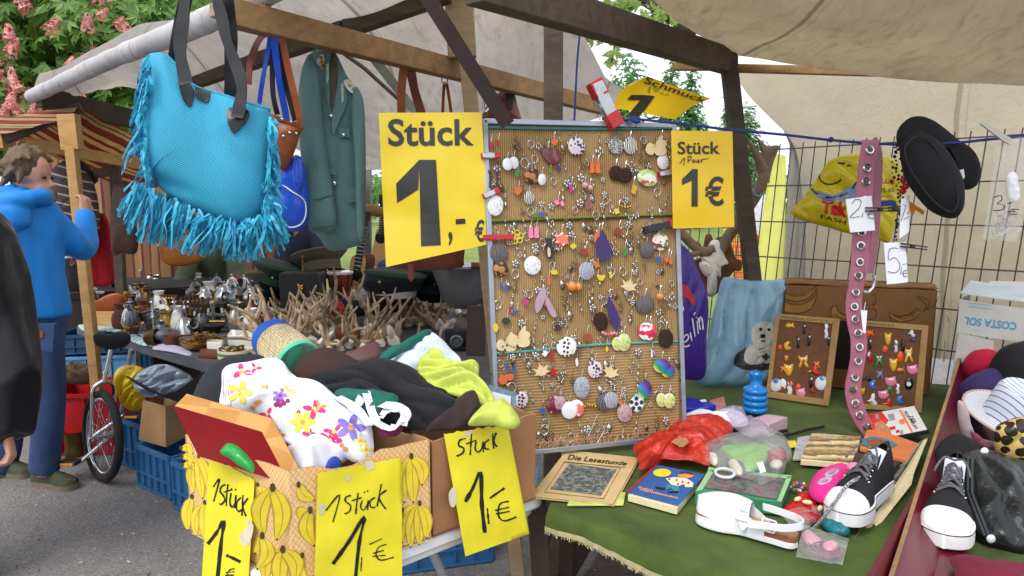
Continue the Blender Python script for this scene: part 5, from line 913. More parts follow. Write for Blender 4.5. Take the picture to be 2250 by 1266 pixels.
e=E('price_sign','large laminated yellow sign reading Stück 1,- € beside the jewellery board','price sign',at(955,590,2.08));g=G();g.sheet(lambda u,v:SGw(*mix2(mix2(q4[0],q4[1],u),mix2(q4[3],q4[2],u),v)),30,36,.0012);g.part('sheet',lam,e,ang=60)
g=G();m9=Z(750,350,3.618);TQ=lambda z,pts:z(pts)
g.text(SGw,'Stück',k4([(910,787),(1478,787),(1482,966),(913,970)]),.002,.02,cuts=2)
def nquad(g,S,q,n=8,o=.002):g.grid(lambda u,v:S(*mix2(mix2(q[0],q[1],u),mix2(q[3],q[2],u),v),o),n,n,flip=True)
nquad(g,SGw,m9([(618,5),(752,5),(790,683),(633,693)]));nquad(g,SGw,m9([(620,5),(612,240),(443,348),(435,195)]),6)
nquad(g,SGw,m9([(908,477),(984,472),(986,512),(910,518)]),2);g.text(SGw,',',m9([(850,577),(882,575),(884,680),(852,690)]),.002,.02);g.text(SGw,'€',m9([(1058,485),(1136,478),(1142,655),(1062,660)]),.002,.02,cuts=1);g.part('lettering',bk,e,ang=0)
m10=Z(1480,280,3.516);SG2=lambda x,y,o=0:DY(2.205)(x,y,.004+.003*NZ.noise(V((x*.014,y*.012,7)))+o);q5=m10([(-18,25),(455,30),(470,770),(-5,782)])
e=E('price_sign','laminated yellow sign reading Stück 1 Paar 1€ right of the board','price sign',at(1543,500,2.2));g=G();g.sheet(lambda u,v:SG2(*mix2(mix2(q5[0],q5[1],u),mix2(q5[3],q5[2],u),v)),20,26,.0012);g.part('sheet',M('laminated_amber',C(226,188,16),.35,.07,7,.1,fine=60,coat=.4),e,ang=60)
g=G();g.text(SG2,'Stück',m10([(30,110),(358,108),(358,206),(32,210)]),.002,.02,cuts=1);nquad(g,SG2,m10([(142,322),(187,322),(187,612),(138,612)]),4);nquad(g,SG2,m10([(146,322),(142,410),(66,446),(64,402)]),4);g.text(SG2,'€',m10([(243,380),(388,378),(392,606),(243,610)]),.002,.02,cuts=1);g.part('lettering',bk,e,ang=0)
g=G();g.strokes(SG2,[m10(a)for a in[[(48,280),(85,235),(78,292)],[(112,222),(113,275)],[(106,230),(135,224),(132,248),(115,256)],[(158,248),(143,262),(156,272),(162,250),(166,272)],[(192,248),(178,262),(190,272),(196,250),(200,272)],[(212,248),(216,270),(222,250),(268,242)]]],2.6,.002);g.part('handwriting',bk,e,ang=0)
SG3=DY(lambda x,y:2.36+.0016*(262-y)*(1 if y<262 else 0)+.0004*(x-1450));q6=j3([(920,530),(1370,688),(1120,832),(688,748)])
def s3(u,v):
 p=mix2(mix2(q6[0],q6[1],u),mix2(q6[3],q6[2],u),v);return(p[0]-14*math.sin(PI*v)*(1-u)*1+10*math.sin(PI*v)*u*0,p[1]-7*math.sin(PI*v))
e=E('price_sign','curled yellow sign reading Schmuck 1 sticking up behind the board','price sign',at(1450,270,2.36));g=G();g.sheet(lambda u,v:SG3(*s3(u,v)),20,20,.0012);g.part('sheet',MC['laminated_amber'],e,ang=60)
SG3o=lambda x,y,o=0:SG3(x,y,.006+o)
g=G();g.text(SG3o,'Schmuck',j3([(925,532),(1350,690),(1318,716),(898,576)]),.002,.01,cuts=1);nquad(g,SG3o,j3([(905,660),(978,668),(870,812),(785,808)]),4);nquad(g,SG3o,j3([(905,660),(890,692),(785,694),(815,660)]),3);nquad(g,SG3o,j3([(925,818),(1005,812),(1005,824),(925,830)]),2);g.part('lettering',bk,e,ang=0)
g=G();g.strokes(SG3o,[j3(a)for a in[[(925,635),(950,600),(935,650)],[(965,610),(985,640)],[(968,608),(1005,620),(985,635)],[(1010,640),(1030,655),(1040,640)],[(1050,660),(1080,660)]]],1.6,.002);g.part('handwriting',MC['print_black'],e,ang=0)
rope=M('rope_blue',C(38,54,130),.7,.25,90,.6,fine=200)
RP=[(1352,268,2.23),(1390,262,2.2),(1440,266,2.2),(1520,275,2.2),(1610,286,2.2),(1720,296,2.2),(1826,308,2.18),(1915,315,2.17),(2000,318,2.12),(2110,313,2.08),(2200,304,2.05),(2420,290,1.95)]
g=G();g.tube(sV([at(*p)for p in RP],8),.0042,8);g.ell(at(1826,307,2.17),.009,10)
for k in range(5):g.ell(at(1394+U(-4,6),262+U(-5,5),2.19),(.012,.008,.008),8)
g.tube([at(*p)for p in[(1392,264,2.19),(1398,272,2.19),(1396,280,2.185)]],.002,5);g.thing('rope',rope,'blue rope strung from the board across to the right of the stall','rope')
g=G();g.tube(sV([at(x,y,2.44)for x,y in[(1272,-20),(1274,60),(1268,140),(1264,220),(1262,268)]],6),.0035,6);g.thing('cord',rope,'thin blue cord hanging down beside the dark post','cord')
#  green velvet table
T1,T2=onz(1208,1110,TZ),onz(1640,1268,TZ);td=(T2-T1).normalized();T3=T1+td*2.0;tb=V((td.y*-1,td.x,0));tb=tb if tb.y>0 else-tb
T0b=V((.36,3.22,TZ));T3b=V((2.62,2.8,TZ))
GT=E('goods_table','long table on dark trestle legs under a green velvet cloth','table',V((.8,2.1,0)))
def velvet():
 t=NT('green_velvet');a=t.noise(5,5,.65,dist=.8);b=t.noise(40,4);f=t.noise(420,2);c=t.mixc(t.ramp(a,[(.32,0),(.68,1)]),C(44,58,18),C(78,98,34));c=t.mixc(t.ramp(b,[(.45,0),(.75,.4)]),c,C(64,82,28));c=t.mixc(t.ramp(t.noise(2.2,3),[(.45,0),(.7,.45)]),c,C(104,124,48));t.col(c);t.set(Roughness=.9,Sheen_Weight=.06,Sheen_Roughness=.4);t.bump(t.math('ADD',b,t.math('MULTIPLY',f,.4)),.3,.004);return t.m
vel=velvet()
def tpos(u,v):
 a=T1.lerp(T3,u);b=T0b.lerp(T3b,u);p=a.lerp(b,v);return p+V((0,0,-.002-.0025*(1+NZ.noise(p*9))-.0015*NZ.noise(p*23)))
g=G();nu=90
g.grid(lambda u,v:tpos(u,v),nu,40)
rows=[(-.006,-.004),(-.014,-.014),(-.018,-.03),(-.019+0,-.05)]
def drop(u,k):
 e=tpos(u,0);w=.012*NZ.noise(V((u*22,0,3)))+.006*NZ.noise(V((u*60,1,3)));o,d=rows[k];return e-tb*(-o+w*(k/3))*1+V((0,0,d*(1+.25*NZ.noise(V((u*9,4,1))))))
def dropf(u,v):
 if v<=0:return tpos(u,0)
 return drop(u,min(3,int(round(v*4))-1))
g.grid(dropf,nu,4,flip=True)
g.grid(lambda u,v:tpos(0,u)+V((-.004-.01*v,0,-.06*v))if v>0 else tpos(0,u),30,3)
g.part('velvet_cloth',vel,GT,ang=70)
hemm=M('hem_pale',C(176,170,128),.95,.2,60,.4);g=G();
g.grid(lambda u,v:drop(u,3)-tb*.002+V((0,0,.006-.014*v)),nu*2,2,flip=True);q=random.Random(3)
for k in range(900):
 u=q.uniform(0,.75);p=drop(u,3)+V((0,0,-.006));d=V((q.uniform(-.4,.4),-.2,-1)).normalized();L=q.uniform(.006,.02)*(1.2 if u>.2 else.6);s_=td*.0009;g.add([p-s_,p+s_,p+d*L+s_*.4+td*q.uniform(-.004,.004),p+d*L-s_*.4],[(0,1,2,3)])
g.part('frayed_hem',hemm,GT,ang=0)
g=G();g.slab([p+V((0,0,-.012))for p in(T1+tb*.03+td*.03,T3+tb*.03,T3b,T0b)],(0,0,-.025));g.part('tabletop',wdD,GT)
dkw=wood('wood_trestle',C(44,34,28),C(74,58,46))
def tleg(x,y,Y,x2,y2,Y2,w_=.05,d_=.035):
 a=at(x,y,Y);b=at(x2,y2,Y2);b=a+(b-a)*((a.z)/(a.z-b.z));a=a+(a-b).normalized()*max(0,(TZ-.04-a.z));g=G();g.bar(a,b,w_,d_,(0,1,0));g.part('leg',dkw,GT,bev=.003)
tleg(1180,1120,1.88,1190,1280,1.86,.055);tleg(1248,1120,1.95,1240,1290,1.98,.042);tleg(1298,1135,2.3,1262,1215,2.45,.04);tleg(1425,1190,1.85,1452,1290,1.78,.05);tleg(2000,1100,2.0,2000,1260,2.0);tleg(1960,950,2.7,1960,1100,2.7)
g=G();g.bar(V((.14,1.93,.35)),V((.35,2.45,.35)),.03,.05);g.part('stretcher',dkw,GT)
e=E('cord_bundle','tangle of blue plastic cord lying between the table legs','cord',V((.12,2.0,0)))
g=G();q=random.Random(9)
for k in range(7):c=at(1212+q.uniform(-14,18),1150+q.uniform(-22,14),1.98);r=q.uniform(.012,.03);g.tube([c+V((r*math.cos(a*.7)*1.0,.01*math.sin(a*1.3+k),r*1.2*math.sin(a*.7)))for a in range(9)],.0035,6,closed=True)
g.part('loops',rope,e);g=G();g.tube(sV([at(1215,1150,1.98),at(1205,1200,2.0),onz(1200,1262,.01)],5),.003,6);g.part('tail',rope,e)
#  flat goods on the velvet
z_=TZ+.002
def quadbox(par,nm,m,z,q,z0,h,bev=.001,lab=None):
 g=G();P=[onz(*p,z0+h)for p in z(q)];g.slab(P,(0,0,-h));return g.part(nm,m,par,lab,bev=bev),HZ(z0+h)
def topshape(par,nm,m,S,polys,o=.0015,lab=None):
 g=G()
 for p in polys:patch(g,S,p,o,2)
 return g.part(nm,m,par,lab,ang=0)
newsm=M('newsprint',C(206,178,128),.9,.12,10,.15,fine=120);e=E('newspaper','old yellowed newspaper with a bold heading above a dark engraving','newspaper',onz(1310,1060,z_))
g=G();HS=lambda x,y,o=0:onz(x,y,z_+.006+.004*NZ.noise(V((x*.018,y*.02,1)))+o)
qn=j6([(300,402),(792,455),(612,772),(48,715)])
for k in range(2):g.sheet(lambda u,v:HS(*(lambda p:(p[0]+k*5*(u-.3),p[1]+k*4*v))(mix2(mix2(qn[0],qn[1],u),mix2(qn[3],qn[2],u),v)),-.004*k),24,20,(0,0,-.0016))
g.part('pages',newsm,e,ang=60)
t=NT('engraving');n=t.noise(34,8,.75,dist=1.5);t.col(t.ramp(n,[(.3,C(38,42,44)),(.5,C(84,92,90)),(.56,C(150,152,140)),(.7,C(52,58,58))]));t.set(Roughness=.8);g=G();q=j6([(312,495),(640,535),(530,712),(186,668)]);nquad(g,HS,q,14,.0016);g.part('engraving',t.m,e)
g=G();g.text(HS,'Die Lesestunde',j6([(318,432),(722,482),(700,508),(300,466)]),.0016,.016,cuts=1)
for a,b in(((285,480),(665,525)),((665,525),(550,735)),((550,735),(145,690)),((145,690),(285,480)),((270,486),(700,520))):g.strokes(HS,[j6([a,b])],1.0,.0015)
g.part('heading',ink,e)
e=E('booklet','thin pale green booklet under the newspaper','booklet',onz(1310,1105,z_));quadbox(e,'cover',M('booklet_green',C(196,206,110),.6),j6,[(330,700),(700,690),(685,775),(300,778)],z_-.001,.004)
bkb=M('book_blue',C(46,94,160),.5,.12,12,.1);pgs=M('pages_cream',C(226,212,170),.9,.1,80,.2)
e=E('picture_book','blue picture book with a yellow sun and a child in a dotted shirt','book',onz(1460,1070,z_));q=[(905,500),(1246,570),(1060,782),(712,690)]
quadbox(e,'pages',pgs,j6,[(905,508),(1238,574),(1054,800),(716,708)],z_,.018);_,Sk=quadbox(e,'cover',bkb,j6,q,z_+.018,.003);quadbox(e,'back_cover',bkb,j6,[(905,520),(1246,590),(1062,812),(705,715)],z_-.0015,.002)
topshape(e,'spine',M('spine_red',C(170,44,40),.6),Sk,[j6([(905,500),(918,503),(728,694),(712,690)])])
topshape(e,'sun',M('print_sun',C(240,206,50),.5),Sk,[circ(*K(j6,950,561),62/3.118,20,28/3.118)])
topshape(e,'child_print',M('print_cream',C(236,222,186),.5),Sk,[j6([(975,600),(1040,590),(1120,600),(1165,630),(1160,660),(1110,660),(1090,640),(1060,655),(1010,640)])])
topshape(e,'face_print',M('print_skin',C(216,150,96),.5),Sk,[circ(*K(j6,1112,580),56/3.118,16,17/3.118)]);topshape(e,'hair_print',M('print_hair',C(60,50,80),.5),Sk,[j6([(1058,572),(1080,556),(1130,552),(1172,570),(1160,578),(1110,566)])],.0022)
topshape(e,'trousers_print',M('print_teal',C(50,140,160),.5),Sk,[j6([(990,640),(1062,652),(1070,690),(1040,692),(1010,665),(970,680),(975,655)])]);topshape(e,'shoes_print',ink,Sk,[j6([(900,655),(975,665),(970,678),(910,670)]),j6([(985,690),(1065,685),(1060,698),(1000,700)])]);topshape(e,'dots_print',M('print_red',C(200,60,50),.5),Sk,[circ(*K(j6,x,y),2.6,7)for x,y in[(1000,606),(1050,612),(1090,625),(1130,632),(1060,640),(1100,648)]],.002)
g=G();q=random.Random(2)
for L in(((790,668),(885,690)),((800,682),(1060,742))):
 n=int((L[1][0]-L[0][0])/7);g.strokes(Sk,[j6([mix2(L[0],L[1],i/n)if i%2 else(mix2(L[0],L[1],i/n)[0],mix2(L[0],L[1],i/n)[1]-10-5*q.random())for i in range(n+1)])],1.6)
g.part('script_print',M('print_orange',C(220,150,70),.5),e)
gbx=M('box_green',C(58,136,96),.5,.12,14,.1);gbl=M('box_mint',C(150,196,140),.5,.1,14,.1)
e=E('picture_box','green cardboard box with a clear window beside the white clog','box',onz(1640,1090,z_));_,Sg=quadbox(e,'tray',gbx,j6,[(1272,520),(1842,580),(1768,760),(1178,690)],z_,.035)
topshape(e,'rim_print',gbl,Sg,[j6([(1272,520),(1842,580),(1832,604),(1262,540)]),j6([(1842,580),(1768,760),(1738,756),(1806,590)])])
t=NT('window_photo');t.col(t.ramp(t.noise(26,5,.6,dist=1),[(.3,C(44,44,46)),(.5,C(110,108,108)),(.6,C(120,60,52)),(.7,C(60,84,60)),(.8,C(150,148,146))]));t.set(Roughness=.15);topshape(e,'window',t.m,Sg,[j6([(1318,552),(1790,602),(1732,744),(1238,662)])],.002)
for L in([(1205,694),(1300,570),(1272,560),(1195,680)],):topshape(e,'corner_print',gbl,Sg,[j6([(1178,690),(1272,540),(1300,560),(1225,680)])],.0016)
g=G();g.tube([onz(*p,z_+.047)for p in circ(*K(j6,1380,560),66/3.118,24,30/3.118,.12)],.0042,8,closed=True);g.thing('ring','%s'%''and ''or M('ring_white',C(220,224,236),.35),'white plastic ring lying on the green window box','ring')
#  shoes
def shoeframe(T,Hh,upv):
 L=Hh-T;x=L.normalized();up=V(upv);y=up.cross(x).normalized();up=x.cross(y);return T,x,y,up,L.length
def wid(u):return.5*(.62+.38*math.sin(PI*min(1,u*1.9+.08)))*(1 if u<.35 else lerp(1,.74,min(1,(u-.35)/.45)))*math.sqrt(max(0,1-((.10-u)/.10)**2)if u<.10 else 1)*math.sqrt(max(0,1-((u-.9)/.1)**2)if u>.9 else 1)
def sole(g,fr,w,z0,z1,n=28,fl=1.0,tread=0):
 T,x,y,up,L=fr;out=[]
 us=[(1-math.cos(PI*k/n))/2 for k in range(n+1)]
 ring=[(u,wid(u)*w*fl)for u in us]+[(u,-wid(u)*w*fl)for u in us[::-1]]
 P=lambda u,yy,z:T+x*(u*L)+y*yy+up*z
 g.slab([P(u,yy,z1)for u,yy in ring],up*-(z1-z0))
def upper(g,fr,w,z0,h,u0,u1,nu=22,nv=16,tip=1.0,open_=None):
 T,x,y,up,L=fr
 def f(a,b):
  u=lerp(u0,u1,a);th=PI*b;ww=wid(u)*w*.99;hh=h(u);c=math.cos(th);s_=math.sin(th)**.8
  return T+x*(u*L)+y*(ww*(abs(c)**.8)*(1 if c>0 else-1)*(1-.18*s_))+up*(z0+hh*s_)
 g.grid(f,nu,nv)
 return f
whl=M('leather_white',C(232,234,240),.42,.05,14,.12,fine=200,coat=.15);cork=M('cork',C(150,92,58),.8,.3,60,.3);rub=M('rubber_white',C(232,232,234),.55,.05,30,.1);insole=M('insole',C(176,140,110),.8,.15,30,.1);blc=M('canvas_black',C(30,30,34),.85,.12,30,.35,fine=400);lin=M('lining_white',C(206,210,226),.8,.06,40,.2)
fr=shoeframe(onz(1532,1136,z_),onz(1752,1205,z_),(0,0,1));T,x_,y_,u_,L=fr
e=E('clog','white leather clog with buckled straps lying on the green velvet','shoe',(T+T+x_*L)/2);w_=.088
g=G();sole(g,fr,w_*1.06,0,.016,30)
q=[];g.part('outsole',rub,e,bev=.003)
g=G();sole(g,fr,w_*1.0,.0125,.03,30);g.part('cork_sole',cork,e,bev=.002);g=G();sole(g,fr,w_*.95,.0302,.033,30);g.part('footbed',insole,e)
g=G();hh=lambda u:.03+.042*math.sin(PI*min(1,.12+u*1.05))**.9+.012*max(0,(u-.25))
upper(g,fr,w_*1.09,.006,lambda u:hh(u)+.006,.0,.56,24,18);g2=[p for p in g.v];g.part('upper',whl,e,ang=80)
SU=onmesh(g);P=lambda u,yy,z:T+x_*(u*L)+y_*yy+u_*z
for sg in(1,-1):
 g=G();g.grid(lambda a,b:P(lerp(.45,.72,a),sg*wid(lerp(.45,.72,a))*w_*1.09,lerp(.006,lerp(.064,.03,a**1.5),b)),8,5);g.part('side_flap',whl,e,ang=60)
g=G();ang=[(.42+.1*0,0)];st=[P(.60,-w_*.50,.045),P(.72,-w_*.47,.05),P(.9,-w_*.40,.055),P(1.0,-w_*.2,.058),P(1.03,0,.058),P(1.0,w_*.2,.058),P(.9,w_*.40,.056),P(.72,w_*.47,.056),P(.6,w_*.5,.055)]
stv=sV(st,6);ctr=P(.7,0,.05);g.ribbon(stv,.017,[((p-ctr)-u_*(p-ctr).dot(u_)).normalized()for p in stv],.003);g.part('heel_strap',whl,e,ang=50)
g=G();st=[SU(*K(j6,xx,yy),.003)for xx,yy in[(1490,835),(1492,870),(1500,905),(1522,945),(1550,985)]];g.ribbon(sV(st,5),.016,None,.003);g.part('instep_strap',whl,e,ang=50)
bk_=M('buckle_white',C(226,228,232),.25,.05,30,0,coat=.5)
for c,rx,ry in(((1500,848),36,34),((1680,920),44,38)):
 g=G();cp=SU(*K(j6,*c),.006)if c[0]<1600 else at(*K(j6,*c),(T+x_*L*.66-y_*0).y-.035);n=(C0-cp).normalized();r=x_-n*x_.dot(n);r.normalize();v=n.cross(r);k=1.6/1500/3.118
 pts=[cp+r*(rx*k*a)+v*(ry*k*b)for a,b in[(-1,-1),(1,-1),(1,1),(-1,1)]];g.tube(rounded(pts,.004,3),.0022,6,closed=True);g.tube([pts[0].lerp(pts[3],.5),pts[1].lerp(pts[2],.5)],.0015,5);g.part('buckle',bk_,e)
def sneaker(T,Hh,upv,lab,w_=.1,seed=0):
 fr=shoeframe(V(T),V(Hh),upv);T,x,y,u,L=fr;e=E('sneaker',lab,'shoe',T.lerp(Hh,.5),'black canvas sneakers');P=lambda a,yy,z:T+x*(a*L)+y*yy+u*z
 g=G();sole(g,fr,w_*1.05,-.002,.036,34);g.part('rubber_sole',rub,e,bev=.004);g=G();sole(g,fr,w_*1.065,.030,.0325,34);g.part('sole_line',blc,e)
 h=lambda a:(.018+.026*min(1,a/.3)+.05*max(0,min(1,(a-.25)/.45)))*min(1,math.sqrt(a/.07))
 def f(a,b):
  th=PI*b;ww=wid(a)*w_*.98;c=math.cos(th);s_=math.sin(th)
  return P(a,ww*(abs(c)**.75)*(1 if c>0 else-1)*(1-.1*s_),.034+h(a)*s_**.75)
 def part(u0,u1,nm,m,o=0,v0=0,v1=1,nu=16,nv=22):
  g=G();g.grid(lambda a,b:f(lerp(u0,u1,a),lerp(v0,v1,b))+((f(lerp(u0,u1,a),lerp(v0,v1,b))-P(lerp(u0,u1,a),0,.03)).normalized()*o),nu,nv);return g.part(nm,m,e,ang=80)
 part(.001,.21,'toe_cap',rub,.0015,nu=14);part(.20,.52,'vamp',blc);part(.90,.999,'heel_counter',blc,.001,nu=10)
 for v0,v1 in((0,.33),(.67,1)):part(.50,.995,'quarter',blc,0,v0,v1)
 g=G();
 def inn(a,b):
  aa=lerp(.5,.985,a);th=lerp(.18,.82,b);p=f(aa,th);q=P(aa,0,.05);return q+(p-q)*.96+u*(.004 if b in(0,1)else-.004*math.sin(PI*b)-.05*math.sin(PI*b)*max(0,a-.3))
 g.grid(inn,14,14);g.part('lining',lin,e,ang=70)
 g=G();top=[P(.53,.0,.088),P(.70,0,.118)];g.grid(lambda a,b:P(lerp(.5,.78,a),(b-.5)*w_*.42,.072+.05*a+.006*math.sin(PI*b)),6,6);g.part('tongue',lin,e,ang=60)
 lc=M('lace',C(96,96,100),.6,.8,160,.1);g=G()
 for k in range(4):
  a=.36+.075*k
  p=f(a,.30)+u*.005;q=f(a+.05,.70)+u*.005;m=f(a+.02,.5)+u*.010;g.tube(sV([p,m,q],4),.0034,6);p=f(a+.05,.30)+u*.005;q=f(a,.70)+u*.005;m=f(a+.03,.5)+u*.013;g.tube(sV([p,m,q],4),.0034,6)
 c=f(.62,.5)+u*.02
 for s_ in(1,-1):g.tube(sV([c,c+y*s_*.018+u*.008-x*.01,c+y*s_*.03-x*.03-u*.004,c+y*s_*.036-x*.05-u*.018],5),.0026,6)
 g.part('laces',lc,e)
 for k in range(4):
  for v in(.27,.73):g=G();g.ell(f(.36+.075*k,v)+u*.002,.0035,6);g.part('eyelet',steel,e)
 return e,f
sneaker(onz(1840,1152,.745),onz(1952,1072,.765),(-.2,-.12,1),'black canvas sneaker with white toe leaning on the slanted picture book',.1)
sneaker(onz(2072,1204,.742),onz(2098,1092,.752),(-.05,-.05,1),'black canvas sneaker with white toe standing in the red wooden tray among the hats',.105)
ctr_=NT('dotted_lace');s_=ctr_.n('TexChecker',Scale=300,Vector=ctr_.co()).outputs[1];ctr_.col(ctr_.mixc(s_,C(24,24,28),C(200,200,204)));g=G();g.tube(sV([SP_ for SP_ in[at(*p)for p in[(1890,1050,1.60),(1862,1066,1.56),(1838,1098,1.54),(1812,1134,1.54),(1786,1162,1.55)]]],6),[.006]*25,8,sq=.5);g.thing('shoelace',ctr_.m,'dotted black and white lace hanging down from the left sneaker','lace')
#  soft and plastic goods on the velvet
def soft(name,m,lab,cat,z,pts,Y,th,n=(0,-.7,.7),seed=0,wr=.004,wf=20,an=None,N=80,rings=14,p=.5,edge=0,par=None,grp=None,back=.6,ang=70):
 S=DY(Y)if not callable(Y)else Y;g=G();g.puff([S(*q)for q in sm(z(pts),5)],th,n,N,rings,wr,wf,None,back,seed,p,an,edge)
 return(g.part(name,m,par,lab,ang=ang)if par else g.thing(name,m,lab,cat,grp,ang=ang)),onmesh(g,S)
YT=lambda h:(lambda x,y,o=0:onz(x,y,TZ+h)+V((0,0,o)))
redp=clear('red_film',C(236,64,44),.72,.2);clr_=clear('clear_film',(.93,.95,.96),.2,.12)
e=E('carrier_bag','crumpled translucent red plastic bag with cards inside','bag',onz(1500,1000,z_));soft('film',redp,None,None,j6,[(760,378),(880,352),(985,338),(960,300),(1050,212),(1200,170),(1330,178),(1436,240),(1420,300),(1365,350),(1290,400),(1285,505),(1180,480),(1080,470),(945,465),(880,500),(800,542),(788,470)],YT(.035),.05,(0,-.4,.9),3,.022,17,None,120,24,.6,.008,par=e,ang=50)
g=G()
for k,(q)in enumerate([[(1000,340),(1070,296),(1128,330),(1060,368)],[(1060,375),(1110,325),(1136,345),(1095,378)]]):g.slab([onz(*p,z_+.075+.003*k)for p in j6(q)],(0,0,-.002))
g.part('cards',M('card_tan',C(176,130,90),.8),e)
e=E('toy_bag','clear plastic bag holding a green and red plush toy','bag',onz(1640,1020,z_));BGY=YT(.05)
soft('plush_body',fab('plush_green',C(128,178,84)),None,None,j6,[(1350,390),(1450,375),(1640,372),(1690,410),(1670,480),(1600,540),(1510,545),(1430,470)],BGY,.03,(0,-.5,.8),4,.005,20,par=e);soft('plush_cap',fab('plush_red',C(160,44,66)),None,None,j6,[(1660,430),(1720,400),(1790,430),(1800,470),(1740,500),(1680,480)],BGY,.035,(0,-.5,.8),5,par=e)
for pts in([(1265,430),(1300,425),(1330,470),(1320,510),(1285,490)],[(1405,480),(1440,470),(1490,530),(1500,575),(1460,570),(1415,520)],[(1690,490),(1740,480),(1775,505),(1750,530),(1700,520)]):soft('plush_foot',fab('plush_cream',C(222,212,190)),None,None,j6,pts,BGY,.022,(0,-.6,.7),6,N=40,rings=8,par=e)
soft('plush_foot',fab('plush_grey',C(96,92,92)),None,None,j6,[(1440,480),(1500,470),(1540,520),(1500,560),(1460,520)],BGY,.018,(0,-.6,.7),7,N=40,rings=8,par=e)
o_,Sx=soft('film',clr_,None,None,j6,[(1180,420),(1230,380),(1310,345),(1500,290),(1600,262),(1700,282),(1800,340),(1842,420),(1810,500),(1760,590),(1690,620),(1620,642),(1570,605),(1450,580),(1330,520),(1235,470)],YT(.045),.07,(0,-.5,.8),8,.014,15,None,120,20,.55,.006,par=e,ang=50)
g=G();patch(g,Sx,j6([(1598,490),(1640,482),(1662,548),(1625,560)]),.003);g.part('tag',wht,e)
e=E('plastic_box','glossy dark blue plastic box beside the foot of the jewellery board','box',onz(1545,905,z_));P=[onz(*p,TZ+.04)for p in j5([(62,985),(190,1000),(300,1040),(150,1075),(62,1060)])];g=G();g.slab(P,(0,0,-.04));g.part('lid',M('plastic_blue',C(40,46,180),.15,.1,10,.05,coat=.6),e,bev=.006)
g=G();patch(g,HZ(TZ+.0405),j5([(180,1012),(220,1006),(232,1022),(195,1026)]),.001,1);g.part('sticker',wht,e)
e=E('booklet','small dog-eared red and beige booklet behind the blue plastic box','booklet',onz(1585,900,z_));quadbox(e,'cover',M('bk_redbeige',C(190,130,120),.6,.3,30),j5,[(250,1010),(350,985),(365,1050),(300,1085)],z_,.012)
soft('tissue',wht,'crumpled white tissue between the red bag and the blue box','tissue',j5,[(70,1130),(140,1090),(220,1105),(330,1090),(430,1080),(500,1130),(520,1180),(440,1200),(300,1190),(150,1160)],YT(.02),.03,(0,-.5,.8),11,.014,20,None,90,14,edge=.006)
soft('film_bag',clear('mauve_film',(.8,.7,.85),.35,.12),'mauve tinted plastic film crumpled behind the red bag','bag',j5,[(300,1090),(380,1060),(470,1080),(520,1150),(640,1190),(660,1250),(520,1262),(420,1200),(350,1140)],YT(.03),.035,(0,-.5,.8),12,.014,22,None,90,14,edge=.006)
vc=onz(1658,908,TZ);vb=M('vase_blue',C(22,128,206),.18,.08,10,.03,coat=.5);e=E('vase','bright blue plastic vase with a ribbed round body and narrow neck','vase',vc);k=.00166
pf=[(.03,0)]
for i in range(4):z0=.006+i*.024;pf+=[(.037,z0),(.0435,z0+.004),(.0455,z0+.010),(.0455,z0+.014),(.0435,z0+.019),(.037,z0+.0225)]
g=G();g.lathe(pf+[(.026,.105),(.021,.115),(.020,.128)],36,None,vc);g.part('body',vb,e,ang=60);g=G();g.lathe([(.020,.128),(.022,.138),(.027,.150),(.0275,.153),(.024,.150),(.018,.136),(.018,.120)],32,None,vc);g.part('neck',vb,e,ang=60)
e=E('soap_box','small pink box wrapped in clear film beside the blue vase','box',onz(1690,945,z_));P=[onz(*p,TZ+.045)for p in j5([(535,1145),(640,1110),(790,1130),(660,1180)])];g=G();g.slab(P,(0,0,-.045));g.part('carton',M('pink_card',C(206,160,176),.6,.1,20),e,bev=.003);g=G();g.slab([p+(p-sum(P,V())/4)*.06+V((0,0,.003))for p in P],(0,0,-.05));g.part('film',clear('pale_film',(.95,.93,.95),.25,.1),e,bev=.004)
g=G();g.tube(sV([onz(*p,z_+.008)for p in j6([(1745,280),(1800,268),(1812,290),(1770,300),(1850,290),(1950,262),(2027,248),(2060,240)])],6),[.006]*43,8,sq=.5);g.thing('strap',MC['strap_dark'],'thin black strap lying on the velvet behind the plush toy bag','strap')
e=E('book','yellowed collage book lying on a grey magazine','book',onz(1820,1000,z_));quadbox(e,'magazine',M('magazine_grey',C(176,176,178),.5,.3,30),j7,[(165,312),(332,292),(330,470),(130,462)],z_,.006)
t=NT('collage');sx=t.n('SeparateXYZ',Vector=t.co());n=t.noise(22,5,.6,dist=1);f=t.math('FRACT',t.math('ADD',t.math('MULTIPLY',sx.outputs[1],8),t.math('MULTIPLY',n,.5)));t.col(t.ramp(f,[(0,C(120,92,56)),(.2,C(206,190,140)),(.35,C(84,64,44)),(.5,C(186,150,96)),(.65,C(226,214,172)),(.8,C(104,80,50)),(1,C(190,150,90))]));t.set(Roughness=.6)
quadbox(e,'pages',pgs,j7,[(262,290),(612,315),(545,498),(185,470)],z_+.006,.016);_,Sq=quadbox(e,'cover',t.m,j7,[(262,285),(614,310),(545,490),(183,458)],z_+.022,.002);g=G();
for L in([(300,296),(460,314)],[(290,306),(470,328)],[(300,318),(440,332)]):n=16;g.strokes(Sq,[j7([(mix2(*L,i/n)[0],mix2(*L,i/n)[1]-(6 if i%2 else 0))for i in range(n+1)])],1.5)
g.part('title_print',pgs,e)
topshape(E('card','yellow card edge sticking out under the grey magazine','card',onz(1745,975,z_)),'card',M('card_yellow',C(232,206,40),.6),HZ(z_+.004),[j7([(90,342),(150,340),(165,385),(110,390)])])
e=E('book','orange book with a blue veiled face on its cover','book',onz(1950,985,z_));_,Sq=quadbox(e,'cover',M('book_orange',C(214,124,70),.5,.15,20),j7,[(640,262),(720,262),(1040,372),(950,480),(590,385)],z_+.03,.012)
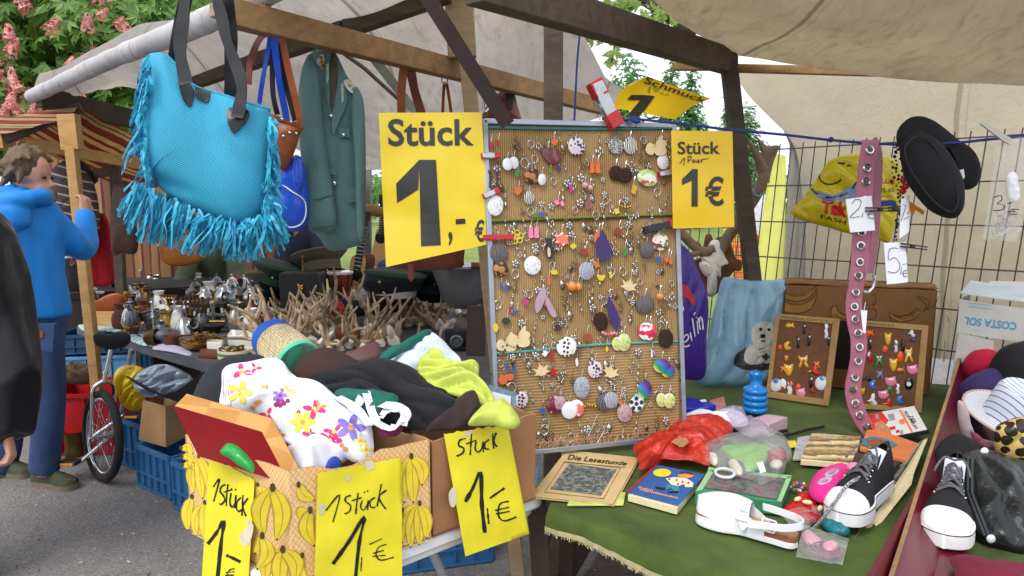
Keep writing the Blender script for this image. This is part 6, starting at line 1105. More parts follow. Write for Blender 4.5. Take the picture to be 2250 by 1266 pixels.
topshape(e,'veil_print',M('veil',C(70,120,140),.5,.25,40),Sq,[j7([(600,330),(680,310),(780,330),(850,370),(810,392),(700,385),(610,365)])]);topshape(e,'face_print',M('facep',C(140,84,50),.5,.25,60),Sq,[circ(*K(j7,700,355),60/3.118,16,24/3.118)],.0025);quadbox(e,'back_cover',ldk,j7,[(600,300),(1000,380),(930,500),(570,420)],z_,.028)
e=E('wooden_box','dark brown wooden box behind the left sneaker','box',onz(1900,1020,z_));quadbox(e,'box_body',wood('wood_darkbox',C(48,34,26),C(80,58,42)),j7,[(560,420),(868,478),(800,540),(530,500)],z_,.05)
SD=Q3(at(*K(j7,620,160),2.36),at(*K(j7,965,97),2.30),at(*K(j7,1058,264),2.12));q=j7([(620,158),(965,97),(1060,264),(715,332)])
e=E('disc_case','white and red disc case with black lettering leaning at the table back','disc case',at(1960,960,2.2));g=G();nrm=(SD(*q[1])-SD(*q[0])).cross(SD(*q[3])-SD(*q[0])).normalized();nrm=nrm if nrm.dot(C0-SD(*q[0]))>0 else-nrm;g.slab([SD(*p)for p in q],-nrm*.014);g.part('case',M('case_black',C(40,44,54),.3),e,bev=.001)
topshape(e,'cover_sheet',M('cover_white',C(222,220,216),.3,.04,20,0,coat=.4),SD,[j7([(622,160),(962,100),(1052,262),(716,328)])]);topshape(e,'cover_red',M('cover_red',C(206,60,44),.3,.2,20,0),SD,[j7([(622,160),(740,140),(790,200),(740,260),(750,320),(716,328)])],.0022)
topshape(e,'portrait_print',M('cover_face',C(190,130,96),.4,.3,40,0),SD,[j7([(690,220),(740,200),(800,260),(810,305),(720,325),(700,280)])],.0028);topshape(e,'orange_bar',M('cover_orange',C(232,130,90),.4),SD,[j7([(858,130),(874,126),(956,278),(942,282)]),circ(*K(j7,880,208),7,12,6)],.0025)
topshape(e,'icon_print',M('cover_grey',C(150,150,156),.4),SD,[j7([(690,160),(715,155),(725,185),(700,190)]),j7([(780,160),(820,150),(835,195),(795,205)]),j7([(860,270),(885,265),(890,290),(868,296)])],.0026);topshape(e,'red_print',M('cover_red2',C(200,40,44),.4),SD,[j7([(790,245),(830,236),(838,258),(798,266)]),j7([(835,268),(858,262),(862,280),(840,288)])],.0026)
g=G();g.text(SD,'PDF-PROFI',j5([(1620,1086),(1700,1206),(1676,1212),(1596,1094)]),.0028,.02);g.text(SD,'DER',j5([(1664,1120),(1692,1166),(1668,1174),(1638,1128)]),.0028,.02);g.part('lettering',ink,e)
e=E('plush_slipper','bright pink plush slipper with two shiny eyes','slipper',onz(1820,1080,z_));_,Sx=soft('plush',fab('plush_pink',C(232,44,142),fine=150),None,None,j7,[(243,650),(262,600),(300,560),(380,528),(470,512),(510,545),(540,560),(500,600),(452,680),(446,745),(360,768),(285,742),(246,700)],YT(.04),.05,(0,-.5,.8),13,.003,18,par=e)
for pts in([(490,515),(530,500),(595,520),(600,560),(560,578),(520,560)],[(446,640),(470,595),(520,570),(560,590),(530,630),(480,680)]):soft('cuff',fab('plush_rose',C(238,150,196)),None,None,j7,pts,YT(.06),.025,(0,-.5,.8),14,.002,30,N=40,rings=8,par=e)
for c,a in(((400,555),-.4),((350,612),-.35)):g=G();patch(g,Sx,circ(*K(j7,*c),54/3.118,14,23/3.118,a),.003);o=g.part('eye',M('foil_white',C(226,206,226),.15,.2,60,.2,metal=.5),e);g=G();patch(g,Sx,circ(*K(j7,*c),26/3.118,10,10/3.118,a),.0045);g.part('pupil',M('foil_violet',C(180,120,170),.2,.3,60),o)
e=E('bracelet','bracelet of many coloured beads beside the pink slipper','bracelet',onz(1765,1070,z_));q=random.Random(4);cs=[C(220,60,60),C(60,100,200),C(230,220,200),C(60,150,90),C(220,140,190),C(150,110,60)]
for k in range(26):g=G();c=onz(*K(j7,165+40*math.cos(k*.7)+q.uniform(-14,14),655+24*math.sin(k*.7)-.25*(k%7)*4+q.uniform(-8,8)),z_+.004+q.uniform(0,.012));g.ell(c,.0042,8);g.part('bead',M('bead%d'%(k%6),cs[k%6],.2,.05,20,0),e)
foil=M('foil_red',C(206,30,40),.2,.25,40,.5,metal=.35)
for i,(pts,lb)in enumerate((([(60,800),(130,760),(230,740),(300,770),(290,830),(180,850),(80,830)],'red foil packet under the pink slipper'),([(170,850),(220,800),(290,820),(320,880),(240,900),(180,890)],'red foil packet lowest on the velvet by the dotted lace'),([(150,720),(220,690),(290,720),(280,760),(200,770)],'red foil packet right next to the bead bracelet'))):soft('foil_packet',foil,lb,'packet',j7,pts,YT(.015),.014,(0,-.4,.9),20+i,.008,40,None,60,10,edge=.004,ang=30)
for i,(x,y,a)in enumerate([(165,738,.5),(318,800,.9),(230,760,-.4)]):g=G();p=onz(*K(j7,x,y),z_+.034);d=V((math.cos(a),math.sin(a),0))*.011;g.tube([p-d,p-d*.3,p+d*.5,p+d],[.003,.006,.006,.003],8);g.thing('button_bead',[pgs],('cream bead on the left of the foil packets','cream bead at the right end of the foil packets','cream bead on top of the middle foil packet')[i],'bead')
soft('film_bag',clr_,'clear crinkled film spread below the red foil packets','bag',j7,[(70,850),(180,800),(330,800),(310,880),(200,950),(150,960),(100,900)],YT(.015),.016,(0,-.3,.9),25,.008,30,None,70,12,edge=.005,ang=40)
e=E('hair_bow','pink satin bow with purple loops in a clear packet','hair bow',onz(1800,1205,z_));soft('satin_ribbon',M('satin_pink',C(238,160,184),.3,.08,12,.1,coat=.3),None,None,j7,[(190,985),(230,955),(280,985),(330,1030),(300,1050),(220,1040)],YT(.008),.012,(0,-.3,.9),26,.003,40,par=e,N=50,rings=9);soft('satin_bow',MC['satin_pink'],None,None,j7,[(330,1060),(380,1030),(440,1050),(430,1090),(370,1100)],YT(.014),.012,(0,-.3,.9),27,.003,40,par=e,N=50,rings=9)
g=G()
for k in range(4):g.tube([onz(*p,z_+.008+.002*k)for p in circ(*K(j7,350+10*k,1078),(118-24*k)/3.118,26,(52-11*k)/3.118,.25)],.0022,5,closed=True)
g.part('beaded_loops',M('loop_purple',C(150,72,120),.4,.5,200,.3),e);g=G();P=[onz(*p,z_+.026)for p in j7([(205,915),(515,1010),(472,1192),(150,1135)])];g.sheet(lambda a,b:P[0].lerp(P[1],a).lerp(P[3].lerp(P[2],a),b)+V((0,0,.003*NZ.noise(V((a*5,b*4,2))))),14,12,(0,0,.0006));g.part('film',clear('packet_film',(.96,.96,.96),.14,.08),e)
soft('toy_figure',M('toy_teal',C(30,120,130),.4,.4,40,.3),'small teal and green rubber toy under the left sneaker','toy',j7,[(320,900),(370,870),(440,900),(520,930),(510,985),(420,980),(350,940)],YT(.012),.02,(0,-.3,.9),28,.006,40)
e=E('picture_book','worn picture book leaning edge-on against the red tray','book',at(1900,1180,1.5));Pg=[at(x,y,Y)for(x,y),Y in zip(j7([(1030,330),(1058,320),(962,560),(945,640),(526,1172),(484,1142),(900,545)]),[2.02,2.02,1.82,1.78,1.47,1.48,1.82])]
g=G();g.slab(Pg,V((-.004,.10,-.10)));g.part('page_edges',pgs,e,bev=.001);Pc=[at(x,y,Y)for(x,y),Y in zip(j7([(1028,332),(898,545),(482,1144),(560,1010),(700,800),(830,610),(950,440)]),[2.03,1.83,1.49,1.53,1.63,1.75,1.92])]
g=G();g.slab([p+V((-.004,-.004,.002))for p in Pc],V((-.003,.06,-.05)));t=NT('cover_pic');t.col(t.ramp(t.noise(16,5,.6,dist=2),[(.3,C(60,120,140)),(.45,C(206,196,160)),(.6,C(70,140,170)),(.75,C(140,90,80))]));t.set(Roughness=.35);g.part('cover',t.m,e)
#  cartons, pin boards, bags at the back of the green table
cf=[at(1725,626,2.93),at(2058,658,2.74)];cf[1].z=cf[0].z;fd=(cf[1]-cf[0]).normalized();fn_=V((-fd.y,fd.x,0));fn_=fn_ if fn_.y>0 else-fn_
a0,b0=cf;dpt=.2;carton=M('carton_brown',C(142,100,60),.85,.14,8,.2,fine=120)
e=E('fruit_carton','big brown fruit carton with banana line drawings behind the pin boards','box',V(((a0+b0).x/2,(a0+b0).y/2,TZ)))
hb_=a0.z-TZ;dn=V((0,0,-hb_+.002));g=G()
for p,q,n in((a0,b0,fn_),(b0,b0+fn_*dpt,-fd),(a0+fn_*dpt,b0+fn_*dpt,-fn_),(a0,a0+fn_*dpt,fd)):g.slab([p+n*.0,q+n*.0,q+dn,p+dn],n*.004)
g.part('sides',carton,e);
g=G();g.sheet(lambda u,v:a0.lerp(b0,u)+fn_*(dpt*v*.5)+V((0,0,.004+.012*math.sin(PI*v)+.006*NZ.noise(V((u*4,v*3,0))))),16,8,(0,0,.004));g.sheet(lambda u,v:a0.lerp(b0,u)+fn_*(dpt*(.51+.5*v))+V((0,0,.006+.010*(1-v)+.005*NZ.noise(V((u*4,v*3,5))))),16,8,(0,0,.004));g.part('flaps',carton,e,ang=60)
Scf=PL(a0,-fn_);dk=M('print_brown',C(62,44,24),.8,.2,60,0);g=G()
BL=[[(778,270),(850,290),(930,270),(985,225)],[(775,330),(860,350),(950,320),(998,262),(985,225)],[(780,400),(880,405),(960,370),(1000,270)],[(778,310),(850,325),(940,300),(990,240)],[(1100,420),(1095,380),(1125,350),(1150,400),(1230,440)],[(1125,350),(1160,400),(1240,430)],[(1115,410),(1180,445),(1240,450)],[(1345,450),(1400,440),(1412,400),(1390,370)],[(1510,400),(1560,430),(1640,410),(1690,370)],[(1505,430),(1570,465),(1660,450),(1715,400),(1690,370)],[(1505,400),(1505,440),(1530,470)],[(1520,415),(1580,445),(1660,430),(1700,385)],[(1700,300),(1760,350),(1740,390),(1815,350),(1840,290)],[(1690,290),(1780,320),(1760,380)],[(985,225),(1000,215)],[(1195,275),(1195,310),(1215,310)],[(1380,280),(1405,280),(1405,340),(1380,340)],[(1340,350),(1400,352)],[(1345,372),(1405,380)]]
g.strokes(Scf,[j5(a)for a in BL],1.6,.002)
Sct=HZ(a0.z+.024);g.strokes(Sct,[j5(a)for a in[[(1000,200),(1150,185),(1300,190)],[(1040,215),(1160,195)],[(1550,225),(1700,215),(1850,240)],[(1600,250),(1720,235),(1860,262)],[(1350,190),(1400,200),(1480,195)]]],1.5,.002);g.part('banana_print',dk,e,ang=0)
g=G();
for q in([(778,300),(860,320),(940,300),(990,240),(985,225),(930,270),(850,290),(778,270)],[(775,400),(880,405),(960,370),(1000,270),(950,320),(860,350),(775,335)],[(1510,405),(1570,440),(1660,425),(1700,385),(1715,400),(1660,450),(1570,465),(1505,430)],[(1100,420),(1095,385),(1125,350),(1160,405),(1230,440),(1180,445)]):g.poly(Scf,j5(q),.0012)
g.part('banana_tint',M('tint_tan',C(166,120,60),.85,.12,20),e,ang=0)
g=G();g.poly(Scf,j5([(1125,455),(1235,460),(1228,800),(1118,790)]),.0016);g.part('hand_hole',MC['hole_dark'],e);  # no cut-out: dark polygon painted for the shaded inside of the opening
g=G();Ssd=PL(b0,fd);g.strokes(Ssd,[j5(a)for a in[[(1905,420),(1915,470)],[(1885,600),(1880,740)]]],4,.002);g.part('side_slot',crm and M('slot_pale',C(206,196,160),.8),e)
p0,p1=at(*K(j8,300,110),2.50),at(2330,690,2.30);wd=(p1-p0).normalized();wn_=V((-wd.y,wd.x,0)).normalized();wn_=wn_ if wn_.y>0 else-wn_;Swb=PL(p0,-wn_);p2,p3=Swb(2330,766),Swb(*K(j8,290,248));wb=M('box_white',C(196,196,192),.8,.12,10,.2,fine=120)
e=E('fruit_carton','white fruit carton with upside-down blue lettering at the right edge behind the hats','box',V((p0.x,p0.y,TZ)));g=G();g.slab([p0,p1,p2,p3],wn_*.004);g.part('front_panel',wb,e)
g=G();g.slab([Swb(*q)for q in j8([(300,250),(445,285),(440,345),(400,480),(262,460)])],wn_*.004);g.slab([p0+wn_*.006,p3+wn_*.006,p3+wn_*.2,p0+wn_*.2],wd*.004);g.part('side_panel',wb,e)
g=G();g.sheet(lambda u,v:p0.lerp(p1,u)+wn_*(.01+.2*v)+V((0,0,.02+.03*v+.006*NZ.noise(V((u*4,v*3,8))))),10,8,(0,0,.004));g.part('top_flap',M('box_whiteblue',C(186,194,200),.8,.15,12),e,ang=60)
pb=M('print_cyan',C(76,156,190),.7,.1,40,0);g=G();g.text(Swb,'COSTA SOL',j8([(540,240),(320,216),(322,182),(538,206)]),.0015,.03,shear=.2);g.part('lettering',pb,e);g=G();
for y in(122,136):g.strokes(Swb,[j8([(332+k*8,y+(k%2)*5+k*1.0)for k in range(14)])],1.1)
g.part('small_print',pb,e);e2=E('fruit_carton','pale carton lid with a red stripe on top of the white carton','box',at(2230,650,2.45));g=G();q=[at(2168,640,2.62),at(2330,655,2.42),at(2330,640,2.75),at(2175,632,2.8)];g.slab([V((p.x,p.y,q[0].z))for p in q],(0,0,.02));g.part('lid',wb,e2);g=G();g.bar(V((q[0].x,q[0].y,q[0].z+.01))+V((0,-.003,0)),V((q[1].x,q[1].y,q[0].z+.01))+V((0,-.003,0)),.003,.008);g.part('red_stripe',M('stripe_red',C(200,90,60),.7),e2)
corkb=M('hardboard',C(112,74,48),.85,.2,40,.3,fine=200);fr_w=wood('frame_wood',C(156,116,68),C(188,150,98))
def pinboard(q,inner,lab,Yb,Yt,txt,tq):
 bl,br=[onz(*p,TZ+.003)for p in(q[3],q[2])];tl=at(*q[0],bl.y+.035);S=Q3(bl,br,tl);e=E('pin_board',lab,'pin board',(bl+br)/2,'framed pin boards on the green table');n=(br-bl).cross(tl-bl).normalized();n=n if n.y<0 else-n
 g=G();c=[S(*p)for p in q];ci=[S(*p)for p in inner];g.slab(ci,-n*.008);g.part('hardboard',corkb,e)
 for i in range(4):g=G();j=(i+1)%4;g.slab([p+n*.006 for p in(c[i],c[j],ci[j],ci[i])],-n*.018);g.part('frame_side',fr_w,e,bev=.0015)
 g=G();Sn=lambda x,y,o=0:S(x,y)+n*(.0072+o);g.text(Sn,txt,tq,.001,.005);g.part('lettering',M('pen_green',C(70,96,50),.7),e);return S,n,e
SA1,nA1,_=pinboard(j5([(715,410),(1157,446),(1080,1052),(640,988)]),j5([(738,450),(1106,482),(1042,1004),(676,950)]),'framed pin board of plastic badges standing left of the pink belt',2.5,2.6,'ORIGINAL DDR 2,-€',j5([(752,424),(1080,452),(1078,470),(750,442)]))
SA2,nA2,_=pinboard(j5([(1258,452),(1770,492),(1722,1098),(1206,1062)]),j5([(1280,490),(1722,526),(1672,1060),(1236,1030)]),'framed pin board of plastic badges standing right of the pink belt',2.45,2.55,'ORIGINAL DDR 2,-€',j5([(1290,462),(1530,484),(1528,500),(1288,480)]))
bc={n:M('badge_'+n,c,.28,.08,30,0,coat=.4)for n,c in(('yellow',C(234,182,30)),('orange',C(232,84,30)),('red',C(196,28,36)),('white',C(232,232,236)),('black',C(26,26,32)),('pink',C(238,138,176)),('green',C(36,140,84)),('blue',C(60,120,200)),('violet',C(70,50,150)),('grey',C(130,150,190)),('amber',C(224,140,60)))}
SH={'blob':[(0,-1),(.7,-.7),(1,0),(.6,.8),(-.3,1),(-.9,.4),(-.8,-.5)],'cat':[(-.9,-1),(-.5,-.6),(.2,-.6),(.6,-1),(.7,-.2),(.5,.2),(.9,.9),(.5,1),(.2,.4),(-.3,.4),(-.5,1),(-.9,.9),(-.6,.1),(-.9,-.3)],'owl':[(-.8,-1),(0,-.75),(.8,-1),(.75,-.2),(.5,.6),(0,1),(-.4,.7),(-.75,0)],'moon':[(.1,-1),(.7,-.8),(.1,-.4),(0,.1),(.4,.5),(1,.4),(.6,.9),(-.1,1),(-.7,.6),(-.9,-.1),(-.6,-.7)],'bird':[(-1,.2),(-.4,-.1),(-.1,-.8),(.35,-1),(.6,-.5),(.5,0),(1,.5),(.7,1),(.1,.9),(-.1,.35)],'fish':[(-1,-.2),(-.4,-.7),(.3,-.5),(.8,-.9),(.7,0),(1,.7),(.3,.4),(-.3,.7),(-.9,.3)],'stand':[(-.4,-1),(.3,-1),(.6,-.6),(.3,-.3),(.5,.3),(.4,1),(-.5,1),(-.3,.4),(-.6,0),(-.3,-.4)],'pig':[(-1,-.8),(-.5,-.7),(.2,-.9),(.8,-1),(.8,-.4),(1,.1),(.7,.7),(0,1),(-.7,.7),(-1,0)]}
def badge(S,n,x,y,rx,ry,sh,c,lab,eyes=True,acc=None):
 cx,cy_=K(j5,x,y);P=sm([(cx+a*rx/3.165,cy_+b*ry/3.165)for a,b in SH[sh]],3);e=E('badge',lab,'badge',S(cx,cy_),'plastic badges on the pin boards');g=G();g.puff([S(*p)+n*.002 for p in P],.006,n,40,6,back=.2,p=.6);g.part('figure',bc[c],e,ang=60);Sm=onmesh(g,S)
 g=G()
 if eyes:
  for dx in(-.26,.26):patch(g,Sm,circ(cx+dx*rx/3.165,cy_-.45*ry/3.165,.2*rx/3.165,8),.0015,1)
  g.part('eyes',bc['white'if c!='white'else 'black'],e);g=G()
 if acc:patch(g,Sm,circ(cx+acc[1]*rx/3.165,cy_+acc[2]*ry/3.165,acc[3]*rx/3.165,9),.002,1);g.part('accent',bc[acc[0]],e)
L1_='on the left pin board';L2_='on the right pin board'
for a in[(812,492,32,24,'fish','yellow','yellow fish badge at the top left '+L1_,0),(908,515,20,34,'stand','black','black figure badge at the top middle '+L1_,0,('white',.3,-.6,.35)),(1062,530,26,48,'stand','white','tall white figure badge at the top right '+L1_,0),(1078,598,16,32,'stand','black','black figure badge below the tall white one '+L1_,0,('white',.2,-.6,.35)),(866,608,20,38,'stand','black','black figure badge left of centre '+L1_,0,('white',.3,-.6,.35)),(942,592,20,38,'stand','black','black figure badge right of centre '+L1_,0,('white',.3,-.6,.35)),(740,644,18,20,'blob','orange','small orange badge at the left edge '+L1_,0),(792,632,28,30,'moon','yellow','yellow moon badge '+L1_,0),(785,720,18,22,'owl','amber','small amber owl badge '+L1_,1),(905,738,40,44,'cat','yellow','yellow cat badge in the middle '+L1_,1,('red',0,.05,.28)),(998,760,24,26,'cat','amber','small amber animal badge '+L1_,0),(765,792,24,26,'cat','amber','amber animal badge beside the owl '+L1_,0),(800,800,38,42,'owl','yellow','large yellow owl badge '+L1_,1),(975,806,50,36,'bird','red','red bird badge with a yellow beak '+L1_,0,('yellow',-.75,.2,.4)),(712,905,44,46,'blob','white','white goose badge with a blue cap '+L1_,0,('blue',0,-.7,.5)),(758,900,28,40,'blob','white','white goose badge turned away '+L1_,0,('red',0,.7,.4)),(808,925,36,44,'stand','white','white goose badge with a red cap '+L1_,0,('red',0,-.7,.5)),(866,920,20,26,'blob','orange','orange blob badge in the bottom row '+L1_,0),(886,958,34,32,'pig','pink','pink pig badge '+L1_,1),(955,885,24,38,'stand','black','black figure badge in the bottom row '+L1_,0,('white',.3,-.6,.35)),(960,940,24,20,'bird','red','red boot badge in the bottom row '+L1_,0),(1030,890,48,50,'blob','white','large white goose badge in the bottom right corner '+L1_,0,('blue',.1,-.75,.45))]:badge(SA1,nA1,*a[:8],*([a[8]]if len(a)>8 else[]))
for a in[(1362,545,36,36,'fish','orange','orange fish badge '+L2_,0),(1490,585,30,44,'owl','yellow','yellow owl badge at the top '+L2_,1),(1650,545,30,26,'bird','white','white bird badge at the top right '+L2_,0),(1660,592,30,16,'bird','violet','violet badge under the white bird '+L2_,0),(1365,620,20,34,'stand','black','black figure badge at the left '+L2_,0,('white',.3,-.6,.35)),(1468,655,22,26,'blob','orange','orange badge under the upper owl '+L2_,0),(1545,635,24,40,'stand','white','white dog badge '+L2_,0,('black',.2,-.3,.35)),(1595,630,30,40,'stand','black','black dog badge '+L2_,0),(1575,710,24,42,'blob','orange','tall orange badge in the middle '+L2_,0),(1635,690,34,54,'cat','yellow','yellow rabbit badge '+L2_,1,('white',0,.05,.4)),(1355,705,30,40,'bird','red','red and white bird badge '+L2_,0,('white',.2,-.4,.5)),(1430,730,36,46,'cat','green','green cat badge '+L2_,1,('amber',0,0,.3)),(1528,765,34,46,'owl','yellow','yellow owl badge in the middle '+L2_,1),(1578,800,28,22,'fish','amber','amber fish badge '+L2_,0),(1662,798,38,34,'pig','pink','pink pig badge at the right edge '+L2_,1),(1435,828,26,30,'cat','grey','grey blue animal badge '+L2_,0),(1345,860,40,20,'bird','black','black bird badge '+L2_,0),(1385,902,30,34,'moon','blue','blue moon badge with a face at the left '+L2_,0,('white',0,-.1,.25)),(1512,880,40,34,'pig','pink','pink pig badge in the middle '+L2_,1),(1635,895,32,44,'blob','black','black badge with a white beard '+L2_,0,('white',.05,.1,.5)),(1316,948,18,24,'owl','yellow','small yellow chick badge '+L2_,0),(1500,935,20,22,'blob','green','small green badge '+L2_,0),(1558,932,24,34,'stand','white','white skeleton badge '+L2_,0),(1460,972,38,32,'pig','pink','pink pig badge low down '+L2_,1),(1380,1008,36,46,'bird','white','white goose badge with yellow feet '+L2_,0,('yellow',-.4,.8,.4)),(1490,1032,44,36,'bird','red','red bird badge with a yellow beak '+L2_,0,('yellow',-.75,.2,.4)),(1575,1008,28,32,'moon','blue','blue moon badge at the bottom right '+L2_,0)]:badge(SA2,nA2,*a[:8],*([a[8]]if len(a)>8 else[]))
film=M('film_blue',C(156,200,224),.28,.12,6,.25,fine=26,coat=.3,tr=.25,bd=.01)
e=E('carrier_bag','light blue glossy plastic bag printed with a white puppy in a basket','bag',onz(1620,845,TZ));DBY=DY(lambda x,y:2.98-.0003*(y-600))
pts=[(345,165),(480,170),(640,178),(798,172),(775,240),(765,330),(752,420),(735,560),(690,760),(640,890),(520,905),(340,908),(230,912),(142,862),(200,720),(250,500),(292,330)]
g=G();g.puff([DBY(*q)for q in sm(j5(pts),4)],.08,(0,-1,.25),130,26,.03,9,None,.5,3,.6,(.3,0,1),.006);g.part('bag_film',film,e,ang=60);Sdb=onmesh(g,DBY)
def dp(nm,polys,m,o=.003,):
 g=G()
 for p in polys:patch(g,Sdb,p,o,4)
 g.part(nm,m,e,ang=0)
dp('basket_print',[j5(sm([(420,740),(440,690),(520,640),(600,640),(690,680),(680,780),(640,800),(500,800),(430,770)],3))],M('p_basket',C(66,62,70),.4,.4,30));dp('puppy_print',[j5(sm([(540,560),(560,490),(620,465),(690,480),(700,560),(680,620),(620,650),(560,630)],3)),j5(sm([(490,720),(510,650),(580,620),(690,640),(690,740),(600,760),(520,760)],3))],M('p_fur',C(206,204,196),.45,.15,40),.005);dp('face_print',[j5(circ(606,518,12)),j5(circ(664,520,12)),j5(circ(622,566,20,12,15))],ink,.007);dp('mouth_print',[j5(circ(622,600,18,10,8))],M('p_mouth',C(150,70,80),.5),.007)
e=E('carrier_bag','purple carrier bag with white script and a red splash beside the board','bag',onz(1520,840,TZ));DPY=DY(2.86);pts=[(-30,-60),(60,-70),(125,0),(180,120),(242,320),(228,600),(215,850),(60,868),(-60,868)]
g=G();g.puff([DPY(*q)for q in sm(j5(pts),4)],.04,(0,-1,.1),90,18,.018,9,None,.6,5,.5,(0,0,1));g.part('bag_film',M('film_purple',C(66,38,142),.35,.12,8,.2,fine=30,coat=.2),e,ang=60);Spb=onmesh(g,DPY)
g=G();patch(g,Spb,sm(j5([(48,215),(75,205),(110,235),(145,310),(140,345),(120,335),(95,300),(50,275)]),3),.003,3);g.part('red_print',M('print_scarlet',C(206,36,64),.4),e)
g=G();g.strokes(Spb,[j5(a)for a in[[(66,610),(92,598),(105,570),(90,555),(68,580),(66,620),(82,640),(112,628)],[(116,540),(128,600)],[(150,400),(140,420)],[(130,440),(150,570)],[(164,460),(172,550)],[(158,432),(160,438)],[(172,440),(186,520)],[(176,470),(188,430),(200,460),(206,520)],[(52,420),(70,370),(60,360)]]],4,.003);g.part('lettering',wht,e)
m7=Z(1480,280,3.516);SY=3.14;e=E('deer_skull','fallow deer skull with broad antlers on a carved wooden plaque','trophy',at(1565,640,SY));bone=M('bone',C(234,228,214),.7,.12,20,.3);antm=M('antler',C(126,106,86),.75,.35,18,.4,fine=60)
def pf_(nm,m,z,pts,Y,th,**k):return soft(nm,m,None,None,z,pts,Y,th,(0,-1,.1),par=e,**k)
pf_('plaque',wood('plaque',C(92,54,30),C(128,78,44)),m7,[(232,905),(250,830),(290,826),(300,870),(360,845),(430,860),(455,930),(480,1010),(528,1030),(520,1105),(470,1110),(430,1160),(380,1200),(330,1290),(250,1290),(160,1080),(150,1030),(210,1000)],SY+.02,.02,N=100,wr=.003)
pf_('skull',bone,m7,[(272,905),(300,872),(345,872),(378,930),(392,990),(424,1050),(385,1060),(362,1095),(362,1150),(345,1172),(328,1160),(322,1290),(264,1290),(262,1160),(244,1150),(205,1095),(196,1050),(220,1030),(200,988),(262,975)],SY-.01,.045,N=110,rings=18,wr=.002,wf=30)
for x,y,r in((250,1065,8),(345,1068,8),(345,1160,14),(252,1165,12)):g=G();S_=DY(SY-.06);g.ell(at(*K(m7,x,y),SY-.055),r*SY/1500/3.5*.62,8);g.part('eye_socket',MC['hole_dark'],e)
def ant(path,Y0,Y1,r0,r1,par):P=sm(m7(path),5,False);n=len(P);g=G();g.tube([at(*p,lerp(Y0,Y1,i/(n-1)))for i,p in enumerate(P)],[lerp(r0,r1,i/(n-1))for i in range(n)],10);return g
g=ant([(360,950),(395,890),(440,820),(500,740),(498,690),(560,640),(640,520),(690,400),(700,330)],SY-.02,SY+.05,.026,.026,e);g2=ant([(690,420),(720,320),(760,230),(810,145)],SY+.05,SY+.05,.03,.008,e);g.add(g2.v,g2.f);g2=ant([(690,330),(640,210),(570,90)],SY+.05,SY+.03,.03,.004,e);g.add(g2.v,g2.f)
g.puff([at(*p,SY+.05)for p in sm(m7([(650,360),(610,190),(600,150),(650,200),(690,180),(640,70),(720,140),(808,140),(790,210),(740,310),(700,390)]),4)],.014,(0,-1,0),80,10,.002,20);g2=ant([(410,880),(350,870),(300,930)],SY-.04,SY-.05,.02,.012,e);g.part('antler',antm,e,ang=70)
g=ant([(320,940),(240,965),(200,950),(120,880),(60,815),(0,770)],SY-.03,SY,.024,.02,e);g2=ant([(200,955),(150,985),(105,970)],SY-.02,SY-.05,.016,.008,e);g.add(g2.v,g2.f);g2=ant([(205,950),(185,900),(178,885)],SY-.02,SY-.03,.016,.006,e);g.add(g2.v,g2.f);g.part('antler',antm,e,ang=70)
g=G();g.tube([at(*p,SY)for p in sm(m7([(618,470),(625,520),(670,530),(700,505)]),4,False)],.004,6);g.part('blue_tie',M('tie_blue',C(110,170,190),.6),e)
e=E('banner','tall pale yellow banner behind the fence beside the tarp flap','banner',at(1705,620,6.0));S6=DY(6.0);g=G();g.sheet(lambda u,v:S6(*mix2(mix2((1700,330),(1722,345),u),mix2((1655,660),(1730,660),u),v))+V((0,.05*math.sin(u*5+v*3),0)),8,20,(0,.01,0));g.part('cloth',M('banner_yellow',C(236,236,136),.7,.06,6,tr=.3),e,ang=60);p=at(1728,650,6.02);g=G();g.tube([V((p.x,p.y,0)),V((p.x-.02,p.y,2.1))],.018,8);g.part('pole',alu,e)
e=E('trolley','red and yellow wire shopping trolley beyond the fence','trolley',V((at(1640,560,7).x,7,0)));rd=M('wire_red',C(220,60,36),.4);yw=M('wire_yellow',C(226,206,60),.4)
for m_,pts in((rd,((1610,520),(1672,520),(1668,610),(1614,610))),(yw,((1590,505),(1640,505),(1636,625),(1596,625)))):
 g=G();q=[at(*p,7.0 if m_==rd else 7.3)for p in pts]
 for k in range(12):t=k/11;g.tube([q[0].lerp(q[1],t),q[3].lerp(q[2],t)],.006,5)
 for k in range(9):t=k/8;g.tube([q[0].lerp(q[3],t),q[1].lerp(q[2],t)],.006,5)
 g.part('basket',m_,e)
g=G();c=at(1640,600,7.1);
for dx in(-.12,.12):g.tube([V((c.x+dx,c.y,.08)),V((c.x+dx,c.y,c.z))],.012,6);g.ell((c.x+dx,c.y,.06),(.02,.06,.06),10)
g.part('undercarriage',alu,e);g=G();g.tube([at(x,y,6.9)for x,y in[(1650,515),(1662,518),(1665,530),(1668,612)]],.02,8);g.part('handle',rd,e)
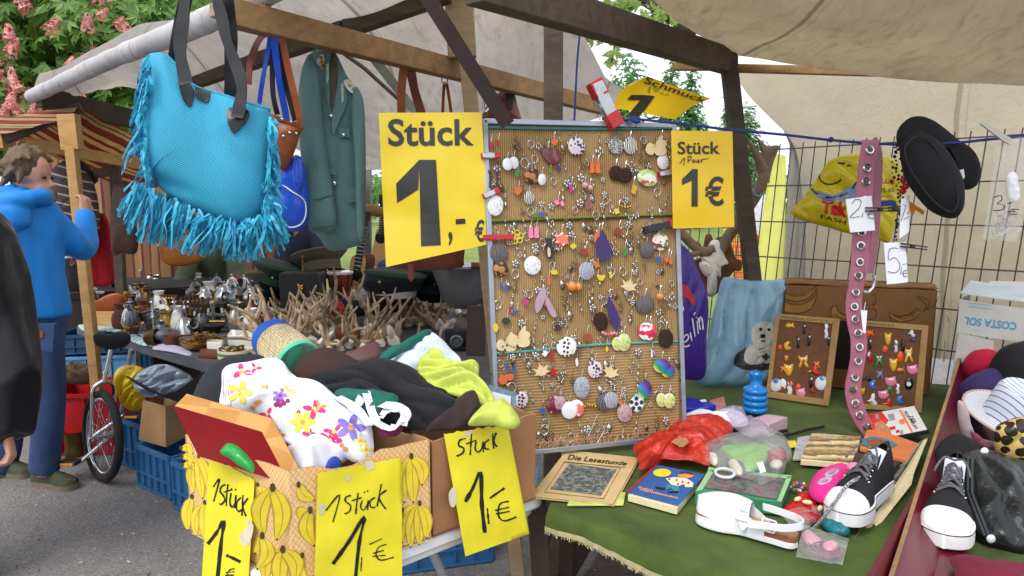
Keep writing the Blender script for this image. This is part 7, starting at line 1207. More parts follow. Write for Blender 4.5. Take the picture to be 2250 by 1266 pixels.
#  things hanging on the rope and fence
e=E('carrier_bag','yellow plastic bag with a smiling face hanging on the fence behind the pink belt','bag',at(1860,520,2.8));YB=DY(2.8);pts=[(176,920),(205,880),(262,810),(320,720),(360,690),(420,672),(480,664),(560,668),(622,690),(655,735),(652,830),(630,960),(602,1052),(555,1042),(440,1020),(320,985),(215,955)]
g=G();g.puff([YB(*q)for q in sm(j4(pts),4)],.06,(0,-1,.05),130,26,.024,9,None,.5,9,.5,(.6,0,-.5),.004);g.part('bag_film',M('film_yellow',C(214,198,24),.26,.12,6,.2,fine=24,coat=.3,tr=.15,bd=.008),e,ang=60);Syb=onmesh(g,YB)
g=G();g.strokes(Syb,[j4(a)for a in[[(297,755),(300,780),(330,800),(370,796),(392,780)],[(378,708),(408,712)],[(414,722),(436,718)],[(262,820),(300,850),(360,858),(430,832),(472,768)]]],4.5,.004);g.text(Syb,'FASH',j4([(305,932),(415,958),(412,978),(303,950)]),.004,.0,cuts=1);g.part('black_print',ink,e,ang=0)
g=G();patch(g,Syb,sm(j4([(240,850),(270,830),(310,862),(370,868),(430,842),(478,785),(478,830),(430,868),(360,885),(290,872)]),2),.0025,3);g.part('blue_band',M('print_steel',C(120,140,180),.4),e);g=G();g.text(Syb,'Tak',j4([(312,868),(424,880),(418,948),(306,926)]),.005,.05,cuts=2);g.text(Syb,'LUE',j4([(570,775),(626,782),(624,802),(568,796)]),.005,.02,cuts=1);g.part('red_print',M('print_redtak',C(200,30,36),.4),e,ang=0)
g=G();g.text(Syb,'TL 65',j4([(560,818),(622,815),(622,835),(560,836)]),.004,.0,cuts=1);g.strokes(Syb,[j4([(560+9*k,850+(k%2)*8)for k in range(7)])],1.3,.004);g.part('small_print',ink,e,ang=0);g=G();patch(g,Syb,j4([(560,872),(640,868),(636,900),(556,902)]),.003,3);g.part('navy_band',M('print_navy',C(40,60,140),.4),e)
bpk=M('belt_pink',C(176,110,132),.55,.15,20,.25,fine=160);e=E('belt','pink eyelet belt draped over the rope down to the velvet','belt',onz(1915,962,TZ));ctrp=[(1913,308),(1904,360),(1899,420),(1894,480),(1890,540),(1886,592),(1880,630),(1875,667),(1879,708),(1886,743),(1885,781),(1879,816),(1873,854),(1880,892),(1897,930),(1925,965)]
P2=sm(ctrp,6,False);n=len(P2);Pb=[at(x,y,lerp(2.15,2.28,i/(n-1)))for i,(x,y)in enumerate(P2)];nn=[V((.12*math.sin(i*.22),-1,.15+.4*max(0,(i/(n-1)-.8)*4))).normalized()for i in range(n)]
g=G();g.ribbon(Pb,.053,nn,.004);g.part('front_strap',bpk,e,ang=40)
P3=sm([(1915,308),(1928,340),(1926,420),(1922,500),(1916,560),(1908,600)],5,False);g=G();g.ribbon([at(x,y,2.2)for x,y in P3],.05,[V((.6,-.8,0))]*len(P3),.004);g.part('back_strap',bpk,e,ang=40)
k=0;acc=0
for i in range(1,n):
 acc+=(Pb[i]-Pb[i-1]).length
 if acc>.05*(k+.55):
  k+=1;p=Pb[i]+nn[i]*.006;r=V((1,0,0))-nn[i]*nn[i].x;r.normalize();v=nn[i].cross(r);g=G();g.tube([p+r*.011*math.cos(a*PI/8)+v*.011*math.sin(a*PI/8)for a in range(16)],.0032,6,closed=True);o=g.part('eyelet',steel,e);g=G();g.add([p-nn[i]*.0006+r*.009*math.cos(a*PI/5)+v*.009*math.sin(a*PI/5)for a in range(10)],[tuple(range(10))]);g.part('hole',M('hole_shade',C(96,80,70),.8),o)
g=G();g.tube(sV([at(*p,2.2)for p in j5([(1318,255),(1350,260),(1385,230),(1398,180),(1390,140)])],5),.005,8);g.part('ring_buckle',steel,e);g=G();q=[at(*p,2.19)for p in j5([(1302,385),(1348,388),(1335,545),(1318,540)])];g.slab(q,(0,.001,0));g.tube([at(*p,2.2)for p in j5([(1325,385),(1335,330)])],.001,4);g.part('paper_tag',wht,e)
pen=M('pen_blue',C(30,36,70),.5)
def tag(lab,q,Y,lines,peg,z,w_=1.8):
 S=DY(Y);e=E('price_tag',lab,'price tag',at(*q[3],Y),'white price tags with black pegs');g=G();P=[S(*p)for p in q];g.sheet(lambda u,v:P[0].lerp(P[1],u).lerp(P[3].lerp(P[2],u),v)+V((0,-.004*math.sin(PI*u),0)),8,8,(0,.0008,0));g.part('card',wht,e,ang=60)
 g=G();g.strokes(S,[z(a)for a in lines],w_,.006);g.part('handwriting',pen,e);a,b=[at(*p,Y-.012)for p in z(peg)]
 g=G();up=V((0,0,1));d=(b-a).normalized();n_=d.cross(V((0,1,0))).normalized()
 for s_ in(1,-1):g.slab([a+n_*s_*.003,a+n_*s_*.007,b+n_*s_*.006,b+n_*s_*.002],(0,.008,0))
 g.tube([a.lerp(b,.45)-V((0,.002,0)),a.lerp(b,.45)+V((0,.012,0))],.006,8);g.part('peg',clb,e,bev=.0008)
tag('white tag reading 2,-€ pegged on the pink belt',[(1858,438),(1915,430),(1923,506),(1868,511)],2.14,j4([])and 0 or[[(440,885),(455,868),(478,872),(470,905),(430,945),(475,940)],[(487,925),(483,945)],[(500,920),(520,915)],[(535,920),(515,925),(512,945),(535,950)],[(505,932),(530,930)]],[(500,910),(645,912)],j4)
tag('narrow white tag reading 2,- half hidden by the chains',[(1980,438),(1998,428),(1998,508),(1976,524)],2.1,[[(660,890),(672,900),(652,960)],[(664,955),(688,940)],[(678,930),(688,922)]],[(652,905),(600,908)],j4)
tag('white tag reading 5,-€ hanging lowest below the black slippers',[(1942,534),(1990,531),(1995,620),(1949,625)],2.12,[[(640,1080),(605,1082),(598,1130),(625,1120),(648,1150),(632,1185),(595,1180)],[(655,1160),(650,1195)],[(660,1150),(678,1146)],[(680,1175),(662,1182),(665,1202),(680,1200)],[(656,1190),(680,1187)]],[(655,1065),(768,1080)],j4)
e=E('key_chains','bunch of dark chains with a red charm behind the black slippers','key chain',at(1968,520,2.2));q=random.Random(8);g=G()
for L in([(1968,318),(1972,370),(1975,430),(1970,520),(1985,545)],[(1970,318),(1962,390),(1980,450),(1972,500)],[(1972,320),(1984,400),(1978,470)]):
 for x,y in sm(L,7,False):g.ell(at(x+q.uniform(-4,4),y,2.19+q.uniform(-.01,.01)),q.uniform(.003,.006),6)
g.part('chain',ldk,e);g=G();
for x,y in[(1985,395),(1990,410),(1984,420)]:g.ell(at(x,y,2.17),.011,8)
g.part('red_charm',M('charm_red',C(190,24,40),.3),e);g=G();S=DY(2.13);g.slab([S(*p)for p in j4([(672,868),(690,875),(755,918),(750,935),(715,912),(708,935),(690,920)])],(0,.003,0));g.part('orange_tag',M('tag_orange',C(232,150,30),.5),e)
blf=fab('felt_black',C(18,18,22),sheen=.05);e=E('slippers','pair of black felt slippers hanging on the rope','slippers',at(2060,470,2.06));soft('slipper',blf,None,None,j4,[(632,610),(640,560),(680,518),(725,505),(775,515),(840,560),(900,610),(960,650),(995,710),(998,770),(975,812),(930,825),(915,790),(930,740),(900,690),(830,650),(740,630),(660,650)],2.12,.03,(0,-1,.1),1,.001,10,N=110,par=e)
soft('slipper',blf,None,None,j4,[(645,650),(665,605),(705,578),(745,575),(790,600),(840,650),(890,730),(918,800),(922,880),(910,930),(880,950),(830,942),(770,910),(710,840),(668,770)],2.06,.05,(0,-1,.1),2,.002,10,N=110,par=e)
o=[c for c in e.children][-1];g=G();S=DY(2.015);g.tube([S(*p)for p in sm(j4([(668,650),(690,612),(722,594),(760,600),(805,650),(850,720),(890,800),(900,870),(885,915),(850,915),(790,870),(735,800),(690,730)]),4)],.0025,5,closed=True);g.part('seam',M('felt_seam',C(38,38,44),.9),o);g=G();patch(g,DY(2.07),j4([(905,740),(925,735),(930,770),(915,790),(902,770)]),.0,1);g.part('lining',lin,o)
e=E('jewellery_bag','clear bag of silver jewellery marked 3,-€ hanging at the right edge','bag',at(2200,530,2.02));_,Sx=soft('film',M('film_thin',C(220,220,216))if 0 else clear('film_thin',(.97,.97,.95),.16,.1),None,None,j4,[(1060,640),(1110,610),(1200,600),(1230,700),(1200,860),(1180,960),(1150,1050),(1070,1040),(1010,1035),(1030,900),(1050,740)],2.02,.02,(0,-1,0),4,.012,14,(0,0,1),100,16,par=e,ang=40)
g=G();g.strokes(Sx,[j4(a)for a in[[(1058,858),(1085,850),(1090,870),(1070,885),(1095,890),(1092,912),(1052,915)],[(1105,890),(1100,915)],[(1115,885),(1135,880)],[(1165,910),(1130,912),(1125,930),(1160,930)],[(1118,920),(1150,920)]]],3,.004);g.part('handwriting',ink,e);q=random.Random(3);g=G()
for k in range(9):c=at(*K(j4,1100+q.uniform(-30,30),1000),2.01);g.tube([c+V((.012*math.cos(a*.7)+k*.003-.012,0,.02*math.sin(a*.7)+.004*k))for a in range(9)],.0012,5,closed=True)
g.part('silver_loops',sm_[0],e);soft('tissue',wht,None,None,j4,[(1110,770),(1150,750),(1165,830),(1160,880),(1120,870)],2.02,.012,(0,-1,0),5,.006,30,par=e,N=40,rings=8)
g=G();S=DY(2.0);g.slab([S(*p)for p in j4([(998,538),(1012,528),(1138,605),(1125,628),(1100,615)])],(0,.006,0));g.thing('clip_strip',M('strip_clear',C(180,178,168),.3,.1,20,0,coat=.4),'pale plastic strip clipped to the rope beside the jewellery bag','clip')
#  red wooden tray with hats
rb=M('tray_red',C(98,12,36),.4,.2,8,.15,fine=60,coat=.2);raw=wood('tray_edge',C(128,98,64),C(166,134,92))
t0_,t1_=at(2127,738,2.75),at(1944,1330,1.2);e=E('wooden_tray','dark red wooden tray with worn pale edges holding hats','tray',V(((t0_+t1_).x/2+.2,1.8,TZ)))
dirt_=(t1_-t0_).normalized();rt=V((-dirt_.y,dirt_.x,0)).normalized();rt=rt if rt.x>0 else-rt
def base(p,o):return V((p.x,p.y,TZ+.012))+rt*o
g=G();NP_=24
def pk(u,v):
 a=t0_.lerp(t1_,u);b=base(a,.06);return a.lerp(b,v)
g.sheet(lambda u,v:pk(u,v),NP_,6,-rt*.007);g.part('side_board',rb,e,bev=.002);g=G();g.bar(t0_+V((0,0,.002))-rt*.0035,t1_+V((0,0,.002))-rt*.0035,.0085,.004);g.part('worn_edge',raw,e)
g=G();p,q=base(t0_,.07),base(t1_,-.22);g.slab([base(t0_,.06),base(t0_,.13),base(t1_,.10),base(t1_,-.01)],(0,0,-.008));g.part('floor_board',rb,e)
g=G();a,b=base(t0_.lerp(t1_,.6),-.014)+V((0,0,.05)),base(t1_,-.02)+V((0,0,.07));g.slab([base(t0_.lerp(t1_,.62),.0),base(t1_,-.022),b-rt*.012,a+rt*.004],rt*.01);g.part('ledge',rb,e);
HT='hats heaped in the red tray';HS_=DY(lambda x,y:1.70-.0010*(y-990));HS2=DY(lambda x,y:1.80-.0010*(y-990))
def hat(nm,m,lab,pts,Y,th,**k):return soft(nm,m,lab,'hat',j8,pts,Y,th,(-.1,-.9,.4),grp=HT,**k)
hat('felt_hat',fab('felt_red',C(186,22,62)),'bright red felt hat at the back of the red tray',[(318,420),(322,370),(350,330),(385,320),(425,328),(456,362),(450,420),(420,470),(350,470)],2.45,.10);hat('felt_hat',fab('felt_purple',C(46,34,86)),'dark purple felt hat below the red one',[(286,560),(290,490),(330,440),(400,405),(440,400),(470,450),(450,560),(400,640),(310,660)],2.3,.09)
hat('knit_hat',blf,'big black woollen hat at the right edge behind the striped hat',[(420,470),(430,380),(470,318),(540,290),(640,290),(660,480),(560,560),(450,560)],2.3,.10,wr=.006)
def pin(nm,axis,a,b,k):
 t=NT(nm);sx=t.n('SeparateXYZ',Vector=t.co());v=t.math('ADD',t.math('MULTIPLY',sx.outputs[0],axis[0]),t.math('ADD',t.math('MULTIPLY',sx.outputs[1],axis[1]),t.math('MULTIPLY',sx.outputs[2],axis[2])));t.col(t.ramp(t.math('FRACT',t.math('MULTIPLY',v,k)),[(0,a),(.8,a),(.84,b),(1,b)]));t.set(Roughness=.8);t.bump(t.noise(300,2),.2,.002);return t.m
ps=pin('pinstripe',(.75,0,.65),C(206,212,228),C(96,104,124),62);ps2=pin('pinstripe_brim',(.9,.3,.2),C(208,206,214),C(120,120,136),80)
hc=at(2226,922,2.08);mt=V((0,0,1)).rotation_difference(V((.12,-.34,.93))).to_matrix();h=E('brimmed_hat','pale pinstriped hat with a flat brim on top of the heap','hat',hc,HT);g=G();g.lathe([(.08,.0),(.12,-.002),(.142,.006),(.144,.010),(.12,.004),(.08,.006)],40,mt,hc);g.part('brim',ps2,h,ang=60);g=G();g.lathe([(.086,.002),(.084,.05),(.078,.1),(.070,.112),(.05,.104),(0,.094)],40,mt,hc);g.part('crown',ps,h,ang=50);g=G();g.tube([hc+mt@V((.143*math.cos(k*PI/24),.143*math.sin(k*PI/24),.008))for k in range(48)],.004,6,closed=True);g.part('brim_edge',M('edge_tan',C(190,164,140),.8),h)
h,_=hat('brimmed_hat',M('brim_mauve',C(176,156,160),.8,.1,20,.2),'mauve brimmed hat standing on edge left of the pinstriped hat',[(292,545),(305,532),(325,560),(345,640),(380,725),(388,746),(366,738),(320,690),(298,620)],1.93,.02);soft('lining',M('lining_dots',C(150,90,110),.8,.4,80),None,None,j8,[(345,660),(385,690),(450,714),(430,730),(392,738),(360,700)],1.9,.015,(-.1,-.8,.6),par=h,N=50,rings=8)
leo=polka('leopard',C(206,176,104),C(36,28,22),34,.5);hat('leopard_hat',leo,'crumpled leopard print hat over the leather cap',[(444,690),(455,640),(500,615),(560,600),(650,600),(660,780),(560,800),(535,832),(505,800),(470,770),(450,740)],1.75,.05,wr=.016,wf=16,seed=4,an=(.5,0,.8))
hat('fur_hat',M('fur_brown',C(112,66,38),.9,.25,60,.8,fine=200,bd=.008),'brown fur hat at the right edge beside the leather cap',[(508,895),(530,860),(580,835),(660,830),(660,970),(580,960),(535,940)],1.62,.05)
lea=M('leather_cap',C(20,24,24),.32,.25,14,.5,fine=70,coat=.25,bd=.006);h,Sx=hat('leather_hat',lea,'creased black leather cap with braid and white studs',[(300,770),(350,742),(420,738),(500,760),(600,800),(660,900),(660,1120),(560,1180),(480,1160),(390,1120),(330,1030),(312,900)],HS_,.07,wr=.016,wf=10,seed=6,an=(.3,0,1),rings=22,N=120);g=G()
for k in range(44):
 t=k/43;x,y=mix2(mix2((345,775),(345,920),min(1,t*2)),(415,1095),max(0,t*2-1));
 for s_ in(-1,1):c=Sx(*K(j8,x+s_*9,y+2*s_),.004);g.ell(c,(.006,.004,.004),6,rotm(0,0,.7*s_))
g.part('braid',M('braid_black',C(50,54,56),.3,.3,200),h)
for x,y in((405,745),(432,1110)):g=G();c=Sx(*K(j8,x,y),.006);g.ell(c,(.0105,.006,.0105),14);g.part('stud',M('stud_white',C(220,220,222),.25,.05,20,0,coat=.5),h)
hat('black_hat',blf,'plain black hat lining the tray behind the right sneaker',[(190,830),(200,740),(240,690),(300,670),(380,720),(400,800),(380,1000),(250,1100),(150,1090),(170,950)],HS2,.03)
soft('velvet_pouch',fab('velvet_wine',C(110,16,48)),'wine red velvet pouch with a pale seam at the bottom right','pouch',j8,[(258,1192),(300,1190),(380,1215),(450,1210),(560,1225),(660,1230),(660,1320),(420,1330),(300,1290),(275,1240)],YT(.03),.03,(0,-.4,.9),7,.005,14)
#  people
skin=M('skin',C(196,146,122),.55,.08,20,.1);jean=fab('denim',C(50,72,114),var=.3,scale=7);
def hand(g,W,d,n,curl=1.0,s=1,thumb=1):
 d=V(d).normalized();n=V(n);n=(n-d*n.dot(d)).normalized();r=d.cross(n)*thumb
 for k in range(5):g.ell(W+d*(.02+.014*k)*s,(.016*s,.034*s,.016*s)if 0 else.021*s,8);
 g.tube([W-d*.02,W+d*.03*s,W+d*.08*s],[(.026*s,.02*s),(.036*s,.017*s),(.040*s,.014*s)],10,up=r)
 for i,(o,L)in enumerate(((-.030,.066),(-.010,.078),(.011,.074),(.031,.058))):
  p=W+d*.078*s+r*o*s;P=[p];a=0
  for q,seg in((.45*curl,.44),(1.0*curl,.32),(.7*curl,.26)):a+=q;P.append(P[-1]+(d*math.cos(a)+n*math.sin(a))*L*seg*s)
  g.tube(P,[.0098*s,.0095*s,.0088*s,.007*s],8);g.ell(P[-1],.0072*s,6)
 p=W+d*.022*s-r*.032*s;P=[p,p-r*.018*s+d*.026*s+n*.010*s,p-r*.010*s+d*.05*s+n*.026*s,p+r*.004*s+d*.066*s+n*.034*s];g.tube(P,[.014*s,.0125*s,.0105*s,.008*s],8);g.ell(P[-1],.0082*s,6)
def seg(g,P,r,n=12,up=None):g.tube(sV(P,4),[lerp(r[min(len(r)-1,int(i/4))],r[min(len(r)-1,int(i/4)+1)],(i%4)/4)if not hasattr(r[0],'__len__')else tuple(lerp(a,b,(i%4)/4)for a,b in zip(r[min(len(r)-1,int(i/4))],r[min(len(r)-1,int(i/4)+1)]))for i in range(4*(len(P)-1)+1)],n,up=up)
def figure(label,J,top,leg_,hair,face,hands,k=1,hem=.0,sl=.062,shoe=None,wr=.014,tw=.18):
 J={a:V(b)for a,b in J.items()};e=E('person',label,'person',V((J['pelvis'].x,J['pelvis'].y,0)));f=V(face).normalized();upw=V((0,0,1));side=f.cross(upw).normalized();sh=(J['sR']-J['sL']).normalized()
 g=G();h=J['head'];g.ell(h+V((0,0,.02)),(.078,.095,.105),14,f.to_track_quat('Y','Z').to_matrix());g.ell(h+f*.03-upw*.055,(.058,.065,.062),12,f.to_track_quat('Y','Z').to_matrix())
 g.tube([h+f*.088+upw*.02,h+f*.108-upw*.018,h+f*.09-upw*.03],[.008,.015,.01],8)
 for s_ in(1,-1):g.ell(h+side*s_*.077-upw*.005,(.010,.02,.032),8,f.to_track_quat('Y','Z').to_matrix())
 g.tube([h+f*.09-upw*.055+side*.022,h+f*.097-upw*.055,h+f*.09-upw*.055-side*.022],.007,6)
 seg(g,[h-upw*.04,J['neck'],J['chest']],[.055,.058,.09]);seg(g,[J['chest'],J['chest'].lerp(J['pelvis'],.5),J['pelvis']],[.12,.11,.12])
 for a in 'LR':
  seg(g,[J['chest']+upw*.08,J['s'+a],J['e'+a],J['h'+a]],[.06,.05,.038,.027]);seg(g,[J['pelvis'],J['k'+a],J['a'+a]],[.08,.055,.04]);
  if a in hands:hand(g,J['h'+a],*hands[a])
 g=g.fuse(.0085,3);g.part('body',skin,e,ang=80)
 g=G()
 for s_ in(1,-1):g.ell(h+f*.088+side*s_*.032+upw*.018,(.011,.011,.008),8)
 g.part('eyes',M('eye_dark',C(40,32,28),.3),e)
 g=G();q=random.Random(3);g.ell(h+upw*.045-f*.02,(.095,.105,.105),14)
 for i in range(70):
  d=V((q.gauss(0,1),q.gauss(0,1),q.gauss(.5,.8))).normalized()
  if(d.dot(f)>.3 and d.z<.6)or d.z<-.35:continue
  p=h+upw*.03-f*.015+V((d.x*.09,d.y*.1,d.z*.11));t=(d*.5-upw*.9-f*.1+V((q.uniform(-.5,.5),q.uniform(-.5,.5),0))).normalized();g.tube([p-t*.02,p+t*.025,p+t*.06+d*.012],[.018,.018,.004],6)
 g=g.fuse(.008,1).wrinkle(.0035,45,(0,0,1),5);g.part('hair',hair,e,ang=80)
 g=G();c=J['chest'];seg(g,[J['pelvis']-upw*hem,J['pelvis'].lerp(c,.45),c,c+upw*.14,J['neck']],[(tw*.94*k,.125*k),(tw*.9*k,.12*k),(tw*1.03*k,.13*k),(tw*.9*k,.115*k),(.07,.07)],16,up=sh)
 for a in 'LR':w=J['h'+a];seg(g,[c.lerp(J['s'+a],.6)+upw*.06,J['s'+a],J['e'+a],w],[.085*k,sl*1.25*k,sl*k,sl*.72*k],12)
 gj=g.fuse(.014,5).wrinkle(wr,9,(0,0,1),2);gj.part('jacket',top,e,ang=80)
 g=G();seg(g,[J['pelvis']+upw*.06,J['pelvis']-upw*.1],[(.155*k,.115*k)]*2,14,up=sh)
 for a in 'LR':o=(J['s'+a]-c)*.38;o.z=0;seg(g,[J['pelvis']+o-upw*.04,J['k'+a],J['a'+a]+upw*.02],[.098*k,.078*k,.068*k],12)
 g=g.fuse(.014,4).wrinkle(.008,12,(0,0,1),4);g.part('trousers',leg_,e,ang=80)
 for a in 'LR':
  b=J['a'+a];fd_=V((f.x,f.y,0)).normalized()if shoe is None else V(shoe).normalized();fr=shoeframe(V((b.x,b.y,.0))+fd_*.19,V((b.x,b.y,.0))-fd_*.085,(0,0,1));g=G();sole(g,fr,.1,0,.03,16);o=g.part('shoe',M('shoe_sole',C(120,110,92),.8),e);g=G();upper(g,fr,.098,.025,lambda u:.03+.06*min(1,u*1.6),.0,.995,16,12);g.part('shoe_upper',M('shoe_olive',C(66,72,50),.7,.3,30),o,ang=80)
 return e
jb=M('jacket_azure',C(26,136,226),.6,.08,9,.2,fine=160);hairb=M('hair_brown',C(104,84,62),.6,.4,60,.5,fine=200)
A=lambda x,y,Y:at(x,y,Y)
P_=figure('man in a bright blue hooded jacket and jeans gripping the pale stall post',dict(head=A(68,388,3.56),neck=A(50,445,3.52),chest=A(48,505,3.52),pelvis=A(72,690,3.52),sL=A(-25,480,3.42),eL=A(-45,590,3.5),hL=A(-40,690,3.6),sR=A(104,478,3.60),eR=A(183,548,3.76),hR=A(186,468,3.97),kL=A(30,880,3.62),aL=A(4,1040,3.66),kR=A(106,880,3.50),aR=A(98,1045,3.50)),jb,jean,hairb,(.96,.08,-.28),{'R':((-.1,.35,.9),(-.9,.35,0),1.0,1,1)},hem=.02,shoe=(.95,-.15,0))
g=G();hc=A(28,446,3.5);g.tube([hc+V((.15*math.cos(a*PI/7),.11*math.sin(a*PI/7),.03*math.cos(a*PI/7)))for a in range(14)],.045,8,closed=True);g.ell(hc+V((-.02,-.08,-.07)),(.17,.1,.11),10);g.ell(hc+V((0,.0,-.03)),(.13,.1,.06),10);g=g.fuse(.014,6).wrinkle(.006,10);g.part('hood',jb,P_,ang=80);g=G();g.slab([A(*p,3.385)for p in k2([(235,945),(362,940),(350,1130),(240,1120)])],(0,.03,0));g.part('jeans_pocket',jean,P_,bev=.002);g=G();g.slab([A(*p,3.38)for p in k2([(225,990),(285,988),(285,1030),(225,1036)])],(0,.02,0));g.part('leather_patch',lbr,P_)
nyl=M('nylon_black',C(22,22,28),.36,.15,10,.2,fine=60)
figure('person in a black padded coat cut off by the left edge of the picture',dict(head=A(-170,330,2.55),neck=A(-160,420,2.55),chest=A(-150,520,2.55),pelvis=A(-150,800,2.5),sL=A(-290,470,2.6),eL=A(-330,700,2.6),hL=A(-320,930,2.5),sR=A(-62,545,2.52),eR=A(4,745,2.52),hR=A(16,958,2.45),kL=A(-200,1100,2.5),aL=A(-210,1320,2.5),kR=A(-110,1100,2.5),aR=A(-110,1320,2.5)),nyl,jean,hairb,(.2,.95,-.2),{'R':((.15,-.1,-.55),(-.8,-.2,.5),1.15,.95,-1)},k=1.18,hem=.12,sl=.092,wr=.034)
par=M('parka_green',C(84,94,70),.85,.15,12,.25,fine=160)
figure('person in a green parka reaching over the silver teapots',dict(head=A(475,470,6.3),neck=A(470,515,6.4),chest=A(468,560,6.45),pelvis=A(470,680,6.6),sL=A(432,548,6.4),eL=A(404,606,6.2),hL=A(398,648,6.1),sR=A(508,548,6.4),eR=A(520,610,6.3),hR=A(500,650,6.1),kL=V((-2.85,6.6,.48)),aL=V((-2.85,6.6,.08)),kR=V((-2.6,6.6,.48)),aR=V((-2.6,6.6,.08))),par,jean,hairb,(.1,-.9,-.4),{'L':((0,-.2,-1),(0,-.9,.2),.6,1,1)},sl=.07)
figure('person in a dark navy jacket bending behind the stacked caps',dict(head=A(655,470,6.0),neck=A(660,505,6.0),chest=A(672,545,6.0),pelvis=A(670,680,6.2),sL=A(630,540,6.0),eL=A(622,600,5.8),hL=A(640,650,5.7),sR=A(708,535,5.9),eR=A(712,585,5.7),hR=A(680,600,5.5),kL=V((-1.95,6.2,.5)),aL=V((-1.95,6.2,.08)),kR=V((-1.7,6.2,.5)),aR=V((-1.7,6.2,.08))),M('jacket_navy',C(34,40,58),.7,.15,12,.2),jean,hairb,(.2,-.9,-.3),{},sl=.07)
figure('person in a white jacket with a blue scarf far behind the fence',dict(head=A(1688,412,8.5),neck=A(1684,438,8.5),chest=A(1672,470,8.5),pelvis=A(1668,560,8.5),sL=A(1640,456,8.5),eL=A(1632,505,8.5),hL=A(1640,545,8.4),sR=A(1700,456,8.5),eR=A(1708,505,8.5),hR=A(1705,545,8.4),kL=V((2.98,8.5,.5)),aL=V((2.95,8.5,.08)),kR=V((3.2,8.5,.5)),aR=V((3.22,8.5,.08))),M('jacket_white',C(222,224,230),.7),jean,hairb,(.8,-.5,0),{})
#  unicycle
tyre=M('tyre',C(34,34,36),.8,.2,60,.4);wc=V((onz(232,1056,0).x,onz(232,1056,0).y,.253));yaw=R(140);wx=V((math.cos(yaw),math.sin(yaw),0));wy=V((wx.y,-wx.x,0));ln=wy*-.0+V((.07,0,0));wz=(V((0,0,1))+V((.10,0,0))).normalized()
e=E('unicycle','chrome unicycle with a black saddle leaning on the antiques table','unicycle',V((wc.x,wc.y,0)));wp=lambda a,r,o=0:wc+wx*(r*math.cos(a))+wz*(r*math.sin(a))+wy*o
wh=E('wheel',None,None,wc);wh.parent=e;wh.location=wc-ORG[e.name];ORG[wh.name]=wc;
g=G();g.tube([wp(2*PI*k/48,.232)for k in range(48)],.022,12,closed=True);g.part('tyre',tyre,wh)
g=G();g.tube([wp(2*PI*k/48,.207)for k in range(48)],.011,8,closed=True);g.part('rim',steel,wh);g=G()
for k in range(28):a=2*PI*k/28;g.tube([wp(a+.5*(1 if k%2 else-1),.02,.025*(1 if k%4<2 else-1)),wp(a,.2)],.0013,4)
g.part('spokes',steel,wh);g=G();g.tube([wc-wy*.05,wc+wy*.05],.02,10);g.part('hub',steel,wh)
top=wp(PI/2,.30);g=G()
for s_ in(1,-1):g.tube(sV([wc+wy*.055*s_,wp(PI/2,.18,.055*s_),wp(PI/2,.275,.05*s_),wp(PI/2,.31,0)],5),.012,8)
st_=at(246,762,wc.y+.02);g.tube([top,st_],.0135,10);g.part('fork',steel,e);g=G();g.tube([top.lerp(st_,.25),top.lerp(st_,.32)],.02,10);g.part('seat_clamp',steel,e)
g=G();g.puff([at(*p,wc.y)for p in sm(k2([(618,1035),(660,1005),(720,1030),(760,1040),(800,1005),(850,1000),(868,1040),(840,1085),(780,1100),(735,1110),(680,1100),(635,1080)]),4)],.05,(0,-.7,.7),70,12);g.part('saddle',M('saddle_black',C(26,26,28),.5,.1,20,.1),e)
for s_,px in((1,K(k3,420,585)),(-1,K(k3,800,305))):
 g=G();a=wc+wy*.06*s_;b=a+wz*(-.115 if s_>0 else.115)+wy*.01*s_;b=at(px[0]+(22 if s_>0 else-22),px[1],wc.y-.03*s_);g.tube([a,b],.011,8);g.part('crank',steel,e);p=at(*px,wc.y-.05*s_);g=G();g.box(p,(.1,.07,.02));o=g.part('pedal',ldk,e,bev=.004);g=G();g.box(p-V((0,.036,0)),(.07,.002,.012));g.part('reflector',M('amber_reflector',C(236,150,20),.2),o)
 #  crates, boxes and bags on the ground
def crate(lab,A0,ux,w,d,h,m,ribs=5):
 ux=V(ux).normalized();uy=V((-ux.y,ux.x,0));e=E('crate',lab,'crate',A0+ux*w/2+uy*d/2,'plastic crates under the stall');c=[A0,A0+ux*w,A0+ux*w+uy*d,A0+uy*d];z=V((0,0,1))
 g=G()
 for i in range(4):p,q=c[i],c[(i+1)%4];n=(q-p).normalized().cross(z);g.slab([p,q,q+z*h,p+z*h],-n*.006)
 g.slab(c,z*.006);g.part('shell',m,e)
 g=G()
 for i in range(4):
  p,q=c[i],c[(i+1)%4];n=(q-p).normalized().cross(z);L=(q-p).length
  for t in[k/ribs for k in range(ribs+1)]:s_=p.lerp(q,t);g.bar(s_+n*.006,s_+n*.006+z*(h-.003),.006,.014,n)
  for zz,t in((.004,.01),(h*.36,.008),(h-.012,.022)):g.bar(p+n*.008+z*(zz+.008),q+n*.008+z*(zz+.008),.018,t)
 g.part('ribs',m,e);return e
cb=M('crate_blue',C(54,110,160),.5,.15,9,.1);cr=M('crate_red',C(176,22,28),.45,.12,9,.1);cpb=M('crate_pale',C(84,140,190),.5,.15,9,.1)
c0,c1=onz(308,1066,0),onz(381,1099,0);ux=c1-c0;crate('blue ribbed crate under the torn cardboard box',c0,ux,ux.length,.30,.225,cb);crate('blue crate half hidden behind the one carrying the cardboard box',c0+V((-.28,.32,0)),ux,.36,.3,.27,cb);crate('blue crate at the left side of the white folding table',onz(383,1112,0)+V((.02,-.02,0)),ux,.34,.3,.24,cb);crate('blue crate on the ground beneath the white folding table',onz(872,1262,0),(1,.28,0),.4,.3,.2,cb)
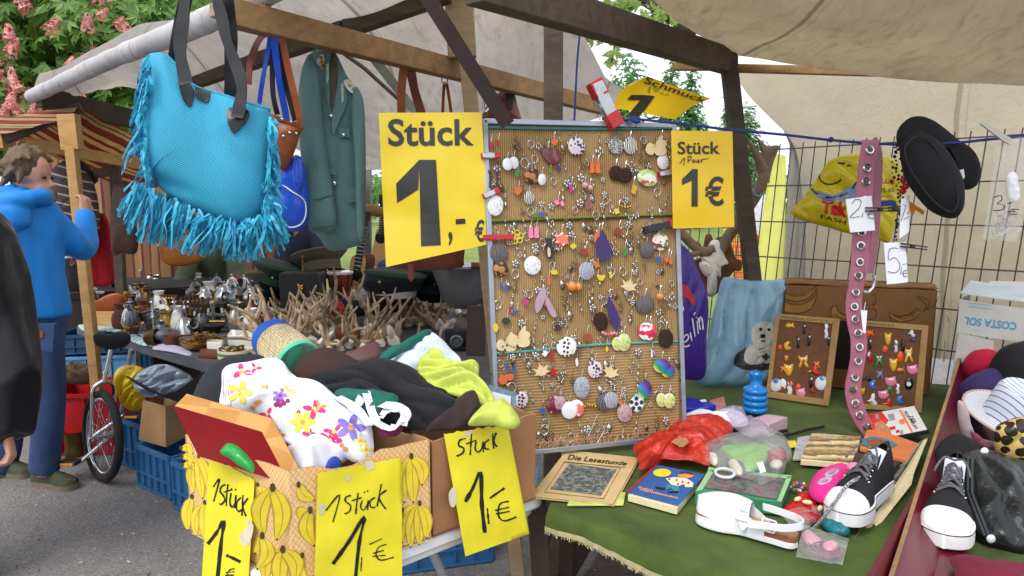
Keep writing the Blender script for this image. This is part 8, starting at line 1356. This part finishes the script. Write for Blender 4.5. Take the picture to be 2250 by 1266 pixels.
crate('large red plastic crate behind the unicycle wheel',onz(118,1000,0)+V((-.1,0,0)),(1,.02,0),.62,.4,.37,cr,4);crate('dark blue slotted crate on top of the pale blue one behind the man',onz(142,905,.0)+V((0,0,.42)),(1,.2,0),.5,.35,.14,M('crate_navy',C(34,70,110),.5));crate('pale blue crate under the far stall behind the man',onz(142,905,0),(1,.2,0),.5,.35,.4,cpb,3)
z=V((0,0,.232));g=G();q=[at(305,976,3.58),at(365,995,3.46),at(412,985,3.62),at(340,970,3.75)];q=[V((p.x,p.y,.235))for p in q];T=[at(314,879,3.62),at(363,893,3.46),at(420,880,3.68),at(360,876,3.8)]
for i in range(4):j=(i+1)%4;g.slab([q[i],q[j],T[j],T[i]],V((0,.004,0)))
g.thing('cardboard_box',kraft,'small open cardboard box standing on a blue crate','box')
tb=at(165,998,3.9);tb.z=0;g=G();g.lathe([(.055,0),(.058,.02),(.05,.05),(.052,.12),(.066,.15),(.068,.155),(.055,.15),(.045,.05),(0,.03)],24,None,V((onz(166,1000,0).x,onz(166,1000,0).y,0)));g.thing('mortar',M('brass_dull',C(112,92,52),.4,.25,20,.2,metal=.7),'dull brass mortar on the ground by the unicycle wheel','mortar',ang=40)
fy=M('film_mustard',C(214,184,28),.3,.15,8,.2,coat=.3);soft('carrier_bag',fy,'yellow and red plastic bag under the antiques table behind the unicycle','bag',k3,[(680,60),(740,10),(850,20),(880,100),(860,240),(800,285),(730,240),(690,150)],3.7,.07,(0,-1,.2),3,.06,14,(.5,0,1),110,20,.8);soft('carrier_bag',M('film_greyblue',C(150,160,176),.3,.2,8,.2,coat=.3),'grey and white plastic bag of shoes under the antiques table','bag',k3,[(800,90),(860,30),(960,0),(1080,30),(1160,100),(1120,170),(1000,200),(880,200),(810,160)],3.6,.07,(0,-1,.2),4,.06,14,(1,0,.3),110,20,.8)
g=G();P=[at(*p,3.4)for p in k3([(745,75),(960,190),(1050,165),(1250,20),(1400,-20),(1400,120),(1150,260),(1000,205),(880,160)])];g.slab(P,V((0,.02,0)));g.thing('cover_sheet',nyl,'black plastic sheet sagging under the edge of the antiques table','sheet')
soft('shoe_heap',M('shoes_mixed',C(96,82,60),.8,.45,20,.5),'heap of worn shoes and tools on the red crate','heap',k3,[(365,100),(380,30),(440,0),(560,20),(600,70),(580,100),(470,120)],4.1,.06,(0,-.6,.8),5,.02,24)
#  antiques table
gm=M('cloth_grey',C(86,82,86),.9,.3,12,.3);ATP=[onz(172,716,TZ),onz(495,806,TZ),onz(700,856,TZ),onz(1075,862,TZ),V((.3,5.2,TZ)),V((-.5,6.2,TZ)),V((-2.2,6.0,TZ))]
AT=E('antiques_table','big table on metal trestles crowded with antiques and antlers','table',V((-1.0,4.3,0)));g=G();g.slab(ATP,(0,0,-.03));g.part('tabletop',gm,AT);g=G()
for p,q in zip(ATP,ATP[1:4]):g.bar(p+V((0,0,-.03)),q+V((0,0,-.03)),.02,.045)
g.part('edge_rail',M('rail_grey',C(104,110,120),.4,.1,20,0,metal=.6),AT)
for a,b in(((196,728),(228,960)),((288,768),(262,940)),((600,840),(560,1000)),((470,800),(415,900)),((990,860),(1000,1000)),((300,720),(300,800))):
 p=onz(*a,TZ-.04);d=ray(*b);qq=at(*b,p.y+.1);qq=p+(qq-p)*(p.z/(p.z-qq.z))if qq.z<p.z else V((p.x,p.y,0));g=G();g.tube([p,qq],.013,8);g.part('leg',leg,AT)
tc=stripes('stripe_teal',0,22,[(0,C(120,180,196)),(.4,C(206,222,224)),(.55,C(160,200,210)),(.8,C(226,232,232))],0,.1)
soft('table_cloth',tc,'pale teal striped cloth hanging over the front edge of the antiques table','cloth',k2,[(520,945),(640,955),(780,965),(870,1010),(960,1020),(1060,1060),(1050,1090),(960,1085),(870,1060),(780,1000),(640,1000),(550,985)],YT(.0),.02,(-.3,-.6,.8),3,.01,20);soft('table_cloth',M('cloth_lilac',C(186,180,204),.9,.1,20,.2),'lilac cloth corner at the front edge of the antiques table','cloth',k2,[(1010,1105),(1060,1070),(1150,1080),(1260,1120),(1250,1150),(1120,1125)],YT(.0),.015,(-.2,-.6,.8),4,.006,24)
brass=M('brass',C(172,134,62),.3,.25,30,.15,metal=.85);brd=M('brass_dark',C(96,74,40),.4,.3,30,.2,metal=.7);slv=M('silver',C(196,198,200),.22,.15,30,.1,metal=.9);pew=M('pewter',C(120,124,128),.35,.2,30,.2,metal=.7);cer=M('ceramic',C(232,230,224),.25,.04,20,0,coat=.5);wdb=wood('wood_red',C(84,44,26),C(122,70,42));drk=M('iron_black',C(36,34,34),.5,.2,30,.2)
def tz(p,s=1):return onz(*K(k2,*p),TZ+.002)
def lat(nm,m,lab,c,prof,cat=None,grp=None,n=18):g=G();g.lathe(prof,n,None,c);return g.thing(nm,m,lab,cat or nm.replace('_',' '),grp,ang=40)
AG='bric-a-brac on the antiques table'
for i,(x,y,lb)in enumerate([(525,720,'tallest of the cluster behind the saddle'),(510,765,'leftmost of the cluster behind the saddle'),(610,765,'in the middle of the cluster above the saddle tip'),(640,735,'just right of the pale post'),(690,740,'upper right of the pale post'),(760,735,'furthest right beside the glass jars'),(655,790,'lowest one touching the saddle')]):
 c=tz((x,y+40));e=E('candle_stand','white topped silver candle stand, '+lb,'candle stand',c,'white topped candle stands');g=G();g.lathe([(.03,0),(.03,.008),(.008,.016),(.006,.09),(.012,.1)],14,None,c);g.part('stem',slv,e,ang=40);g=G();g.lathe([(.012,.098),(.042,.106),(.046,.116),(.04,.122),(0,.12)],18,None,c);g.part('plate',cer,e,ang=40)
YS=onz(*K(k2,660,930),TZ).y;e=E('bicycle_saddle','old brown leather bicycle saddle on a wooden block','saddle',tz((660,960)));g=G();g.puff([at(*p,YS)for p in sm(k2([(545,825),(570,805),(640,800),(700,765),(760,742),(815,745),(825,785),(800,830),(740,858),(660,855),(590,850)]),4)],.05,(0,-.7,.6),70,12);g.part('seat',lbr,e);g=G();g.tube([at(*p,YS)for p in sm(k2([(650,850),(690,870),(760,865),(790,830)]),4,False)],.005,6);g.part('springs',drk,e)
g=G();q=[tz(p)for p in[(555,955),(785,965),(800,900),(580,890)]];g.slab(q,(0,0,.075));g.thing('wooden_block',wdL,'pale wooden block under the old bicycle saddle','block',bev=.004)
lat('ice_bucket',slv,'silver lidded bucket right of the old saddle',tz((862,840)),[(.05,0),(.058,.03),(.062,.10),(.066,.12),(.06,.125),(.05,.145),(.02,.16),(.012,.175),(0,.18)],'bucket');lat('mortar',brass,'brass mortar on the table right of the wooden block',tz((865,955)),[(.055,0),(.055,.012),(.045,.02),(.05,.1),(.062,.12),(.058,.122),(.045,.03),(0,.02)],'mortar')
def candel(lab,c,h,arms,m,sp,rise=.5):
 e=E('candelabrum',lab,'candelabrum',c,'candelabra on the antiques table');g=G();g.lathe([(.05,0),(.05,.008),(.02,.02),(.008,.05),(.007,h*.5),(.012,h*.55),(.007,h*.6),(.007,h)],16,None,c);g.part('stem',m,e,ang=40)
 for k in range(-arms,arms+1):
  t=c+V((sp*k,0,h));g=G()
  if k:g.tube(sV([c+V((0,0,h*(1-.16*abs(k)*rise)-.03)),c+V((sp*k*.6,0,h*(1-.22*abs(k)*rise)-.04)),t+V((0,0,-.03)),t],5),.0045,6)
  g.lathe([(.006,-.005),(.017,.002),(.015,.006),(.009,.008),(.010,.025),(.006,.025)],10,None,t);g.part('arm',m,e,ang=40)
candel('three armed silver candelabrum in front on the antiques table',tz((1020,1015)),.2,1,slv,.13);candel('brass seven armed candelabrum leaning behind the silver one',tz((1110,870)),.11,3,brass,.022,.7);candel('dark seven armed candelabrum beside the black clock case',tz((1268,990)),.19,3,brd,.026,.7)
def pot(lab,c,s,m):
 e=E('teapot',lab,'teapot',c,'silver teapots in a row');g=G();g.lathe([(.035*s,0),(.05*s,.01*s),(.068*s,.045*s),(.06*s,.085*s),(.035*s,.105*s),(.034*s,.11*s)],18,None,c);g.part('body',m,e,ang=50);g=G();g.lathe([(.036*s,.108*s),(.03*s,.125*s),(.012*s,.14*s),(.006*s,.145*s),(.01*s,.155*s),(0,.163*s)],14,None,c);g.part('lid',m,e,ang=50)
 g=G();g.tube(sV([c+V((.055*s,0,.04*s)),c+V((.09*s,0,.06*s)),c+V((.105*s,0,.1*s))],4),[.014*s]*5+[.008*s]*4,8);g.part('spout',m,e);g=G();g.tube(sV([c+V((-.05*s,0,.09*s)),c+V((-.1*s,0,.095*s)),c+V((-.1*s,0,.04*s)),c+V((-.06*s,0,.03*s))],4),.006*s,6);g.part('handle',drk,e)
for i,(x,y,s,lb)in enumerate([(1300,800,1.2,'furthest left by the dark candelabrum'),(1365,820,1.1,'above the left arch of the clock case'),(1490,820,1.2,'above the right end of the clock case'),(1580,830,1.15,'fourth from the left, tall knob'),(1680,830,1.3,'under the green caps'),(1540,760,1.2,'at the back, middle of the row'),(1440,740,1.1,'at the back left of the row'),(1620,750,1.1,'at the back right, close to the red lantern'),(1770,850,1.3,'rightmost, wide and low'),(1400,760,1.0,'small one behind the clock case')]):pot('silver teapot '+lb,tz((x,y)),s,slv if i%3 else pew)
e=E('mantel_clock','black case with pale arched legs in front of the teapots','clock',tz((1400,930)));g=G();c=tz((1400,930));g.box(c+V((0,0,.12)),(.22,.09,.03));g.box(c+V((0,.03,.06)),(.2,.02,.12));g.part('case',drk,e,bev=.003)
for dx in(-.09,0,.09):g=G();g.tube([c+V((dx,-.035,0)),c+V((dx,-.035,.105))],.009,8);g.part('leg',cer,e)
for nm,m,lab,p,pr_ in(('grinder',wdb,'brown wooden coffee grinder by the horn',(1675,925),[(.06,0),(.062,.06),(.05,.075),(.055,.085),(.03,.11),(.012,.12),(.012,.15),(0,.15)]),('lantern',M('lantern_red',C(150,22,26),.4,.2,20,.1),'red tin lantern at the back below the fringed bag',(1580,730),[(.05,0),(.05,.01),(.035,.02),(.035,.1),(.055,.115),(.03,.14),(.01,.15),(0,.16)]),('oil_lamp',brass,'squat brass oil lamp behind the antlers',(K(k5,865,790)),[(.03,0),(.055,.01),(.06,.035),(.03,.06),(.015,.065),(.022,.085),(.016,.12),(.006,.16),(0,.16)])):
 c=tz(p)if p[0]>900 or nm!='oil_lamp'else onz(*p,TZ+.002);lat(nm,m,lab,c,pr_)
lat('oil_lamp',brd,'dark brass oil lamp right of the peaked cap with silver cord',onz(*K(k5,1480,800),TZ+.002),[(.04,0),(.06,.012),(.062,.05),(.03,.08),(.015,.09),(.03,.12),(.03,.14),(0,.14)])
e=E('bowl','brass bowl heaped with old keys and rings','bowl',tz((1340,1105)));c=tz((1340,1105));g=G();g.lathe([(.05,0),(.08,.012),(.105,.04),(.108,.045),(.1,.042),(.06,.02),(0,.015)],24,None,c);g.part('dish',brass,e,ang=50);q=random.Random(6)
for k in range(30):
 g=G();p=c+V((q.uniform(-.08,.08),q.uniform(-.07,.07),.035+q.uniform(0,.05)));a=q.uniform(0,6);d=V((math.cos(a),math.sin(a),q.uniform(-.3,.5))).normalized()*.035;g.tube([p-d,p+d],.004,5);g.tube([p+d+V((.012*math.cos(b),.012*math.sin(b),.004*math.sin(b*2)))for b in[i*PI/5 for i in range(10)]],.003,5,closed=True);g.part('key',brass if k%3 else brd,e)
for nm,m,lab,q,h in(('gift_box',cer,'small white box in front of the brass bowl',[(1372,1128),(1470,1132),(1482,1110),(1390,1105)],.055),('gift_box',cer,'larger white box behind the striped tin',[(1508,1085),(1690,1090),(1710,1050),(1530,1045)],.06),('wooden_box',wdb,'flat wooden box under the small white box',[(1315,1165),(1455,1172),(1470,1130),(1330,1125)],.02),('phone',drk,'black box with a pale screen tilted by the candelabrum',[(1140,995),(1215,990),(1220,950),(1150,955)],.05),('wooden_box',wdb,'brown wooden tray behind the brass pipe',[(1560,990),(1800,985),(1810,940),(1600,940)],.03)):
 g=G();P=[tz(p)for p in q];g.slab([P[0],P[1],P[2],P[3]],(0,0,h));g.thing(nm,m,lab,nm.split('_')[-1],bev=.003)
c=tz((1565,1175));e=E('tin','round tin with green and cream stripes full of brass rings','tin',c);g=G();g.lathe([(.085,0),(.088,.025),(.088,.055),(.08,.055),(.08,.045),(0,.045)],28,None,c);t=NT('tin_stripe');sx=t.n('SeparateXYZ',Vector=t.co());t.col(t.ramp(t.math('FRACT',t.math('MULTIPLY',sx.outputs[2],34)),[(0,C(60,130,104)),(.45,C(214,204,170))],True));t.set(Roughness=.4);g.part('can',t.m,e,ang=40)
for k in range(8):g=G();p=c+V((U(-.05,.05),U(-.05,.05),.055));g.tube([p+V((.02*math.cos(b),.02*math.sin(b)*.8,.012*math.sin(b+k)))for b in[i*PI/6 for i in range(12)]],.0045,6,closed=True);g.part('ring',brd,e)
g=G();g.tube([tz((1232,958))+V((0,0,.03)),tz((1500,958))+V((0,0,.03))],.014,10);g.lathe([(.014,0),(.03,.03),(.035,.05),(.03,.05),(.014,.01)],16,Matrix.Rotation(PI/2,3,'Y'),tz((1500,958))+V((0,0,.03)));g.thing('pipe',brass,'long brass pipe lying across the front of the table','pipe');g=G();g.ell(tz((1588,965))+V((0,0,.035)),.037,16);
for s_ in(1,-1):c=tz((1588,965))+V((.0,0,.035));g.tube([c+V((.0375*math.cos(a)*.93,-.0375*abs(math.sin(a))*.93,s_*.012+.02*math.sin(a*2)))for a in[i*PI/9 for i in range(10)]],.0012,5)
g.thing('ball',cer,'white stitched ball beside the brass pipe','ball')
TR=[('vase',[(.018,0),(.02,.005),(.03,.04),(.02,.08),(.012,.095),(.018,.11),(.014,.108),(0,.02)]),('bowl',[(.02,0),(.022,.006),(.045,.03),(.048,.035),(.04,.03),(0,.01)]),('candlestick',[(.03,0),(.03,.006),(.008,.02),(.012,.05),(.007,.07),(.014,.1),(.012,.115),(0,.11)]),('jug',[(.025,0),(.035,.02),(.036,.05),(.02,.085),(.026,.105),(.022,.1),(0,.03)]),('cup',[(.02,0),(.03,.01),(.036,.05),(.034,.05),(.02,.012),(0,.01)]),('bell',[(.04,0),(.038,.01),(.026,.04),(.016,.06),(.006,.066),(.005,.09),(.01,.098),(0,.105)])]
q=random.Random(21);protos={};mts=[('brass',brass),('silver',slv),('pewter',pew),('dark brass',brd),('wooden',wdb),('white china',cer),('black iron',drk)];placed=[]
REG=[(480,690,1060,1010,95),(1060,860,1800,1010,64),(880,860,1220,1090,18),(1300,700,1900,830,30)]
for x0,y0,x1,y1,cnt in REG:
 for k in range(cnt):
  x,y=q.uniform(x0,x1),q.uniform(y0,y1)
  if(x<800 and y>850)or any(abs(x-a)<19 and abs(y-b)<13 for a,b in placed):continue
  placed.append((x,y));c=tz((x,y));i=q.randrange(6);j=q.randrange(7);nm=TR[i][0];key=(i,j);s_=q.uniform(1.0,1.7)
  if key not in protos:
   g=G();g.lathe(TR[i][1],14,None,(0,0,0));
   if nm in('jug','cup'):g.tube(sV([(.03,0,.02),(.055,0,.03),(.055,0,.06),(.028,0,.075)],4),.0035,5)
   protos[key]=g.mesh(nm);protos[key].materials.append(mts[j][1]);protos[key].polygons.foreach_set('use_smooth',[True]*len(protos[key].polygons));protos[key].set_sharp_from_angle(angle=R(40))
  o=bpy.data.objects.new(nm,protos[key]);COL.objects.link(o);o.location=c;o.rotation_euler=(0,0,q.uniform(0,6));o.scale=(s_,s_,s_)
  if q.random()<.18:o.rotation_euler.x=PI/2*.95;o.location.z+=.03*s_
  props(o,f'small {mts[j][0]} {nm} among the crowded trinkets on the antiques table',nm,f'small {mts[j][0]} {nm}s on the antiques table')
  #  antlers and skull plates
antl=NT('antler_pale');sx=antl.noise(14,5);antl.col(antl.ramp(sx,[(.3,C(112,92,70)),(.55,C(178,154,124)),(.8,C(222,206,178))]));antl.set(Roughness=.75);antl.bump(antl.noise(90,3),.5,.004);antl=antl.m
def antlerpair(c,s,seed,lab):
 q=random.Random(seed);rot=Matrix.Rotation(q.uniform(0,6.3),3,'Z')@Matrix.Rotation(q.uniform(-1.15,1.15),3,'X')@Matrix.Rotation(q.uniform(-.8,.8),3,'Y');e=E('antlers',lab,'antlers',c,'antlers heaped on the table');g=G();g.ell(c+rot@V((0,0,.02)),(.035*s,.055*s,.022*s),10,rot);g.ell(c+rot@V((0,-.06*s,.012)),(.02*s,.045*s,.014*s),8,rot);g.ell(c+rot@V((0,.03*s,.03)),(.03*s,.03*s,.022*s),8,rot);g.part('skull_plate',bone,e)
 for sg in(1,-1):
  f=lambda x,y,z:c+rot@V((sg*x*s,y*s,z*s));L=q.uniform(.85,1.25);w1=q.uniform(.05,.1);P=sV([f(.025,.02,.03),f(.04,.04,.09*L),f(w1+.02,.05,.17*L),f(w1+.01,.02,.25*L)],5);g=G();g.tube(P,[lerp(.018,.005,i/15)*s for i in range(16)],8);
  for t,dd in((6,V((0,-1,.8))),(10,V((0,1,.6)))):p=P[t];d=(rot@dd).normalized();g.tube(sV([p,p+d*.04*s,p+d*.07*s+V((0,0,.03*s))],4),[lerp(.013,.003,i/8)*s for i in range(9)],6)
  g.part('antler',antl,e)
q=random.Random(77);spots=[]
for r,(y0,x0,x1,n)in enumerate([(1120,60,700,6),(1060,420,1000,5),(1010,150,560,3),(1020,980,1250,2),(950,560,1100,6),(900,250,620,4),(890,1060,1700,7),(840,350,760,3),(830,950,1500,4),(800,1350,1780,3)]):
 for k in range(n):spots.append((x0+(x1-x0)*(k+.5)/n+q.uniform(-30,30),y0+q.uniform(-20,20)))
for i,(x,y)in enumerate(spots):antlerpair(onz(*K(k5,x,y),TZ+.004),q.uniform(.85,1.25),i,'pair of roe deer antlers on a bone plate in the heap on the antiques table')
for lab,pts,m in(('sawn wooden disc plaque standing among the antlers',[(690,900),(720,870),(780,855),(850,875),(895,930),(890,1000),(840,1035),(750,1030),(700,970)],wdb),('pale orange wooden plaque half hidden among the antlers',[(945,960),(980,925),(1040,925),(1070,960),(1060,1010),(970,1005)],wdL)):soft('plaque',m,lab,'plaque',k5,pts,3.75,.015,(0,-1,.3),N=50,rings=8,p=.3)
#  caps, drums, guitars and other large goods at the back
capg=fab('cap_green',C(30,56,44));capo=fab('cap_olive',C(92,86,70));capn=fab('cap_navy',C(30,34,46));capb=fab('cap_blue',C(30,66,112))
def cap(lab,c,s,m,vis=True,tilt=(0,0),rz=0,bandm=None,badge_=True):
 e=E('peaked_cap',lab,'cap',c,'peaked caps on the antiques table');mt=Matrix.Rotation(rz,3,'Z')@Matrix.Rotation(tilt[0],3,'X')@Matrix.Rotation(tilt[1],3,'Y');X=lambda x,y,z:c+mt@(V((x,y,z))*s)
 g=G();g.lathe([(.088,.045),(.125,.072),(.138,.088),(.13,.096),(.06,.104),(0,.106)],28,mt@Matrix.Diagonal((s,s*1.05,s)),c)
 for i,p in enumerate(g.v):
  l=mt.transposed()@(p-c);g.v[i]=p+mt@V((0,0,.35*max(0,-l.y)*(l.z/(.1*s))*.6))
 g.part('crown',m,e,ang=60);g=G();g.lathe([(.09,0),(.09,.046),(.084,.046),(.084,0)],28,mt@Matrix.Diagonal((s,s*1.05,s)),c);g.part('band',bandm or m,e,ang=60)
 g=G();g.grid(lambda u,v:X(math.cos(PI*(1.12+.76*u))*(.091+.05*v*math.sin(PI*u)),math.sin(PI*(1.12+.76*u))*(.095+.055*v*math.sin(PI*u)),.004-.03*v*math.sin(PI*u)),16,5);g.part('visor',M('visor_black',C(18,18,20),.2,.1,10,0,coat=.6),e,ang=60)
 if badge_:g=G();g.ell(X(0,-.135,.085),.011*s,8);g.part('badge',gold,e)
a5=lambda x,y,Y:at(*K(k5,x,y),Y)
cap('dark green peaked cap on top of the left stack of caps',a5(190,520,4.7),1.25,capg,tilt=(.25,.25),rz=.5);cap('grey peaked cap beneath the green one in the left stack',a5(170,580,4.75),1.25,capo,tilt=(.05,.05),rz=.4);cap('blue peaked cap at the bottom of the left stack',a5(200,650,4.8),1.2,capb,tilt=(0,0),rz=.2)
cap('olive peaked cap with a wide flat top beside the brass lamp pole',a5(590,440,4.9),1.5,capo,tilt=(.1,.28),rz=2.6,badge_=False);cap('green peaked cap with a silver cord behind the antlers',a5(1190,620,4.3),1.45,capg,tilt=(.1,.1),rz=-.35,bandm=sil);cap('dark navy cap under the green cap with the silver cord',a5(1160,700,4.3),1.5,capn,tilt=(0,.0),rz=-.3,badge_=False);cap('navy peaked cap between the green cap and the small drum',a5(1470,600,4.5),1.4,capn,tilt=(.05,.12),rz=.2,badge_=False);cap('blue peaked cap with a gold badge behind the green cap',a5(1250,500,4.9),1.3,capb,tilt=(.2,0))
def drum(lab,c,s):
 e=E('hand_drum',lab,'drum',c,'small hand drums');g=G();g.lathe([(.055*s,0),(.062*s,.05*s),(.078*s,.13*s),(.082*s,.165*s)],22,None,c);g.part('shell',wood('drum_red',C(110,40,18),C(152,70,34),axis=2),e,ang=50);g=G();g.lathe([(.083*s,.16*s),(.086*s,.172*s),(.082*s,.178*s),(0,.18*s)],22,None,c);g.part('drumhead',cer,e,ang=40)
 for k in range(10):a=k*PI/5;g=G();d=V((math.cos(a),math.sin(a),0));g.tube([c+d*.084*s+V((0,0,.165*s)),c+d*.075*s+V((0,0,.10*s)),c+d*.066*s+V((0,0,.04*s))],.003*s,5);g.part('lace',ldk,e)
drum('red-brown hand drum in front of the acoustic guitar',a5(740,655,4.8),1.15*.95,);drum('red-brown hand drum beside the grey horn',a5(1708,720,4.4),1.15)
def guitar(lab,ctr,Y,body,neck,top,side):
 e=E('guitar',lab,'guitar',at(ctr[0],ctr[1],Y));S=DY(Y);P=[S(*p)for p in sm(body,5)];g=G();g.slab(P,(0.05,.1,0));g.part('body',side,e,bev=.003);g=G();g.slab([p-V((0,.002,0))for p in P],(0,.0015,0));g.part('top',top,e);g=G();a,b=S(*neck[0]),S(*neck[1]);g.bar(a-V((0,.008,0)),b-V((0,.008,0)),.05,.014,(0,-1,0));g.part('neck',ldk,e);c=S(*neck[2]);g=G();g.lathe([(.045,0),(.045,.002),(0,.002)],18,Matrix.Rotation(PI/2,3,'X'),c-V((0,.003,0)));g.part('sound_hole',MC['hole_dark'],e);h=b+(b-a).normalized()*.07;g=G();g.bar(b,h,.07,.02,(0,-1,0));g.part('headstock',ldk,e);g=G();d=(b-a).normalized();n=12
 for k in range(n):p=a.lerp(b,.1+.85*k/n)-V((0,.016,0));g.bar(p-d.cross(V((0,1,0)))*.024,p+d.cross(V((0,1,0)))*.024,.003,.002,(0,-1,0))
 g.part('frets',steel,e)
gt=wood('guitar_top',C(214,164,96),C(236,196,134),axis=2);gs=wood('guitar_side',C(74,26,18),C(112,44,30),axis=2)
guitar('acoustic guitar with a pale top and a dark side behind the drum',(775,625),5.0,k5([(825,560),(810,520),(818,460),(812,400),(825,330),(850,303),(905,300),(940,315),(945,370),(935,420),(930,470),(945,530),(930,585),(880,600)]),(K(k5,868,460),K(k5,938,20),K(k5,868,465)),gt,gs);guitar('honey coloured guitar standing behind the large yellow sign',(825,590),5.4,k5([(1000,330),(1000,260),(1015,190),(1030,110),(1060,80),(1150,90),(1160,300),(1140,400),(1060,410),(1020,390)]),(K(k5,1075,150),K(k5,1090,-120),K(k5,1068,160)),gt,gs)
hg=M('horn_grey',C(124,126,128),.35,.15,16,.1,metal=.4);c=a5(1740,380,4.2);e=E('horn','big grey metal horn with a wide bell standing behind the board','horn',c-V((0,0,.4)));g=G();mt=Matrix.Rotation(PI,3,'X');g.lathe([(.22,0),(.225,.012),(.20,.02),(.16,.12),(.13,.22),(.06,.27)],30,mt@Matrix.Diagonal((1,.7,1)),c);g.part('bell',hg,e,ang=50);g=G();g.tube(sV([c+V((.12,0,-.1)),c+V((.17,0,-.3)),c+V((.18,0,-.55)),c+V((.14,0,-.62))],5),.05,12);g.part('tube',hg,e);g=G();g.tube([c+V((.06,-.15,.01)),c+V((.3,-.15,.0))],.02,8);g.part('grip',lred,e)
c=a5(438,640,4.6);lat('lamp_pole',brass,'thin brass lamp pole with a ball rising behind the antlers',V((c.x,c.y,TZ)),[(.05,0),(.05,.01),(.01,.03),(.008,.12),(.02,.14),(.035,.17),(.02,.2),(.007,.22),(.006,.42),(.009,.43),(0,.44)],'lamp pole')
e=E('case','black case with a gilt ornament between the caps and the drum','case',a5(430,690,4.5));g=G();g.box(a5(435,580,4.55),(.26,.2,.24));g.part('case_body',drk,e,bev=.01);g=G();
for k in range(9):g.ell(a5(410+14*math.cos(k),575+30*math.sin(k*1.7),4.44),.012,6)
g.part('ornament',gold,e)
for lab,q,Y,m in(('grey-brown framed panel leaning at the right end of the antiques table',[(1775,718),(1915,712),(1925,1130),(1765,1128)],3.15,M('panel_brown',C(78,66,58),.6,.2,20)),('orange board at the back behind the navy cap',[(1515,330),(1600,330),(1650,540),(1520,520)],5.2,M('board_orange',C(196,72,30),.6,.15,10)),('white label card behind the caps',[(1405,455),(1508,462),(1505,500),(1400,492)],4.9,cer)):
 g=G();S=DY(Y);g.slab([S(*p)for p in k5(q)],(0,.012,0));g.thing('board',m,lab,'board',bev=.002)
e=E('camera','black folding camera between the antlers and the leaning panel','camera',onz(*K(k5,1680,1100),TZ));c=onz(*K(k5,1690,1090),TZ);g=G();g.box(c+V((0,.03,.06)),(.13,.06,.11));g.part('camera_body',drk,e,bev=.004);g=G();g.lathe([(.035,0),(.035,.03),(.028,.035),(.02,.02),(0,.02)],18,Matrix.Rotation(PI/2,3,'X'),c+V((0,0,.06)));g.part('lens',pew,e,ang=40)
soft('flag_cloth',M('cloth_redwhite',C(190,60,66),.85,.5,18,.2),'red and white cloth crumpled beside the drum','cloth',k5,[(600,775),(660,740),(720,680),(760,700),(770,760),(700,800),(620,805)],4.0,.04,(0,-.8,.5),5,.012,16);soft('film_bag',clear('film_milky',(.9,.9,.92),.45,.2),'milky plastic bag in front of the acoustic guitar','bag',k5,[(835,640),(850,590),(900,568),(950,600),(965,640),(930,675),(850,670)],4.6,.04,(0,-.9,.4),6,.012,18)
soft('velvet_case',capn,'dark padded case lying behind the antlers','case',k5,[(590,740),(640,690),(720,660),(820,670),(960,690),(1000,760),(900,800),(700,800)],4.35,.06,(0,-.8,.5),7,.006,12)
#  clothes and goods in the far striped stall
bl_=pin('blanket',(.25,0,1),C(74,60,62),C(176,160,150),16);soft('blanket',bl_,'brown striped woollen blanket hanging in the far stall','blanket',I,[(92,400),(110,375),(140,360),(180,372),(205,400),(218,460),(215,520),(180,560),(120,540),(95,470)],4.9,.1,(0,-1,.2),4,.02,7,(.6,0,.3));soft('bag_bundle',M('bundle_dark',C(58,44,46),.85,.3,10,.3),'dark bundle piled above the striped blanket','bundle',I,[(105,390),(130,362),(170,350),(200,370),(215,400),(160,415)],5.0,.08,(0,-1,.2),6,.02,9)
soft('red_jacket',fab('cloth_red',C(168,20,30)),'bright red jacket hanging in the far stall','jacket',I,[(200,480),(222,468),(240,490),(248,560),(250,622),(200,625),(192,560)],5.1,.07,(0,-1,.1),5,.012,8,(0,0,1));soft('leather_bag',M('leather_umber',C(62,42,34),.5,.2,12,.2),'dark brown leather bag hanging left of the cyan bag fringe','bag',I,[(246,430),(262,400),(285,410),(300,470),(302,552),(270,556),(246,550)],4.7,.05,(0,-1,0));soft('leather_bag',M('leather_honey',C(186,116,44),.45,.15,12,.2),'honey coloured leather bag hanging under the cyan fringe','bag',I,[(350,530),(380,520),(440,520),(470,545),(450,570),(400,585),(358,575)],5.2,.05,(0,-1,0))
soft('dark_coat',M('coat_dark',C(40,34,38),.85,.2,10,.3),'dark coat hanging behind the man in blue','coat',I,[(118,500),(150,470),(190,500),(196,600),(180,660),(130,660),(112,600)],5.3,.08,(0,-1,0),6,.015,7,(0,0,1));soft('scarf',M('scarf_olive',C(124,108,72),.9,.2,16,.3),'olive scarf on the shoulder height rail behind the man','scarf',I,[(80,420),(100,400),(125,420),(120,450),(95,460)],4.6,.04,(0,-1,0),7,.01,14)
c=at(128,575,4.9);lat('bowl',slv,'wide silver bowl stacked behind the man in blue',c,[(.04,-.05),(.09,-.03),(.13,.02),(.135,.03),(.12,.025),(0,-.03)],'bowl');e=E('goods_table','dark cloth covered table of the far striped stall','table',V((-3.3,5.3,0)));g=G();q=[at(118,640,5.1),at(430,640,5.6),at(470,625,6.4),at(100,625,6.2)];g.slab([V((p.x,p.y,.83))for p in q],(0,0,-.06));g.part('tabletop',M('cloth_dark',C(52,44,46),.9,.2,10),e);g=G();a,b=[V((p.x,p.y,.78))for p in q[:2]];g.slab([a,b,b-V((0,0,.75)),a-V((0,0,.75))],(0,.01,0));g.part('skirt',M('cloth_skirt',C(60,52,50),.9,.2,10),e)
